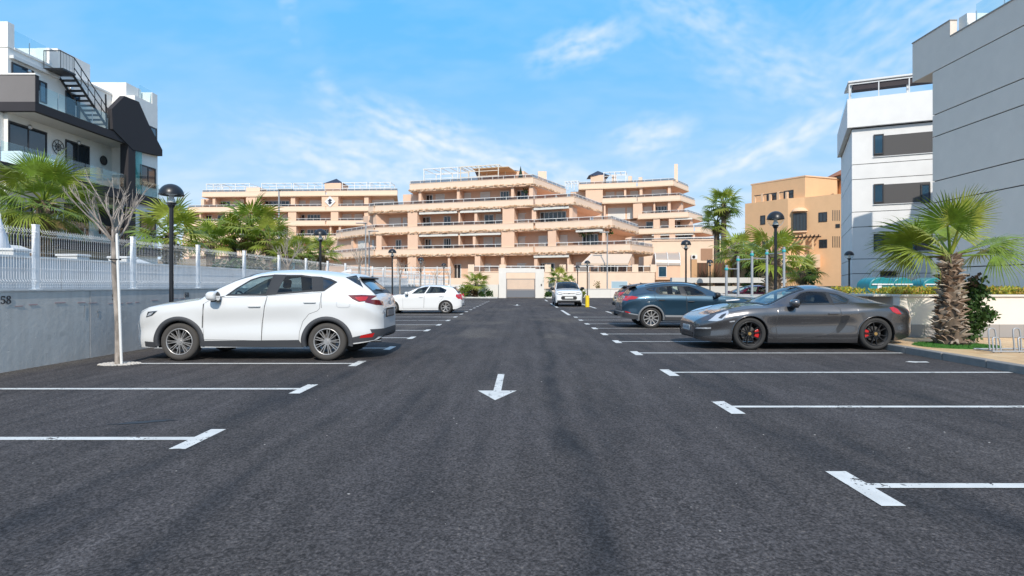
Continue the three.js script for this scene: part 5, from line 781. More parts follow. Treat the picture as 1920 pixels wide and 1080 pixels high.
// ---- dark grey sports coupe
{
  const q = (u, v) => [(u - 617) / 374.5 + 1.06, (573 - v) / 374.5], Q = (...a) => { const o = []; for (let i = 0; i < a.length; i += 2) o.push(q(a[i], a[i + 1])); return o; };
  const paint = phys(0.12, 0.118, 0.122, 0.26, { metalness: 0.8, clearcoat: 1, clearcoatRoughness: 0.03 });
  const cfg = {
    L: 4.62, wr: 0.345, rr: 0.255, ra: 0.378, wheels: [1.06, 3.69], tw: 0.25, paint, archW: 0.014, archMat: paint, archFrom: 0.0, waist: 0.02, flare: 0.012, crown: 2.2,
    t: [[0, 0.56], [0.02, 0.60], [0.1, 0.66], [0.3, 0.735], [0.6, 0.81], [0.95, 0.875], [1.3, 0.93], [1.5, 0.975], [1.8, 1.12], [2.1, 1.26], [2.4, 1.345], [2.7, 1.372], [3.0, 1.34], [3.35, 1.23], [3.7, 1.10], [4.0, 1.01], [4.3, 0.955], [4.45, 0.935], [4.55, 0.88], [4.62, 0.78]],
    h: [[0, 0.48], [0.12, 0.58], [0.4, 0.70], [0.75, 0.81], [1.06, 0.86], [1.5, 0.88], [2.2, 0.895], [3, 0.92], [3.4, 0.96], [3.7, 0.975], [4.1, 0.94], [4.4, 0.86], [4.62, 0.70]],
    w: [[0, 0.55], [0.04, 0.66], [0.12, 0.76], [0.3, 0.86], [0.6, 0.925], [1.06, 0.955], [1.6, 0.935], [2.4, 0.93], [3.1, 0.955], [3.7, 0.985], [4.1, 0.97], [4.35, 0.91], [4.52, 0.80], [4.62, 0.66]],
    bw: [[0, 0.98], [1.06, 0.94], [2, 0.95], [3, 0.93], [3.7, 0.90], [4.3, 0.93], [4.62, 0.96]],
    r: [[0, 0.5], [0.15, 0.66], [0.5, 0.72], [1.1, 0.72], [1.5, 0.76], [1.9, 0.68], [2.4, 0.585], [2.9, 0.565], [3.4, 0.58], [3.9, 0.66], [4.3, 0.72], [4.62, 0.58]],
    e: [[0, 0.02], [0.6, -0.03], [1.06, -0.035], [1.4, 0.02], [1.7, 0.06], [2.2, 0.085], [2.8, 0.09], [3.4, 0.07], [3.8, 0.03], [4.2, 0.03], [4.62, 0.03]],
    b: [[0, 0.24], [0.1, 0.19], [0.4, 0.165], [1.5, 0.155], [3.2, 0.155], [4.1, 0.2], [4.4, 0.26], [4.62, 0.34]],
    glass: { a: Q(938, 218, 985, 172, 1060, 122, 1130, 108, 1262, 114, 1268, 212), b: Q(1284, 118, 1360, 134, 1432, 176, 1395, 206, 1284, 214) }, cut: ['a'], tinted: [], trimW: 0.022,
    wind: { x0: 1.46, x1: 2.36, k: 0.95 }, rear: { x0: 3.1, x1: 3.85, k: 0.8, mat: MC.rearGlass },
    doors: [{ shape: Q(838, 260, 862, 236, 1270, 218, 1326, 246, 1332, 300, 1312, 372, 1262, 432, 1190, 462, 832, 470, 822, 380), handle: [...q(1268, 286), 0.2] }],
    seats: [[2.2]], seatY: -0.02, dash: [1.72, 0.78], mirror: [1.98, 0.99, 1.05],
    tyreMat: MC.tyre, rimMat: MC.alloyDark, capMat: MC.gold, caliper: MC.caliper, spokes: { n: 5, pair: 0.2, w0: 0.02, w1: 0.024, skew: 0.014 }, spin: 0.3,
    extra: ({ root, side, end, ribbon, zAt, xEnd, topSheet, sec }) => {
      side(root, 'side_intake', Q(1330, 306, 1362, 298, 1396, 302, 1384, 350, 1350, 400, 1312, 436, 1290, 432, 1296, 404, 1318, 360), MC.blackIn ?? MC.trim, 0.005);
      side(root, 'intake_blade', Q(1336, 340, 1380, 330, 1368, 352, 1330, 360), MC.lampDark, 0.012);
      part(root, 'sill_crease', ribbon(Q(800, 478, 1100, 472, 1240, 452, 1300, 420), false, 0.012, 0.006, 1), paint);
      const hl = []; // headlights lie on the wing tops
      for (const sgn of [1, -1]) { const P = [], I = [], nu = 12, nv = 8; for (let i = 0; i <= nu; i++) for (let j = 0; j <= nv; j++) { const u = i / nu, v = j / nv, wob = Math.sin(Math.PI * u) ** 0.6; const x = lerp(0.28, 0.80, u), s = sec(x), z = lerp(s.R * 1.0, s.R * 1.0 - 0.26 * wob, v) , y = s.top(z); P.push(x, y + 0.006, sgn * (z + 0.004)); if (i && j) { const a = (i - 1) * (nv + 1) + j - 1; I.push(a, a + 1, a + nv + 1, a + 1, a + nv + 2, a + nv + 1); } } const m = part(root, 'headlight', meshG(P, I), MC.lamp); }
      side(root, 'headlight_side', Q(300, 344, 372, 292, 464, 262, 452, 286, 400, 336, 360, 346), MC.lamp, 0.006);
      side(root, 'headlight_inner', Q(372, 322, 400, 296, 440, 280, 430, 296, 396, 326), MC.lampDark, 0.009);
      side(root, 'front_intake', Q(225, 470, 212, 424, 300, 412, 322, 412, 316, 460), MC.trim, 0.006);
      side(root, 'daytime_light', Q(222, 412, 232, 400, 322, 396, 320, 408), MC.lamp, 0.010);
      end(root, 'front_intake_centre', [[-0.42, 0.22], [0.42, 0.22], [0.46, 0.34], [-0.46, 0.34]], MC.trim, -1, 0.006);
      end(root, 'front_intake_side', [[0.52, 0.25], [0.76, 0.27], [0.74, 0.42], [0.54, 0.40]], MC.trim, -1, 0.006, true);
      const pl = part(root, 'number_plate', new THREE.BoxGeometry(0.012, 0.11, 0.5), MC.plate); pl.position.set(-0.012, 0.43, 0.0); const face = part(pl, 'plate_face', new THREE.PlaneGeometry(0.49, 0.1).rotateY(-Math.PI / 2), plateMat()); face.position.x = -0.008;
      side(root, 'taillight', Q(1706, 238, 1740, 232, 1772, 250, 1800, 290, 1760, 288, 1722, 268), MC.red, 0.007);
      end(root, 'taillight_inner', [[0.5, 0.84], [0.52, 0.80], [0.84, 0.78], [0.84, 0.86], [0.7, 0.88]], MC.red, 1, 0.006, true);
      end(root, 'rear_diffuser', [[-0.7, 0.35], [0.7, 0.35], [0.75, 0.46], [-0.75, 0.46]], MC.trim, 1, 0.006);
      side(root, 'bumper_gap', Q(1806, 296, 1812, 296, 1772, 330, 1768, 328), MC.seam, 0.002);
      part(root, 'bonnet_gap', ribbon(Q(470, 318, 470, 340), false, 0.006, 0.003, 1), MC.seam); side(root, 'side_marker', Q(455, 346, 496, 340, 494, 350, 458, 354), MC.lamp, 0.006);
      side(root, 'pillar_cover', Q(1264, 114, 1284, 118, 1284, 214, 1268, 214), MC.trim, 0.006);
    },
  };
  CARS.push(() => makeCar('parked_coupe', 'low dark grey sports coupe with red brake calipers near the palm', cfg, [3.72, 12.04 + 0.965, 0], 'parked cars'));
}
// ---- teal crossover
const crossover = (paint, dim) => {
  const q = (u, v) => [3.58 - (u - 605) / 394.4, (755 - v) / 394.4], Q = (...a) => { const o = []; for (let i = 0; i < a.length; i += 2) o.push(q(a[i], a[i + 1])); return o; };
  return {
    L: 4.46, wr: 0.332, rr: 0.24, ra: 0.368, wheels: [0.90, 3.58], tw: 0.235, paint, archW: 0.05, archMat: std(0.16, 0.165, 0.17, 0.5), archFrom: -0.16, waist: 0.014, flare: 0.01, crown: 2.4,
    t: [[0, 0.70], [0.02, 0.76], [0.1, 0.85], [0.4, 0.95], [0.9, 1.015], [1.2, 1.055], [1.5, 1.19], [1.8, 1.32], [2.1, 1.415], [2.5, 1.475], [2.9, 1.485], [3.3, 1.455], [3.7, 1.39], [3.97, 1.33], [4.03, 1.29], [4.28, 1.04], [4.36, 0.99], [4.43, 0.9], [4.46, 0.82]],
    h: [[0, 0.6], [0.1, 0.76], [0.4, 0.88], [0.9, 0.97], [1.3, 1.0], [2.2, 1.035], [3, 1.065], [3.6, 1.08], [4.1, 1.03], [4.3, 0.94], [4.46, 0.74]],
    w: [[0, 0.60], [0.04, 0.69], [0.12, 0.78], [0.3, 0.86], [0.6, 0.90], [0.9, 0.92], [2.2, 0.905], [3.2, 0.915], [3.6, 0.92], [3.95, 0.90], [4.2, 0.85], [4.37, 0.77], [4.46, 0.66]],
    bw: [[0, 0.97], [0.9, 0.95], [2, 0.95], [3.6, 0.93], [4.2, 0.93], [4.46, 0.95]],
    r: [[0, 0.56], [0.1, 0.68], [0.5, 0.78], [1.15, 0.79], [1.5, 0.71], [2.1, 0.63], [3, 0.61], [3.7, 0.57], [4.0, 0.55], [4.2, 0.63], [4.46, 0.6]],
    e: [[0, 0.03], [0.5, 0.05], [1.1, 0.06], [1.6, 0.07], [2.2, 0.08], [3.9, 0.08], [4.1, 0.04], [4.46, 0.03]],
    b: [[0, 0.33], [0.08, 0.24], [0.3, 0.215], [3.2, 0.225], [3.95, 0.27], [4.25, 0.32], [4.46, 0.40]],
    glass: { a: Q(1006, 226, 1100, 226, 1180, 256, 1256, 302, 1296, 346, 1050, 352), b: Q(716, 240, 790, 224, 960, 222, 990, 344, 706, 332), c: Q(556, 262, 690, 236, 656, 292, 596, 286) }, cut: ['a', 'b'], tinted: [], trimW: 0.022,
    pillars: [Q(962, 222, 1004, 226, 1048, 352, 992, 346), Q(700, 236, 714, 240, 702, 330, 664, 298)],
    wind: { x0: 1.26, x1: 2.02, k: 0.95 }, rear: { x0: 4.05, x1: 4.28, k: 0.93, mat: MC.rearGlass },
    doors: [{ shape: Q(640, 300, 660, 338, 1040, 356, 1052, 600, 784, 604, 770, 520, 736, 452, 660, 402), handle: [...q(733, 403), 0.2], handleMat: MC.trim }, { shape: Q(1048, 356, 1300, 354, 1420, 386, 1464, 420, 1466, 606, 1060, 600), handle: [...q(1100, 421), 0.2], handleMat: MC.trim }],
    seats: [[1.95], [2.85]], seatY: 0.18, dash: [1.45, 0.9], mirror: [1.56, 1.06, 1.05], mirrorMat: MC.trim, rhd: true,
    tyreMat: MC.tyre, rimMat: MC.alloy, capMat: MC.alloyDark, spokes: { n: 5, pair: 0.26, w0: 0.03, w1: 0.045, skew: 0.012 }, spin: 0.2,
    extra: ({ root, side, end, ribbon, topSheet, xEnd }) => {
      side(root, 'sill_strip', Q(776, 588, 1470, 600, 1466, 622, 780, 612), MC.silver, 0.010); side(root, 'sill_cladding', Q(780, 614, 1470, 622, 1470, 662, 770, 656), MC.clad, 0.010);
      side(root, 'taillight', Q(292, 372, 300, 352, 380, 350, 446, 366, 412, 388, 330, 398), MC.red, 0.008); end(root, 'light_band', [[-0.8, 0.9], [0.8, 0.9], [0.78, 0.95], [-0.78, 0.95]], MC.redDark, 1, 0.006); end(root, 'taillight_inner', [[0.5, 0.89], [0.8, 0.87], [0.8, 0.98], [0.56, 0.97]], MC.red, 1, 0.009, true);
      end(root, 'rear_diffuser', [[-0.74, 0.40], [0.74, 0.40], [0.76, 0.56], [-0.76, 0.56]], MC.clad, 1, 0.008); end(root, 'bumper_strip', [[-0.72, 0.5], [0.72, 0.5], [0.72, 0.54], [-0.72, 0.54]], MC.silver, 1, 0.012);
      side(root, 'rear_bumper_trim', Q(200, 588, 280, 552, 440, 584, 452, 632, 380, 642, 240, 618), MC.clad, 0.010); side(root, 'bumper_strip_side', Q(330, 562, 440, 580, 442, 592, 330, 574), MC.silver, 0.014); side(root, 'reflector', Q(284, 552, 294, 540, 352, 556, 346, 568), MC.red, 0.016);
      const pl = part(root, 'number_plate', new THREE.BoxGeometry(0.014, 0.11, 0.5), MC.plateGrey); pl.position.set(4.47, 0.72, 0); part(root, 'badge', new THREE.TorusGeometry(0.05, 0.01, 6, 3), MC.chrome).position.set(4.44, 0.98, 0);
      const lip = part(root, 'rear_spoiler', new RoundedBoxGeometry(0.22, 0.035, 1.12, 2, 0.015), MC.trim); lip.position.set(4.06, 1.335, 0); lip.rotation.z = -0.12;
      const fin = new THREE.ExtrudeGeometry(new THREE.Shape([new THREE.Vector2(0, 0), new THREE.Vector2(0.16, 0), new THREE.Vector2(0.15, 0.05), new THREE.Vector2(0.1, 0.035)]), { depth: 0.02, bevelEnabled: false }); part(root, 'roof_aerial', fin, MC.trim).position.set(3.6, 1.405, -0.01);
      for (const s of [-1, 1]) part(root, 'roof_rail', tubeG([V(2.0, 1.385, s * 0.6), V(2.5, 1.455, s * 0.6), V(3.1, 1.45, s * 0.59), V(3.7, 1.36, s * 0.56)], 0.016, 20, 6), MC.trim);
      side(root, 'headlight', [[0.16, 0.72], [0.2, 0.83], [0.62, 0.86], [0.4, 0.77]], MC.lamp, 0.008); end(root, 'grille', [[-0.55, 0.42], [0.55, 0.42], [0.6, 0.62], [-0.6, 0.62]], MC.trim, -1, 0.006); side(root, 'vent_strip', [[1.22, 0.86], [1.24, 0.90], [0.8, 0.93], [0.8, 0.9]], MC.silver, 0.008);
    },
  };
};
CARS.push(() => makeCar('parked_crossover', 'teal blue crossover parked beyond the grey coupe', crossover(phys(0.026, 0.066, 0.105, 0.28, { metalness: 0.55, clearcoat: 1, clearcoatRoughness: 0.03 })), [7.65, 18.13 + 0.92, Math.PI], 'parked cars'));
CARS.push(() => makeCar('parked_crossover', 'dark brown car mostly hidden behind the teal crossover', crossover(phys(0.05, 0.032, 0.026, 0.3, { metalness: 0.4, clearcoat: 1 })), [9.25, 29.6, Math.PI], 'parked cars'));
// ---- white hatchback
const hatch = (paint) => {
  const S = 0.957, q = (u, v) => [(u - 565) / 163 + 0.75 * S + 2.69 * S, (443 - v) / 163], Q = (...a) => { const o = []; for (let i = 0; i < a.length; i += 2) o.push(q(a[i], a[i + 1])); return o; };
  const k = (a) => a.map(([x, y]) => [x * S, y]);
  return {
    L: 4.24 * S, wr: 0.315, rr: 0.22, ra: 0.345, wheels: [0.75 * S, 3.44 * S], tw: 0.21, paint, archW: 0.012, archMat: paint, archFrom: 0, crown: 2.4,
    t: k([[0, 0.62], [0.03, 0.70], [0.12, 0.76], [0.4, 0.84], [0.9, 0.92], [1.25, 0.97], [1.6, 1.13], [1.95, 1.28], [2.3, 1.365], [2.7, 1.39], [3.2, 1.37], [3.6, 1.32], [3.8, 1.27], [4.05, 1.0], [4.14, 0.9], [4.22, 0.82], [4.24, 0.75]]),
    h: k([[0, 0.5], [0.3, 0.74], [0.8, 0.86], [1.4, 0.90], [2.5, 0.94], [3.4, 0.98], [3.9, 0.95], [4.1, 0.84], [4.24, 0.68]]),
    w: k([[0, 0.56], [0.05, 0.66], [0.15, 0.75], [0.4, 0.84], [0.9, 0.875], [3.4, 0.875], [3.8, 0.85], [4.08, 0.78], [4.2, 0.70], [4.24, 0.6]]),
    bw: [[0, 0.97], [1, 0.95], [4, 0.94]], r: k([[0, 0.5], [0.2, 0.66], [0.8, 0.76], [1.3, 0.76], [1.7, 0.68], [2.3, 0.60], [3.3, 0.58], [3.8, 0.56], [4.0, 0.62], [4.24, 0.55]]), e: k([[0, 0.03], [1, 0.05], [2, 0.08], [3.7, 0.08], [4.0, 0.03], [4.24, 0.03]]),
    b: k([[0, 0.3], [0.1, 0.2], [0.5, 0.17], [3.2, 0.18], [3.9, 0.22], [4.24, 0.34]]),
    glass: { a: Q(300, 286, 345, 246, 400, 232, 430, 230, 398, 284), b: Q(440, 230, 520, 234, 572, 256, 560, 280, 408, 284) }, cut: ['a', 'b'], tinted: ['b'], trimW: 0.026, wind: { x0: 1.3 * S, x1: 2.1 * S, k: 0.95 }, rear: { x0: 3.83 * S, x1: 4.04 * S, k: 0.92, mat: MC.rearGlass },
    doors: [{ shape: Q(232, 300, 300, 288, 398, 288, 392, 400, 232, 404), handle: [...q(372, 314), 0.2] }, { shape: Q(402, 288, 560, 284, 546, 316, 516, 350, 508, 400, 396, 400), handle: [...q(530, 306), 0.2] }],
    seats: [[1.75], [2.6]], seatY: 0.08, dash: [1.3, 0.8], mirror: [1.46, 0.98, 1], tyreMat: MC.tyre, rimMat: MC.alloy, spokes: { n: 7, pair: 0.1, w0: 0.02, w1: 0.022, skew: 0 },
    extra: ({ root, side, end, xEnd }) => {
      side(root, 'taillight', Q(642, 292, 684, 290, 690, 326, 664, 328, 644, 310), MC.red, 0.007); end(root, 'taillight_inner', [[0.42, 0.68], [0.7, 0.66], [0.74, 0.84], [0.5, 0.86]], MC.red, 1, 0.006, true); side(root, 'headlight', [[0.1, 0.58], [0.14, 0.68], [0.5, 0.76], [0.36, 0.64]], MC.lamp, 0.007);
      end(root, 'rear_skirt', [[-0.6, 0.3], [0.6, 0.3], [0.62, 0.38], [-0.62, 0.38]], MC.trim, 1, 0.006); const pl = part(root, 'number_plate', new THREE.BoxGeometry(0.012, 0.11, 0.5), MC.plate); pl.position.set(4.245 * S, 0.55, 0); end(root, 'grille', [[-0.4, 0.5], [0.4, 0.5], [0.42, 0.64], [-0.42, 0.64]], MC.trim, -1, 0.006);
      const fin = new THREE.ConeGeometry(0.05, 0.08, 8).scale(1.6, 1, 0.4); part(root, 'roof_aerial', fin, paint).position.set(3.5 * S, 1.36, 0);
      const lip = part(root, 'rear_spoiler', new RoundedBoxGeometry(0.14, 0.03, 1.06, 2, 0.012), paint); lip.position.set(3.82 * S, 1.285, 0); lip.rotation.z = -0.15;
    },
  };
};
CARS.push(() => makeCar('parked_hatchback', 'white hatchback parked beyond the white SUV', hatch(phys(0.74, 0.74, 0.73, 0.32, { clearcoat: 1 })), [-3.67 - 3.44 * 0.957, 27.6 + 0.86, 0], 'parked cars'));
CARS.push(() => makeCar('parked_hatchback', 'magenta red car behind the exercise bars', hatch(phys(0.30, 0.012, 0.06, 0.3, { clearcoat: 1 })), [10.2, 31.5, 0], 'parked cars'));
// ---- small white SUV seen from the front
{
  const paint = phys(0.74, 0.74, 0.73, 0.32, { clearcoat: 1 });
  const cfg = {
    L: 4.1, wr: 0.33, rr: 0.22, ra: 0.37, wheels: [0.82, 3.4], tw: 0.22, paint, archW: 0.06, crown: 3,
    t: [[0, 0.86], [0.02, 0.92], [0.08, 0.99], [0.4, 1.06], [0.9, 1.1], [1.1, 1.13], [1.5, 1.38], [1.8, 1.53], [2.1, 1.6], [3.3, 1.62], [3.8, 1.57], [4.0, 1.3], [4.1, 1.05]],
    h: [[0, 0.72], [0.2, 0.9], [0.9, 1.02], [2, 1.05], [3.5, 1.08], [4.1, 0.95]], w: [[0, 0.74], [0.04, 0.80], [0.15, 0.86], [0.5, 0.89], [3.5, 0.89], [4, 0.82], [4.1, 0.72]], bw: 0.955,
    r: [[0, 0.68], [0.2, 0.78], [1.0, 0.8], [1.5, 0.74], [2, 0.67], [3.8, 0.64], [4.1, 0.62]], e: [[0, 0.04], [1, 0.05], [2, 0.08], [4.1, 0.06]], b: [[0, 0.34], [0.1, 0.25], [4, 0.27], [4.1, 0.36]],
    glass: { a: [[1.45, 1.1], [1.9, 1.45], [2.3, 1.5], [2.3, 1.1]], b: [[2.4, 1.1], [2.4, 1.5], [3.3, 1.5], [3.5, 1.14]] }, cut: ['a', 'b'], tinted: ['b'], wind: { x0: 1.16, x1: 1.98, k: 0.95, mat: MC.tint }, rear: { x0: 3.84, x1: 4.0, k: 0.9, mat: MC.rearGlass },
    doors: [{ shape: [[1.3, 0.42], [1.3, 1.04], [2.32, 1.06], [2.32, 0.42]], handle: [2.15, 0.95, 0.18] }, { shape: [[2.36, 0.42], [2.36, 1.06], [3.3, 1.08], [3.3, 0.9], [3.05, 0.42]], handle: [3.15, 0.97, 0.18] }],
    seats: [[1.75], [2.6]], seatY: 0.28, dash: [1.35, 0.98], mirror: [1.42, 1.16, 1.2], mirrorMat: MC.trim, spokes: { n: 5, w0: 0.05, w1: 0.05 },
    extra: ({ root, side, end }) => {
      end(root, 'chrome_strip', [[-0.7, 0.90], [-0.3, 0.84], [0.3, 0.84], [0.7, 0.90], [0.7, 0.93], [0.3, 0.885], [-0.3, 0.885], [-0.7, 0.93]], MC.trim, -1, 0.008); end(root, 'headlight', [[0.42, 0.76], [0.78, 0.78], [0.8, 0.86], [0.46, 0.82]], MC.lamp, -1, 0.010, true);
      end(root, 'grille', [[-0.5, 0.5], [-0.42, 0.44], [0.42, 0.44], [0.5, 0.5], [0.5, 0.62], [0.42, 0.68], [-0.42, 0.68], [-0.5, 0.62]], MC.trim, -1, 0.008); end(root, 'lower_trim', [[-0.76, 0.34], [0.76, 0.34], [0.74, 0.41], [-0.74, 0.41]], MC.clad, -1, 0.010);
      const pl = part(root, 'number_plate', new THREE.BoxGeometry(0.012, 0.11, 0.52), MC.plate); pl.position.set(-0.016, 0.58, 0); part(root, 'badge', new THREE.BoxGeometry(0.012, 0.05, 0.12), MC.chrome).position.set(-0.01, 0.855, 0);
      for (const s of [-1, 1]) part(root, 'roof_rail', tubeG([V(1.9, 1.5, s * 0.62), V(2.2, 1.6, s * 0.62), V(3.2, 1.62, s * 0.62), V(3.6, 1.56, s * 0.62)], 0.02, 16, 6), MC.trim);
    },
  };
  CARS.push(() => makeCar('parked_suv', 'small white SUV facing the camera beside the yellow-footed lamp', cfg, [2.98, 36.6, Math.PI / 2], 'parked cars'));
}
for (const go of CARS) go();
// ---------------------------------------------------------------- left concrete wall with stencilled bay numbers
const rW = rng(61);
{
  const w = thing('concrete_wall', 'long weathered concrete retaining wall with stencilled bay numbers', 'wall', [-8.2, 0, 34]);
  const mats = [conc(0.62, 0.575, 0.525), conc(0.65, 0.605, 0.55), conc(0.59, 0.55, 0.51)], dark = std(0.06, 0.06, 0.06, 0.9);
  let Z = 4.8, i = 0; while (Z < 62) { const l = Math.min(3.0, 62 - Z); box(w, 'wall_panel', mats[i % 3], -8.4 - rW() * 0.004, -8.1 + (rW() - 0.5) * 0.006, -0.05, 1.262 + (rW() - 0.5) * 0.006, Z + 0.006, Z + l - 0.006); Z += 3.0; i++; }
  box(w, 'joint_core', dark, -8.39, -8.118, 0, 1.25, 4.9, 61.9); box(w, 'wall_cap', conc(0.62, 0.60, 0.56), -8.42, -8.085, 1.268, 1.29, 4.8, 62);
  // stencils
  for (const [tx, Zc, h] of [['58', 9.03, 0.125], ['59', 11.45, 0.12], ['60', 13.9, 0.12]]) { const g = new TextGeometry(tx, { font: serif, size: h, depth: 0.003, curveSegments: 4 }); g.computeBoundingBox(); g.translate(-g.boundingBox.max.x / 2, 0, 0); g.rotateY(Math.PI / 2); const m = part(w, 'stencilled_number', g, std(0.045, 0.045, 0.05, 0.9)); m.position.set(-8.094, 1.07, -Zc); place(w, m); }
  // the mason's red chalk line, broken and uneven
  for (let k = 0; k < 40; k++) { const z0 = 9.2 + k * 0.26; if (rW() < 0.25) continue; box(w, 'chalk_line', std(0.42, 0.27, 0.27, 0.95), -8.1, -8.0945, 1.02 + 0.03 * Math.sin(k * 0.5) , 1.028 + 0.03 * Math.sin(k * 0.5) + 0.006 * rW(), z0, z0 + 0.1 + 0.15 * rW()); }
  // form-tie streaks and hairline cracks
  for (let k = 0; k < 7; k++) { const z0 = 8.8 + rW() * 8, y1 = 0.5 + rW() * 0.55, l = 0.15 + rW() * 0.35; const pts = []; for (let j = 0; j <= 4; j++) pts.push(V(-8.0945, y1 - l * j / 4, -(z0 + (rW() - 0.5) * 0.03))); place(w, part(w, 'crack', tubeG(pts, 0.003, 8, 4), std(0.12, 0.12, 0.12, 0.95))); }
}
{ // raised ground behind it and the second wall
  box(scene, 'raised_path', conc(0.42, 0.41, 0.40), -12, -8.405, -0.02, 1.2, 2, 62).userData.kind = 'structure';
  const w = thing('garden_wall', 'plain grey blue wall behind the wire fence', 'wall', [-12.1, 1.2, 34]), m = conc(0.62, 0.62, 0.62); for (let Z = 5, i = 0; Z < 60; Z += 5, i++) box(w, 'wall_panel', m, -12.3, -12.0 + rW() * 0.01, 1.0, 2.02, Z + 0.01, Z + 4.99); box(w, 'wall_cap', conc(0.66, 0.66, 0.64), -12.34, -11.96, 2.02, 2.07, 5, 60);
  box(scene, 'garden_terrace', std(0.16, 0.15, 0.09, 0.95, { map: T.tiles }), -60, -12.31, -0.02, 1.6, 2, 75).userData.kind = 'structure';
  for (const o of scene.children) if (o.name === 'raised_path' || o.name === 'garden_terrace') { o.userData.label = o.name === 'raised_path' ? 'concrete strip between wall and fence' : 'raised garden ground behind the grey wall'; o.userData.category = 'ground'; }
  // things seen through the fence
  const c = thing('garden_shed', 'small cream shed with sloping side behind the fence near the palm', 'shed', [-20.9, 1.6, 24]); c.scale.setScalar(0.9); { const s = new THREE.Shape([new THREE.Vector2(-0.9, 0), new THREE.Vector2(1.0, 0), new THREE.Vector2(1.0, 0.85), new THREE.Vector2(-0.9, 1.55)]); const g = new THREE.ExtrudeGeometry(s, { depth: 1.2, bevelEnabled: false }); const q = part(c, 'wall', g, wall(0.66, 0.61, 0.52)); q.position.set(0.3, 0, -0.6); const rr = part(c, 'roof', boxG(2.05, 0.05, 1.35), M.white); rr.position.set(0.35, 1.24, 0); rr.rotation.z = -0.35; }
  const c2 = thing('garden_shed', 'smaller cream shed behind the fence beside the second post', 'shed', [-18.9, 1.6, 28.3]); c2.scale.setScalar(0.9); { const s = new THREE.Shape([new THREE.Vector2(-0.6, 0), new THREE.Vector2(0.8, 0), new THREE.Vector2(0.8, 0.75), new THREE.Vector2(-0.6, 1.25)]); const g = new THREE.ExtrudeGeometry(s, { depth: 1.0, bevelEnabled: false }); part(c2, 'wall', g, wall(0.66, 0.60, 0.50)).position.z = -0.5; const rr = part(c2, 'roof', boxG(1.5, 0.05, 1.15), M.white); rr.position.set(0.1, 1.03, 0); rr.rotation.z = -0.34; }
  const dr = thing('folded_parasol', 'white cloth draped frame behind the fence at the left edge', 'parasol', [-14.5, 1.6, 16]); { const g = new THREE.ConeGeometry(0.7, 1.7, 14, 6, true), p = g.attributes.position; for (let i = 0; i < p.count; i++) { const k = 1 + 0.25 * n3(p.getX(i) * 3, p.getY(i), p.getZ(i) * 3); p.setX(i, p.getX(i) * k - 0.25 * (0.85 - p.getY(i))); p.setZ(i, p.getZ(i) * k); } g.computeVertexNormals(); part(dr, 'cloth', g, std(0.66, 0.68, 0.72, 0.9)).position.y = 0.86; part(dr, 'pole', rodG(V(0, 0, 0), V(0, 1.75, 0), 0.02), M.white); }
  for (const [x, Z, k] of [[-12.9, 14.5, 0], [-13.4, 17.2, 1], [-12.9, 18.6, 2]]) { const q = thing('garden_box', 'small white storage box on the terrace, ' + ['nearest', 'middle', 'farthest'][k] + ' of three', 'box', [x, 1.6, Z], 'white boxes behind the wall'); part(q, 'body', new RoundedBoxGeometry(0.6, 0.62, 0.5, 2, 0.03), M.white).position.y = 0.31; part(q, 'lid', new RoundedBoxGeometry(0.66, 0.07, 0.56, 2, 0.02), M.white).position.y = 0.65; }
  const tq = thing('teal_cabinet', 'turquoise cabinet behind the wire fence', 'cabinet', [-16.5, 1.6, 40]); part(tq, 'body', new RoundedBoxGeometry(1.3, 1.3, 1, 3, 0.06), std(0.10, 0.42, 0.42, 0.5)).position.y = 0.65; part(tq, 'top', boxG(1.4, 0.08, 1.1), M.white).position.y = 1.34;
  const br = thing('boundary_rail', 'white horizontal rail fence beyond the far end of the wire fence', 'fence', [-14, 1.6, 60]); for (let k = 0; k < 9; k++) box(br, 'post', M.white, -19 + k * 1.4, -18.9 + k * 1.4, 1.0, 3.4, 62, 62.1); for (let k = 0; k < 5; k++) box(br, 'rail', M.white, -19, -7.75, 1.5 + k * 0.42, 1.62 + k * 0.42, 62.11, 62.15);
}
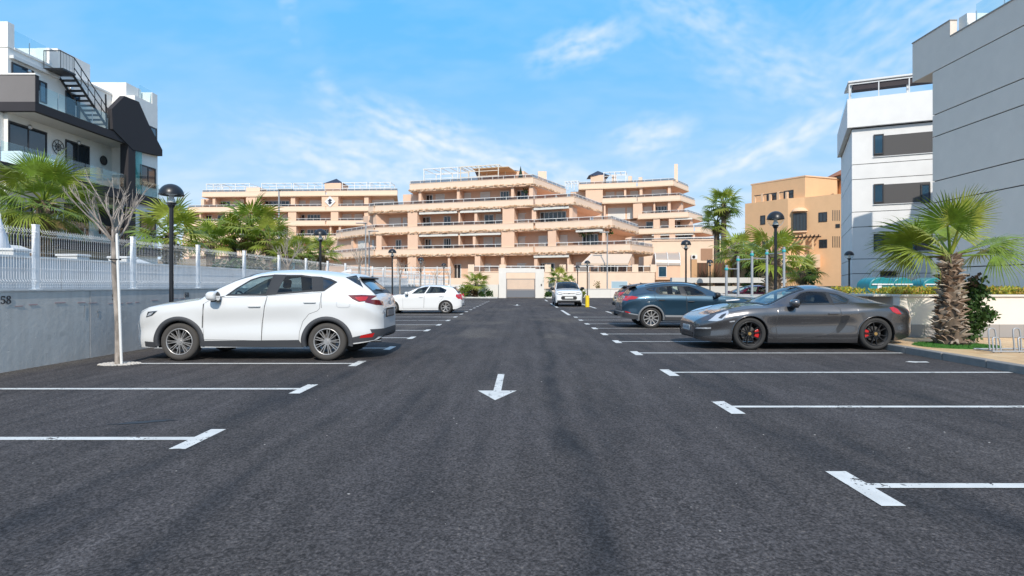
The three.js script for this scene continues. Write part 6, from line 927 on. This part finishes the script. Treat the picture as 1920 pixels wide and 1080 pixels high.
// ---------------------------------------------------------------- wire fence on the wall
{
  const f = thing('wire_fence', 'white welded wire fence with square posts on the concrete wall', 'fence', [-8.2, 1.28, 34]), white = std(0.80, 0.80, 0.79, 0.45), step = 2.43;
  const postG = new RoundedBoxGeometry(0.07, 1.08, 0.09, 2, 0.008), footG = boxG(0.12, 0.012, 0.14), capG = boxG(0.076, 0.02, 0.096);
  // one panel: upright wires with two folds, level wires between; 2.34 m long, along z
  const prof = [[0, 0.03], [0, 0.10], [0.035, 0.13], [0, 0.17], [0, 0.90], [0.05, 0.945], [0, 0.99], [0, 1.02]], P = [], I = [];
  const bar = (a, b, r) => { const k = P.length / 3; const d = b.clone().sub(a).normalize(), u = Math.abs(d.y) > 0.7 ? V(0, 0, 1) : V(0, 1, 0), v = d.clone().cross(u).normalize(), w = d.clone().cross(v); for (const p of [a, b]) for (const [s, t] of [[1, 0], [-0.5, 0.87], [-0.5, -0.87]]) { const q = p.clone().addScaledVector(v, s * r).addScaledVector(w, t * r); P.push(q.x, q.y, q.z); } for (let j = 0; j < 3; j++) { const m = (j + 1) % 3; I.push(k + j, k + m, k + 3 + j, k + m, k + 3 + m, k + 3 + j); } };
  for (let i = 0; i <= 46; i++) { const z = -1.16 + i * 2.32 / 46; for (let j = 0; j + 1 < prof.length; j++) bar(V(prof[j][0], prof[j][1], z), V(prof[j + 1][0], prof[j + 1][1], z), 0.0026); }
  for (const [x, y] of [[0.006, 0.05], [0.006, 0.10], [0.038, 0.13], [0.006, 0.17], [0.006, 0.35], [0.006, 0.62], [0.006, 0.90], [0.053, 0.945], [0.006, 0.99]]) bar(V(x, y, -1.17), V(x, y, 1.17), 0.0026);
  const panelG = meshG(P, I);
  for (let i = -2; i < 22; i++) { const Z = 9.71 + i * step; if (Z > 62) break; const p = part(f, 'post', postG, white); p.position.set(-8.2, 1.29 + 0.54, -Z); place(f, p); part(p, 'post_cap', capG, white).position.y = 0.545; part(p, 'foot_plate', footG, white).position.y = -0.534; if (Z + step < 62) { const m = part(f, 'wire_panel', panelG, white); m.position.set(-8.165, 1.29, -(Z + step / 2)); place(f, m); } }
}
// ---------------------------------------------------------------- street lamps with half-black globes
const M_bulbGlass = glassM(0.93, 0.95, 0.95);
function lamp(label, [X, Z], s = 1, yellow = false, h = 3.25) {
  const g = thing('street_lamp', label, 'street lamp', [X, 0, Z], 'globe lamps round the car park');
  part(g, 'pole', rodG(V(0, 0, 0), V(0, h - 0.2 * s, 0), 0.045 * s, 0.04 * s, 14), M.black); part(g, 'foot', new THREE.CylinderGeometry(0.075 * s, 0.09 * s, 0.05, 16).translate(0, 0.025, 0), M.black); part(g, 'collar', new THREE.CylinderGeometry(0.1 * s, 0.05 * s, 0.1 * s, 20).translate(0, h - 0.21 * s, 0), M.black);
  part(g, 'globe_cover', new THREE.SphereGeometry(0.236 * s, 32, 12, 0, Math.PI * 2, 0, Math.PI * 0.49).translate(0, h, 0), M.black); part(g, 'globe_rim', new THREE.TorusGeometry(0.236 * s, 0.008 * s, 6, 32).rotateX(Math.PI / 2).translate(0, h + 0.006, 0), M.black);
  part(g, 'globe_glass', new THREE.SphereGeometry(0.224 * s, 32, 14, 0, Math.PI * 2, Math.PI * 0.5, Math.PI * 0.42).translate(0, h, 0), M_bulbGlass);
  part(g, 'reflector', new THREE.CylinderGeometry(0.15 * s, 0.02 * s, 0.05 * s, 20, 1, true).translate(0, h + 0.02, 0), M.white); part(g, 'bulb_holder', new THREE.LatheGeometry([[0.0, -0.19], [0.085, -0.18], [0.07, -0.1], [0.05, -0.06], [0.045, 0.02], [0.0, 0.05]].map(([a, b]) => new THREE.Vector2(a * s, b * s)), 18).translate(0, h, 0), std(0.7, 0.7, 0.68, 0.4));
  if (yellow) part(g, 'yellow_sleeve', new THREE.CylinderGeometry(0.12, 0.13, 0.72, 20).translate(0, 0.37, 0), std(0.80, 0.55, 0.02, 0.5));
}
lamp('black globe lamp by the wall in front of the white SUV bonnet', [-7.55, 12.4], 1.03, false, 3.3); lamp('black globe lamp rising behind the white SUV roof', [-7.6, 21.7]); lamp('black globe lamp between the white SUV and the white hatchback', [-7.55, 33.5]); lamp('black globe lamp behind the white hatchback roof', [-7.55, 42.9], 1, false, 3.2); lamp('black globe lamp at the far left near the gate bushes', [-7.5, 55.2]);
lamp('tall black globe lamp directly behind the grey coupe', [7.26, 16.5]); lamp('black globe lamp behind the teal crossover', [7.65, 26.9]); lamp('black globe lamp with a yellow foot beside the small white SUV', [4.05, 35.8], 0.8, true, 2.72); lamp('thin far black globe lamp behind the small white SUV', [5.2, 54], 1, false, 3.0); lamp('black globe lamp in front of the white corner flats', [17.6, 31], 1, false, 2.98); lamp('black globe lamp by the twin palms, half hidden by the crossover', [13.7, 42], 1, false, 3.0);
function mast(label, [X, y, Z], h, arm) { const g = thing('lamp_mast', label, 'street lamp', [X, y, Z], 'tall thin lamp masts'); part(g, 'pole', rodG(V(0, 0, 0), V(0, h, 0), 0.09, 0.055, 10), M.galv); part(g, 'arm', rodG(V(0, h - 0.05, 0), V(arm * 0.5, h + 0.02, 0), 0.035, 0.03, 8), M.galv); const q = part(g, 'lamp_head', new RoundedBoxGeometry(1.1, 0.1, 0.35, 2, 0.04), M.galv); q.position.set(arm * 0.9, h + 0.04, 0); }
mast('tall grey lamp mast with flat head over the palm clump', [-19, 1.6, 45], 7.2, 0.6); mast('thin grey lamp mast left of the middle salmon flats', [-16.3, 1.6, 60], 6.2, -0.5); mast('second thin mast beside the lower salmon terraces', [-16.6, 1.6, 62.5], 5.6, 0.5); mast('thin grey lamp mast before the curved salmon terrace', [9.75, 0, 66], 7.4, -0.4);
// ---------------------------------------------------------------- gate and far boundary
{
  const C = wall(0.80, 0.765, 0.71), g = thing('gateway', 'pale concrete gateway with lintel at the end of the lane', 'gateway', [0, 0, 62]); box(g, 'pillar', C, -2.5, -1.72, 0, 2.72, 61.7, 62.5); box(g, 'pillar', C, 1.42, 2.36, 0, 3.1, 61.7, 62.5); box(g, 'lintel', C, -2.5, 1.418, 2.72, 3.22, 61.72, 62.48); box(g, 'intercom', M.blackMatt, 2.0, 2.12, 1.3, 1.5, 61.66, 61.7);
  const d = thing('metal_gate', 'grey sliding gate with upright bars in the concrete gateway', 'gate', [0, 0, 62]), gm = std(0.16, 0.17, 0.19, 0.5); box(d, 'lower_panel', gm, -1.7, 1.4, 0.06, 0.85, 62.08, 62.13); for (const y of [0.87, 2.0]) box(d, 'rail', gm, -1.7, 1.4, y, y + 0.07, 62.06, 62.15); for (const x of [-1.7, 1.33]) box(d, 'stile', gm, x, x + 0.07, 0.06, 2.07, 62.16, 62.2); for (let i = 0; i < 25; i++) box(d, 'bar', gm, -1.6 + i * 0.12, -1.575 + i * 0.12, 0.94, 2.0, 62.09, 62.12);
  const cw = thing('low_wall', 'low pale concrete wall left of the gateway', 'wall', [-5, 0, 62.5]); for (let x = -8.1; x < -2.6; x += 1.1) box(cw, 'wall_panel', C, x + 0.004, Math.min(x + 1.096, -2.52), 0, 1.45, 62.55, 62.8);
  const cr = thing('low_wall', 'low pale concrete wall right of the gateway behind the small white SUV', 'wall', [12, 0, 62.5]); for (let x = 2.4; x < 24; x += 2.4) box(cr, 'wall_panel', C, x + 0.005, x + 2.395, 0, 0.95, 62.55, 62.8); box(cr, 'wall_cap', conc(0.7, 0.69, 0.66), 2.4, 24, 0.955, 1.0, 62.5, 62.84);
  const s = thing('white_sign_board', 'blank white board on the wall right of the gateway', 'board', [3.2, 1, 62.5]); box(s, 'panel', M.white, 2.85, 3.55, 1.15, 2.15, 62.4, 62.46); for (const x of [2.95, 3.42]) box(s, 'post', M.galv, x, x + 0.04, 0.2, 1.2, 62.47, 62.51);
  const gs = thing('glass_panel_sign', 'pale blue panel with white frame on the far wall', 'sign', [10.3, 1, 62.6]); box(gs, 'panel', std(0.35, 0.48, 0.55, 0.3), 9.75, 11.4, 1.05, 1.75, 62.6, 62.64); for (const [a, b, c, e] of [[9.68, 9.75, 1.0, 1.85], [11.4, 11.47, 1.0, 1.85], [9.75, 11.4, 1.76, 1.85]]) box(gs, 'frame_bar', M.white, a, b, c, e, 62.58, 62.66);
  // cream terrace wall before the flats
  const t = thing('terrace_wall', 'cream garden wall with glass railing before the middle salmon flats', 'wall', [5, 0, 66]); box(t, 'wall', M_pinkBand, -6.2, 15.2, -0.02, 2.85, 66, 66.4); box(t, 'wall', M_pinkBand, -14, -6.21, -0.02, 2.2, 66.5, 66.9); box(t, 'coping', M_pinkBand, -6.25, 15.25, 2.85, 2.92, 65.95, 66.45);
  for (const x of [-6.2, -2.6, 2.6, 4.3, 5.2, 12.6, 14.7]) box(t, 'pier', M_pinkBand, x, x + 0.7, 2.92, 3.75, 65.99, 66.41); for (const [a, b] of [[-5.5, -2.6], [-1.9, 2.6], [5.9, 12.6], [13.3, 14.7]]) { box(t, 'railing_glass', M_railG, a, b, 2.98, 3.5, 66.18, 66.2); box(t, 'handrail', M.frameWhite, a, b, 3.52, 3.6, 66.14, 66.24); for (let x = a + 0.6; x < b; x += 1.1) box(t, 'rail_post', M.frameWhite, x, x + 0.05, 2.92, 3.52, 66.12, 66.16); }
  box(t, 'cable_pipe', M.galv, 7.6, 7.72, 0, 2.8, 65.9, 65.99);
  const a = thing('sun_awning', 'cream sun awning pulled out over the ground terrace', 'awning', [9.3, 3.6, 68.4]); { const P = [], I = []; for (const [x0, y, Z] of [[8.3, 5.15, 69.5], [6.9, 3.95, 67.2]]) for (const k of [0, 1]) { const w = k ? (y > 4.5 ? 13.3 : 12.4) : x0; P.push(w, y, -Z); } I.push(0, 1, 2, 1, 3, 2); place(a, part(a, 'cloth', meshG(P, I), std(0.60, 0.47, 0.36, 0.9))); place(a, part(a, 'valance', boxG(5.5, 0.22, 0.03), std(0.60, 0.47, 0.36, 0.9))).position.add(V(9.65, 3.84, -67.19)); place(a, part(a, 'arm', rodG(V(7.2, 3.95, -67.2), V(8.4, 5.1, -69.4), 0.05), M.white)); }
  const e = thing('kerb_bed', 'narrow planted bed with white kerb before the far wall', 'planting bed', [0, 0, 61]); e.userData.kind = 'structure'; for (const [x0, x1] of [[-8, -2.6], [2.5, 6.3]]) { box(e, 'kerb', conc(0.7, 0.69, 0.66), x0, x1, 0, 0.14, 60.6, 60.75); box(e, 'soil', std(0.08, 0.06, 0.04, 0.95), x0, x1, 0, 0.1, 60.752, 61.69); }
  // right: boundary beyond the exercise bars
  const rw = thing('boundary_wall', 'whitewashed boundary wall behind the exercise bars and red car', 'wall', [16, 0, 44]), wm = wall(0.66, 0.63, 0.58); box(rw, 'wall', wm, 11.5, 20, 0, 1.3, 44, 44.3); box(rw, 'upper_band', wm, 11.4, 20.1, 1.55, 1.95, 43.8, 44.4); for (let x = 11.6; x < 20; x += 1.5) box(rw, 'post', std(0.3, 0.2, 0.12, 0.8), x, x + 0.14, 1.3, 1.55, 44.05, 44.2);
  const gr = thing('wooden_gates', 'brown wooden gates with ochre piers below the twin palms', 'gate', [20, 1.5, 52]); for (let i = 0; i < 5; i++) { box(gr, 'pier', wall(0.62, 0.36, 0.19), 15.3 + i * 1.5, 15.8 + i * 1.5, 1, 3.7, 52, 52.4); if (i < 4) { const w0 = 15.82 + i * 1.5; for (let k = 0; k < 5; k++) box(gr, 'plank', std(0.10 + 0.03 * (k % 2), 0.055, 0.03, 0.8), w0 + k * 0.19, w0 + k * 0.19 + 0.18, 1, 3.4, 52.1, 52.2); } }
  box(scene, 'upper_ground', std(0.28, 0.24, 0.17, 0.95, { map: T.tiles }), 11.4, 60, -0.02, 1.28, 44.31, 63).userData.kind = 'structure'; tag(scene.children.at(-1), 'raised ground behind the boundary wall', 'ground');
}
// ---------------------------------------------------------------- planter wall by the palm
{
  const cream = wall(0.82, 0.755, 0.67), dado = wall(0.36, 0.335, 0.315), w = thing('planter_wall', 'cream planter wall with grey base behind the palm', 'wall', [13, 0.12, 14]);
  box(w, 'wall', cream, 9.08, 18.4, 0.1, 1.09, 13.85, 14.1); box(w, 'return_wall', wall(0.46, 0.44, 0.42), 9.08, 9.3, 0.1, 1.09, 14.101, 15.3); box(w, 'wall', cream, 8.62, 9.079, 0.1, 1.09, 15.1, 15.3); box(w, 'return_wall', cream, 8.62, 8.8, 0.1, 1.09, 15.301, 19);  // grey return is the cream wall with its shade put into the colour
  for (let x = 9.06, i = 0; x < 18.4; x += 0.6, i++) box(w, 'base_tile', dado, x + 0.003, x + 0.597, 0.11, 0.42, 13.835, 13.85); for (let Z = 13.85; Z < 15.3; Z += 0.6) box(w, 'base_tile', dado, 9.062, 9.08, 0.11, 0.42, Z, Math.min(Z + 0.594, 15.09));
  box(w, 'coping', wall(0.74, 0.69, 0.62), 9.05, 18.4, 1.09, 1.135, 13.8, 14.12); box(w, 'coping', wall(0.74, 0.69, 0.62), 8.59, 9.33, 1.09, 1.135, 14.121, 15.34); box(w, 'coping', wall(0.74, 0.69, 0.62), 8.59, 8.83, 1.09, 1.135, 15.341, 19); box(w, 'soil', std(0.1, 0.075, 0.05, 0.95), 9.3, 18.4, 0.2, 1.05, 14.1, 16);
  box(scene, 'upper_terrace', wall(0.55, 0.5, 0.44), 8.83, 18.45, -0.02, 0.9, 16, 33).userData.kind = 'structure'; tag(scene.children.at(-1), 'raised terrace behind the planter wall', 'ground');
  // low yellow green hedge
  const R = rng(404), P = [], I = [], uv = []; for (let i = 0; i < 16000; i++) { const x = 8.75 + R() * 9.5, Z = (x < 9.3 ? 15.2 + R() * 3 : 14.2 + R() * 1.3), top = 1.17 + 0.10 * (0.6 + fbm(x * 1.4, Z, 3)) + 0.05 * R(), y = lerp(1.0, top, Math.sqrt(R())), k = P.length / 3, l = 0.05 + 0.04 * R(), d = V(R() - 0.5, 0.2 + R() * 0.8, R() - 0.5).normalize(), e = V(R() - 0.5, R() - 0.5, R() - 0.5).cross(d).normalize().multiplyScalar(l * 0.3); const c = V(x, y, -Z), m = c.clone().addScaledVector(d, l * 0.5), t = c.clone().addScaledVector(d, l); for (const v of [c, m.clone().add(e), t, m.clone().sub(e)]) { P.push(v.x, v.y, v.z); uv.push(v.x, v.y); } I.push(k, k + 1, k + 2, k, k + 2, k + 3); }
  const g = meshG(P, I, uv), c = base(g); const cols = new Float32Array(P.length), q = rng(9); for (let i = 0; i < P.length / 3; i += 4) { const u = q(), col = u < 0.5 ? [0.46, 0.38, 0.03] : u < 0.85 ? [0.26, 0.32, 0.03] : [0.44, 0.24, 0.03]; for (let j = 0; j < 4; j++) cols.set(col, (i + j) * 3); } g.setAttribute('color', new THREE.Float32BufferAttribute(cols, 3)); const h = thing('hedge', 'low yellow green hedge along the top of the planter wall', 'hedge', [c.x, c.y, -c.z]); part(h, 'foliage', g, phys(1, 1, 1, 0.6, { vertexColors: true, transmission: 0.25, thickness: 0 }));
  // teal waste containers on the terrace
  const teal = std(0.01, 0.19, 0.21, 0.4); [[1641, 40, 0], [1680, 32, 0.35], [1746, 52, 0.7]].forEach(([px, wpx, dz], k) => { const Z = 22.5 + dz, X = (px - VX) / FOC * Z, wd = wpx / FOC * Z, b = thing('waste_container', ['left teal waste container with pale label behind the hedge', 'small middle teal waste container behind the hedge', 'largest teal waste container behind the hedge by the palm'][k], 'container', [X, 0.9, Z], 'teal containers behind the hedge'); const s = new THREE.Shape(); s.moveTo(-wd / 2, 0); s.lineTo(wd / 2, 0); s.lineTo(wd / 2 + 0.04, 0.45); s.quadraticCurveTo(wd / 2, 0.72, 0, 0.74); s.quadraticCurveTo(-wd / 2, 0.72, -wd / 2 - 0.04, 0.45); part(b, 'body', new THREE.ExtrudeGeometry(s, { depth: 0.8, bevelEnabled: true, bevelSize: 0.03, bevelThickness: 0.03, bevelSegments: 2 }).translate(0, 0, -0.4), teal); part(b, 'lid_bar', boxG(wd, 0.05, 0.05), M.white).position.set(0, 0.5, 0.46); if (!k) part(b, 'label_plate', boxG(0.16, 0.22, 0.01), M.white).position.set(-0.1, 0.42, 0.442); for (const x of [-wd / 2 + 0.08, wd / 2 - 0.08]) part(b, 'wheel', new THREE.CylinderGeometry(0.09, 0.09, 0.05, 16).rotateX(Math.PI / 2), M.blackMatt).position.set(x, 0.06, 0.5); });
}
// ---------------------------------------------------------------- big fan palm on its ring of turf, with bush
palm('fan_palm', 'thick-trunked fan palm on a turf ring, the nearest palm on the right', 'fan palms', [8.92, 0.12, 12.0], {
  h: 1.88, r0: 0.26, r1: 0.10, boots: 295, bootS: 0.95, far: false, seed: 2, skirt: 0,
  list: [[-1.57, 1.25, 1.02, 2, 0], [-1.0, 1.2, 0.95, 0, 0.2], [-2.3, 1.1, 1.0, 0, -0.2], [3.05, 0.42, 1.12, 0, 0.5], [2.75, 0.62, 1.08, 1, 0.7], [-2.85, 0.2, 1.1, 1, -0.5], [-2.6, 0.5, 1.02, 0, -0.6], [2.5, 0.1, 1.05, 3, 0.3], [-0.25, 0.42, 1.05, 1, 0.4], [0.2, 0.28, 1.1, 0, -0.4], [-0.6, 0.12, 1.0, 3, 0.6], [0.7, 0.75, 1.0, 0, 0.1], [1.5, 0.9, 1.0, 0, 0]],
});
{
  const R = rng(17), P = [], I = [], uv = []; for (let i = 0; i < 5200; i++) { const a = R() * 2 * Math.PI, q = Math.sqrt(R()), x = Math.cos(a) * 0.76 * q * (1 + 0.06 * Math.sin(3 * a)), z = Math.sin(a) * 0.66 * q, l = 0.03 + 0.02 * R(), k = P.length / 3, b = R() * 6.28; P.push(x - 0.006 * Math.cos(b), 0, z - 0.006 * Math.sin(b), x + 0.006 * Math.cos(b), 0, z + 0.006 * Math.sin(b), x + (R() - 0.5) * 0.02, l, z + (R() - 0.5) * 0.02); uv.push(0, 0, 0, 0, 0, 0); I.push(k, k + 1, k + 2); }
  const t = thing('turf_ring', 'bright green artificial turf round the thick palm', 'turf', [8.86, 0.122, 11.8]); t.userData.kind = 'stuff'; part(t, 'blades', meshG(P, I, uv), std(0.05, 0.17, 0.018, 0.7)); part(t, 'mat', new THREE.CylinderGeometry(0.76, 0.77, 0.012, 40).scale(1, 1, 0.87), std(0.04, 0.13, 0.015, 0.9));
  const b = thing('flowering_bush', 'dark green bush with reddish shoots beside the thick palm', 'bush', [9.5, 0.12, 12.15]); const ms = [M_bush, leafM(0.06, 0.13, 0.025), leafM(0.15, 0.10, 0.06)];
  for (const [x, y, z, r, n, m] of [[0, 0.0, 0, 0.34, 420, 0], [0.05, 0.3, 0, 0.34, 460, 1], [-0.05, 0.62, 0.05, 0.30, 360, 0], [0.0, 0.9, 0, 0.24, 240, 1], [-0.02, 1.12, 0.0, 0.24, 120, 2], [0.12, 1.08, 0, 0.22, 130, 1]]) part(b, 'foliage', leafBall(n, r, 0.085, Math.round(y * 50 + x * 20) + 3), ms[m]).position.set(x, y, z);
  for (let i = 0; i < 6; i++) part(b, 'stem', rodG(V((i - 3) * 0.02, 0, 0), V((i - 3) * 0.07, 0.9 + 0.1 * i, (i % 3 - 1) * 0.08), 0.012, 0.006, 6), M_twig);
}
// bike rack: pairs of high and low hoops on two rails
{
  const g = thing('bike_rack', 'galvanised bicycle rack of steel hoops on the pavement', 'bike rack', [9.2, 0.12, 10.7]); const hoop = (x, z, w, h, tilt) => { const pts = [V(x, 0, z), V(x, h * 0.82, z - tilt * 0.8), V(x + w * 0.12, h * 0.97, z - tilt), V(x + w * 0.5, h, z - tilt), V(x + w * 0.88, h * 0.97, z - tilt), V(x + w, h * 0.82, z - tilt * 0.8), V(x + w, 0, z)]; part(g, 'hoop', tubeG(pts, 0.014, 30, 8), M.galv); };
  for (let i = 0; i < 10; i++) hoop(-0.55 + i * 0.235, 0.14 - (i % 2) * 0.38, 0.13, i % 2 ? 0.42 : 0.28, 0.04); for (const z of [0.16, -0.27]) part(g, 'rail', rodG(V(-0.6, 0.03, z), V(1.75, 0.03, z), 0.016), M.galv); for (const x of [-0.55, 0.5, 1.6]) part(g, 'cross_rail', rodG(V(x, 0.03, -0.27), V(x, 0.03, 0.16), 0.012), M.galv);
}
// exercise bars
{
  const g = thing('exercise_bars', 'grey outdoor exercise bars with turquoise clamps behind the coupe', 'exercise frame', [9.6, 0, 24.5]), grey = std(0.30, 0.32, 0.34, 0.5), aqua = std(0.04, 0.36, 0.36, 0.45), Y = (py, Z) => EYE - (py - VY) / FOC * Z;
  const posts = [[1362, 497, 24], [1384, 480, 24.4], [1410, 470, 24], [1438, 468, 25], [1470, 463, 24.2]].map(([px, py, Z]) => [(px - VX) / FOC * Z, Y(py, Z), Z]);
  for (const [x, y, Z] of posts) { place(g, part(g, 'post', rodG(V(x, 0, -Z), V(x, y, -Z), 0.052, 0.052, 14), grey)); for (const q of [0.17, 1.95]) if (y - q > 0.5) { const c = part(g, 'clamp', new THREE.SphereGeometry(0.08, 16, 10), aqua); c.position.set(x, y - q, -Z); place(g, c); } }
  for (const [a, b, y] of [[0, 1, 2.05], [1, 2, 2.45], [3, 4, 2.72], [2, 3, 2.5]]) { const A = posts[a], B = posts[b]; place(g, part(g, 'bar', rodG(V(A[0], y, -A[2]), V(B[0], y, -B[2]), 0.022, 0.022, 8), M.galv)); }
}
// ---------------------------------------------------------------- other palms
palm('fan_palm', 'full green fan palm behind the fence at the far left', 'fan palms', [-16.6, 1.6, 20], { h: 2.7, r0: 0.3, r1: 0.2, crown: 1.35, leaves: 26, boots: 70, bootS: 1.4, far: false, seed: 3, tone: 1 });
palm('fan_palm', 'green fan palm behind the nearest lamp at the white flats', 'fan palms', [-15.9, 1.6, 26], { h: 2.1, r0: 0.28, r1: 0.2, crown: 1.2, leaves: 22, boots: 40, bootS: 1.4, seed: 4, tone: 1 });
[[470, 424, 35, 1.75, 'tallest palm of the clump left of the tall lamp mast', 5], [436, 448, 36, 1.35, 'lower left palm of the clump by the lamp mast', 6], [505, 448, 34, 1.3, 'right palm of the clump just beside the lamp mast', 7], [560, 466, 36, 1.0, 'low palm right of the lamp mast', 8], [603, 470, 38, 1.1, 'low palm behind the lamp over the white SUV', 9], [395, 452, 33, 1.2, 'low palm at the left end of the clump', 16], [535, 472, 33, 0.85, 'small palm filling between mast and bare tree', 17]].forEach(([px, py, Z, cr, lab, sd]) => { const [x, y] = atZ(px, py, Z); palm('fan_palm', lab, 'fan palms', [x, 1.6, Z], { h: y - 1.6, r0: 0.25, r1: 0.2, crown: cr * 0.88, leaves: 22, boots: 0, seed: sd, tone: 1, skirt: 2 }); });
{ const [x1, y1] = atZ(1357, 382, 54); palm('fan_palm', 'taller of the twin slim palms before the far salmon block', 'fan palms', [x1, 1.25, 54], { h: y1 - 1.25, r0: 0.34, r1: 0.2, crown: 1.35, leaves: 24, boots: 0, seed: 20, skirt: 6 }); const [x2, y2] = atZ(1344, 415, 55); palm('fan_palm', 'shorter of the twin slim palms, left of the taller one', 'fan palms', [x2, 1.25, 55], { h: y2 - 1.25, r0: 0.34, r1: 0.22, crown: 1.3, leaves: 22, boots: 0, seed: 21, skirt: 6 }); }
{ const [x, y] = atZ(1450, 478, 29); palm('fan_palm', 'fan palm with shaggy trunk behind the tall lamp', 'fan palms', [x, 0, 29], { h: y, r0: 0.42, r1: 0.3, crown: 1.25, leaves: 22, boots: 120, bootS: 1.6, seed: 22, skirt: 3 }); }
[[1382, 470, 47, 1.5, 1.25, 'palm beside the exercise bars, right of the twin palms', 23], [1505, 508, 40, 1.0, 0, 'small palm before the ochre flats', 24], [1410, 485, 50, 1.2, 1.25, 'bushy palm before the ochre flats doorways', 26]].forEach(([px, py, Z, cr, gy, lab, sd]) => { const [x, y] = atZ(px, py, Z); palm('fan_palm', lab, 'fan palms', [x, gy, Z], { h: y - gy, r0: 0.26, r1: 0.2, crown: cr, leaves: 20, boots: 0, seed: sd, skirt: 4 }); });
[[893, 530, 61.2, 1.1, 'small palm left of the gateway', 27], [1047, 520, 61.2, 0.95, 'small palm behind the small white SUV', 28], [1066, 528, 61.2, 0.7, 'very small palm right of the small white SUV roof', 29]].forEach(([px, py, Z, cr, lab, sd]) => { const [x, y] = atZ(px, py, Z); palm('fan_palm', lab, 'fan palms', [x, 0.08, Z], { h: Math.max(0.3, y - 0.08), r0: 0.2, r1: 0.16, crown: cr, leaves: 18, boots: 0, seed: sd, skirt: 0 }); });
function bush(label, [X, y, Z], r, n, mat, seed, size = 0.16) { const b = thing('bush', label, 'bush', [X, y, Z], 'bushes along the far wall'); part(b, 'foliage', leafBall(n, r, size, seed), mat); part(b, 'stem', rodG(V(0, 0, 0), V(0, r, 0), 0.03, 0.02, 6), M_twig); }
bush('yellow green bush at the far left corner by the gate', [-6.2, 0.08, 61], 0.85, 700, M_bushLight, 1); bush('brownish bush under the small palm left of the gate', [-5.2, 0.08, 61.1], 0.6, 420, leafM(0.16, 0.10, 0.05), 2); bush('low green bush beside the left gate pillar', [-3.5, 0.08, 61.1], 0.45, 300, M_bush, 3); bush('low green bush between palm and left gate pillar', [-4.3, 0.08, 61], 0.42, 280, M_bush, 4); bush('low dark bush right of the gateway', [2.9, 0.08, 61.1], 0.42, 300, M_bush, 5); bush('bright climbing bush behind the yellow footed lamp', [6.3, 0, 61.2], 0.6, 420, M_bushLight, 6); bush('dry scrub above the far wall right of the lamp', [8.4, 1.0, 63.6], 0.5, 160, leafM(0.35, 0.30, 0.12), 7, 0.12);
[[-14.5, 31, 0.9], [-14.8, 36.5, 1.0], [-15.5, 42, 1.1], [-14, 27.5, 0.7]].forEach(([x, Z, r], i) => bush(['shrub behind the fence left of the palm clump', 'shrub behind the fence below the palm clump', 'shrub behind the fence near the turquoise cabinet', 'small shrub behind the fence by the bare tree'][i], [x, 1.6, Z], r, 500, i % 2 ? M_bush : leafM(0.11, 0.12, 0.04), 40 + i));
[[19.5, 49, 0.9], [21.5, 50, 1.1], [24, 48, 1]].forEach(([x, Z, r], i) => bush(['dark shrub right of the wooden gates', 'dark shrub under the bushy palm', 'dark shrub before the ochre doorways'][i], [x, 1.27, Z], r, 420, M_bush, 50 + i, 0.2));
// ---------------------------------------------------------------- bare young trees along the wall
bareTree('bare_tree', 'bare young tree with white stake before the concrete wall', 'bare young trees', [-6.94, 0, 9.9], { h: 2.2, r: 0.042, lean: [-0.12, -0.05], seed: 7, forks: 7, reach: 1.25, depth: 3, stake: true, top: 1.0 });
[[17.1, 'bare young tree behind the bonnet side of the white SUV roof'], [24.4, 'bare young tree between two lamps behind the white SUV'], [32.4, 'bare young tree just right of the second far lamp'], [39.4, 'bare young tree over the white hatchback'], [46.3, 'bare young tree beyond the white hatchback roof'], [54, 'farthest bare young tree near the gate bushes']].forEach(([Z, lab], i) => bareTree('bare_tree', lab, 'bare young trees', [-6.9, 0, Z], { h: 2.0 + 0.2 * (i % 2), r: 0.045, lean: [0.05 * (i % 3 - 1), 0], seed: 20 + i, forks: 5, depth: 3, round: 5, top: 0.8 }));
{ const R = rng(71), st = thing('gravel_patch', 'pale gravel round the foot of the nearest bare tree', 'gravel', [-6.94, 0, 9.92]); st.userData.kind = 'stuff'; const list = []; for (let i = 0; i < 260; i++) { const a = R() * 6.28, q = Math.sqrt(R()), g = new THREE.IcosahedronGeometry(0.014 + 0.018 * R(), 0); g.scale(1, 0.6, 1); g.rotateY(R() * 6); g.translate(Math.cos(a) * 0.34 * q, 0.008, Math.sin(a) * 0.22 * q); list.push(g); } part(st, 'pebbles', merge(list), std(0.50, 0.46, 0.41, 0.9)); }
renderer.render(scene, camera);
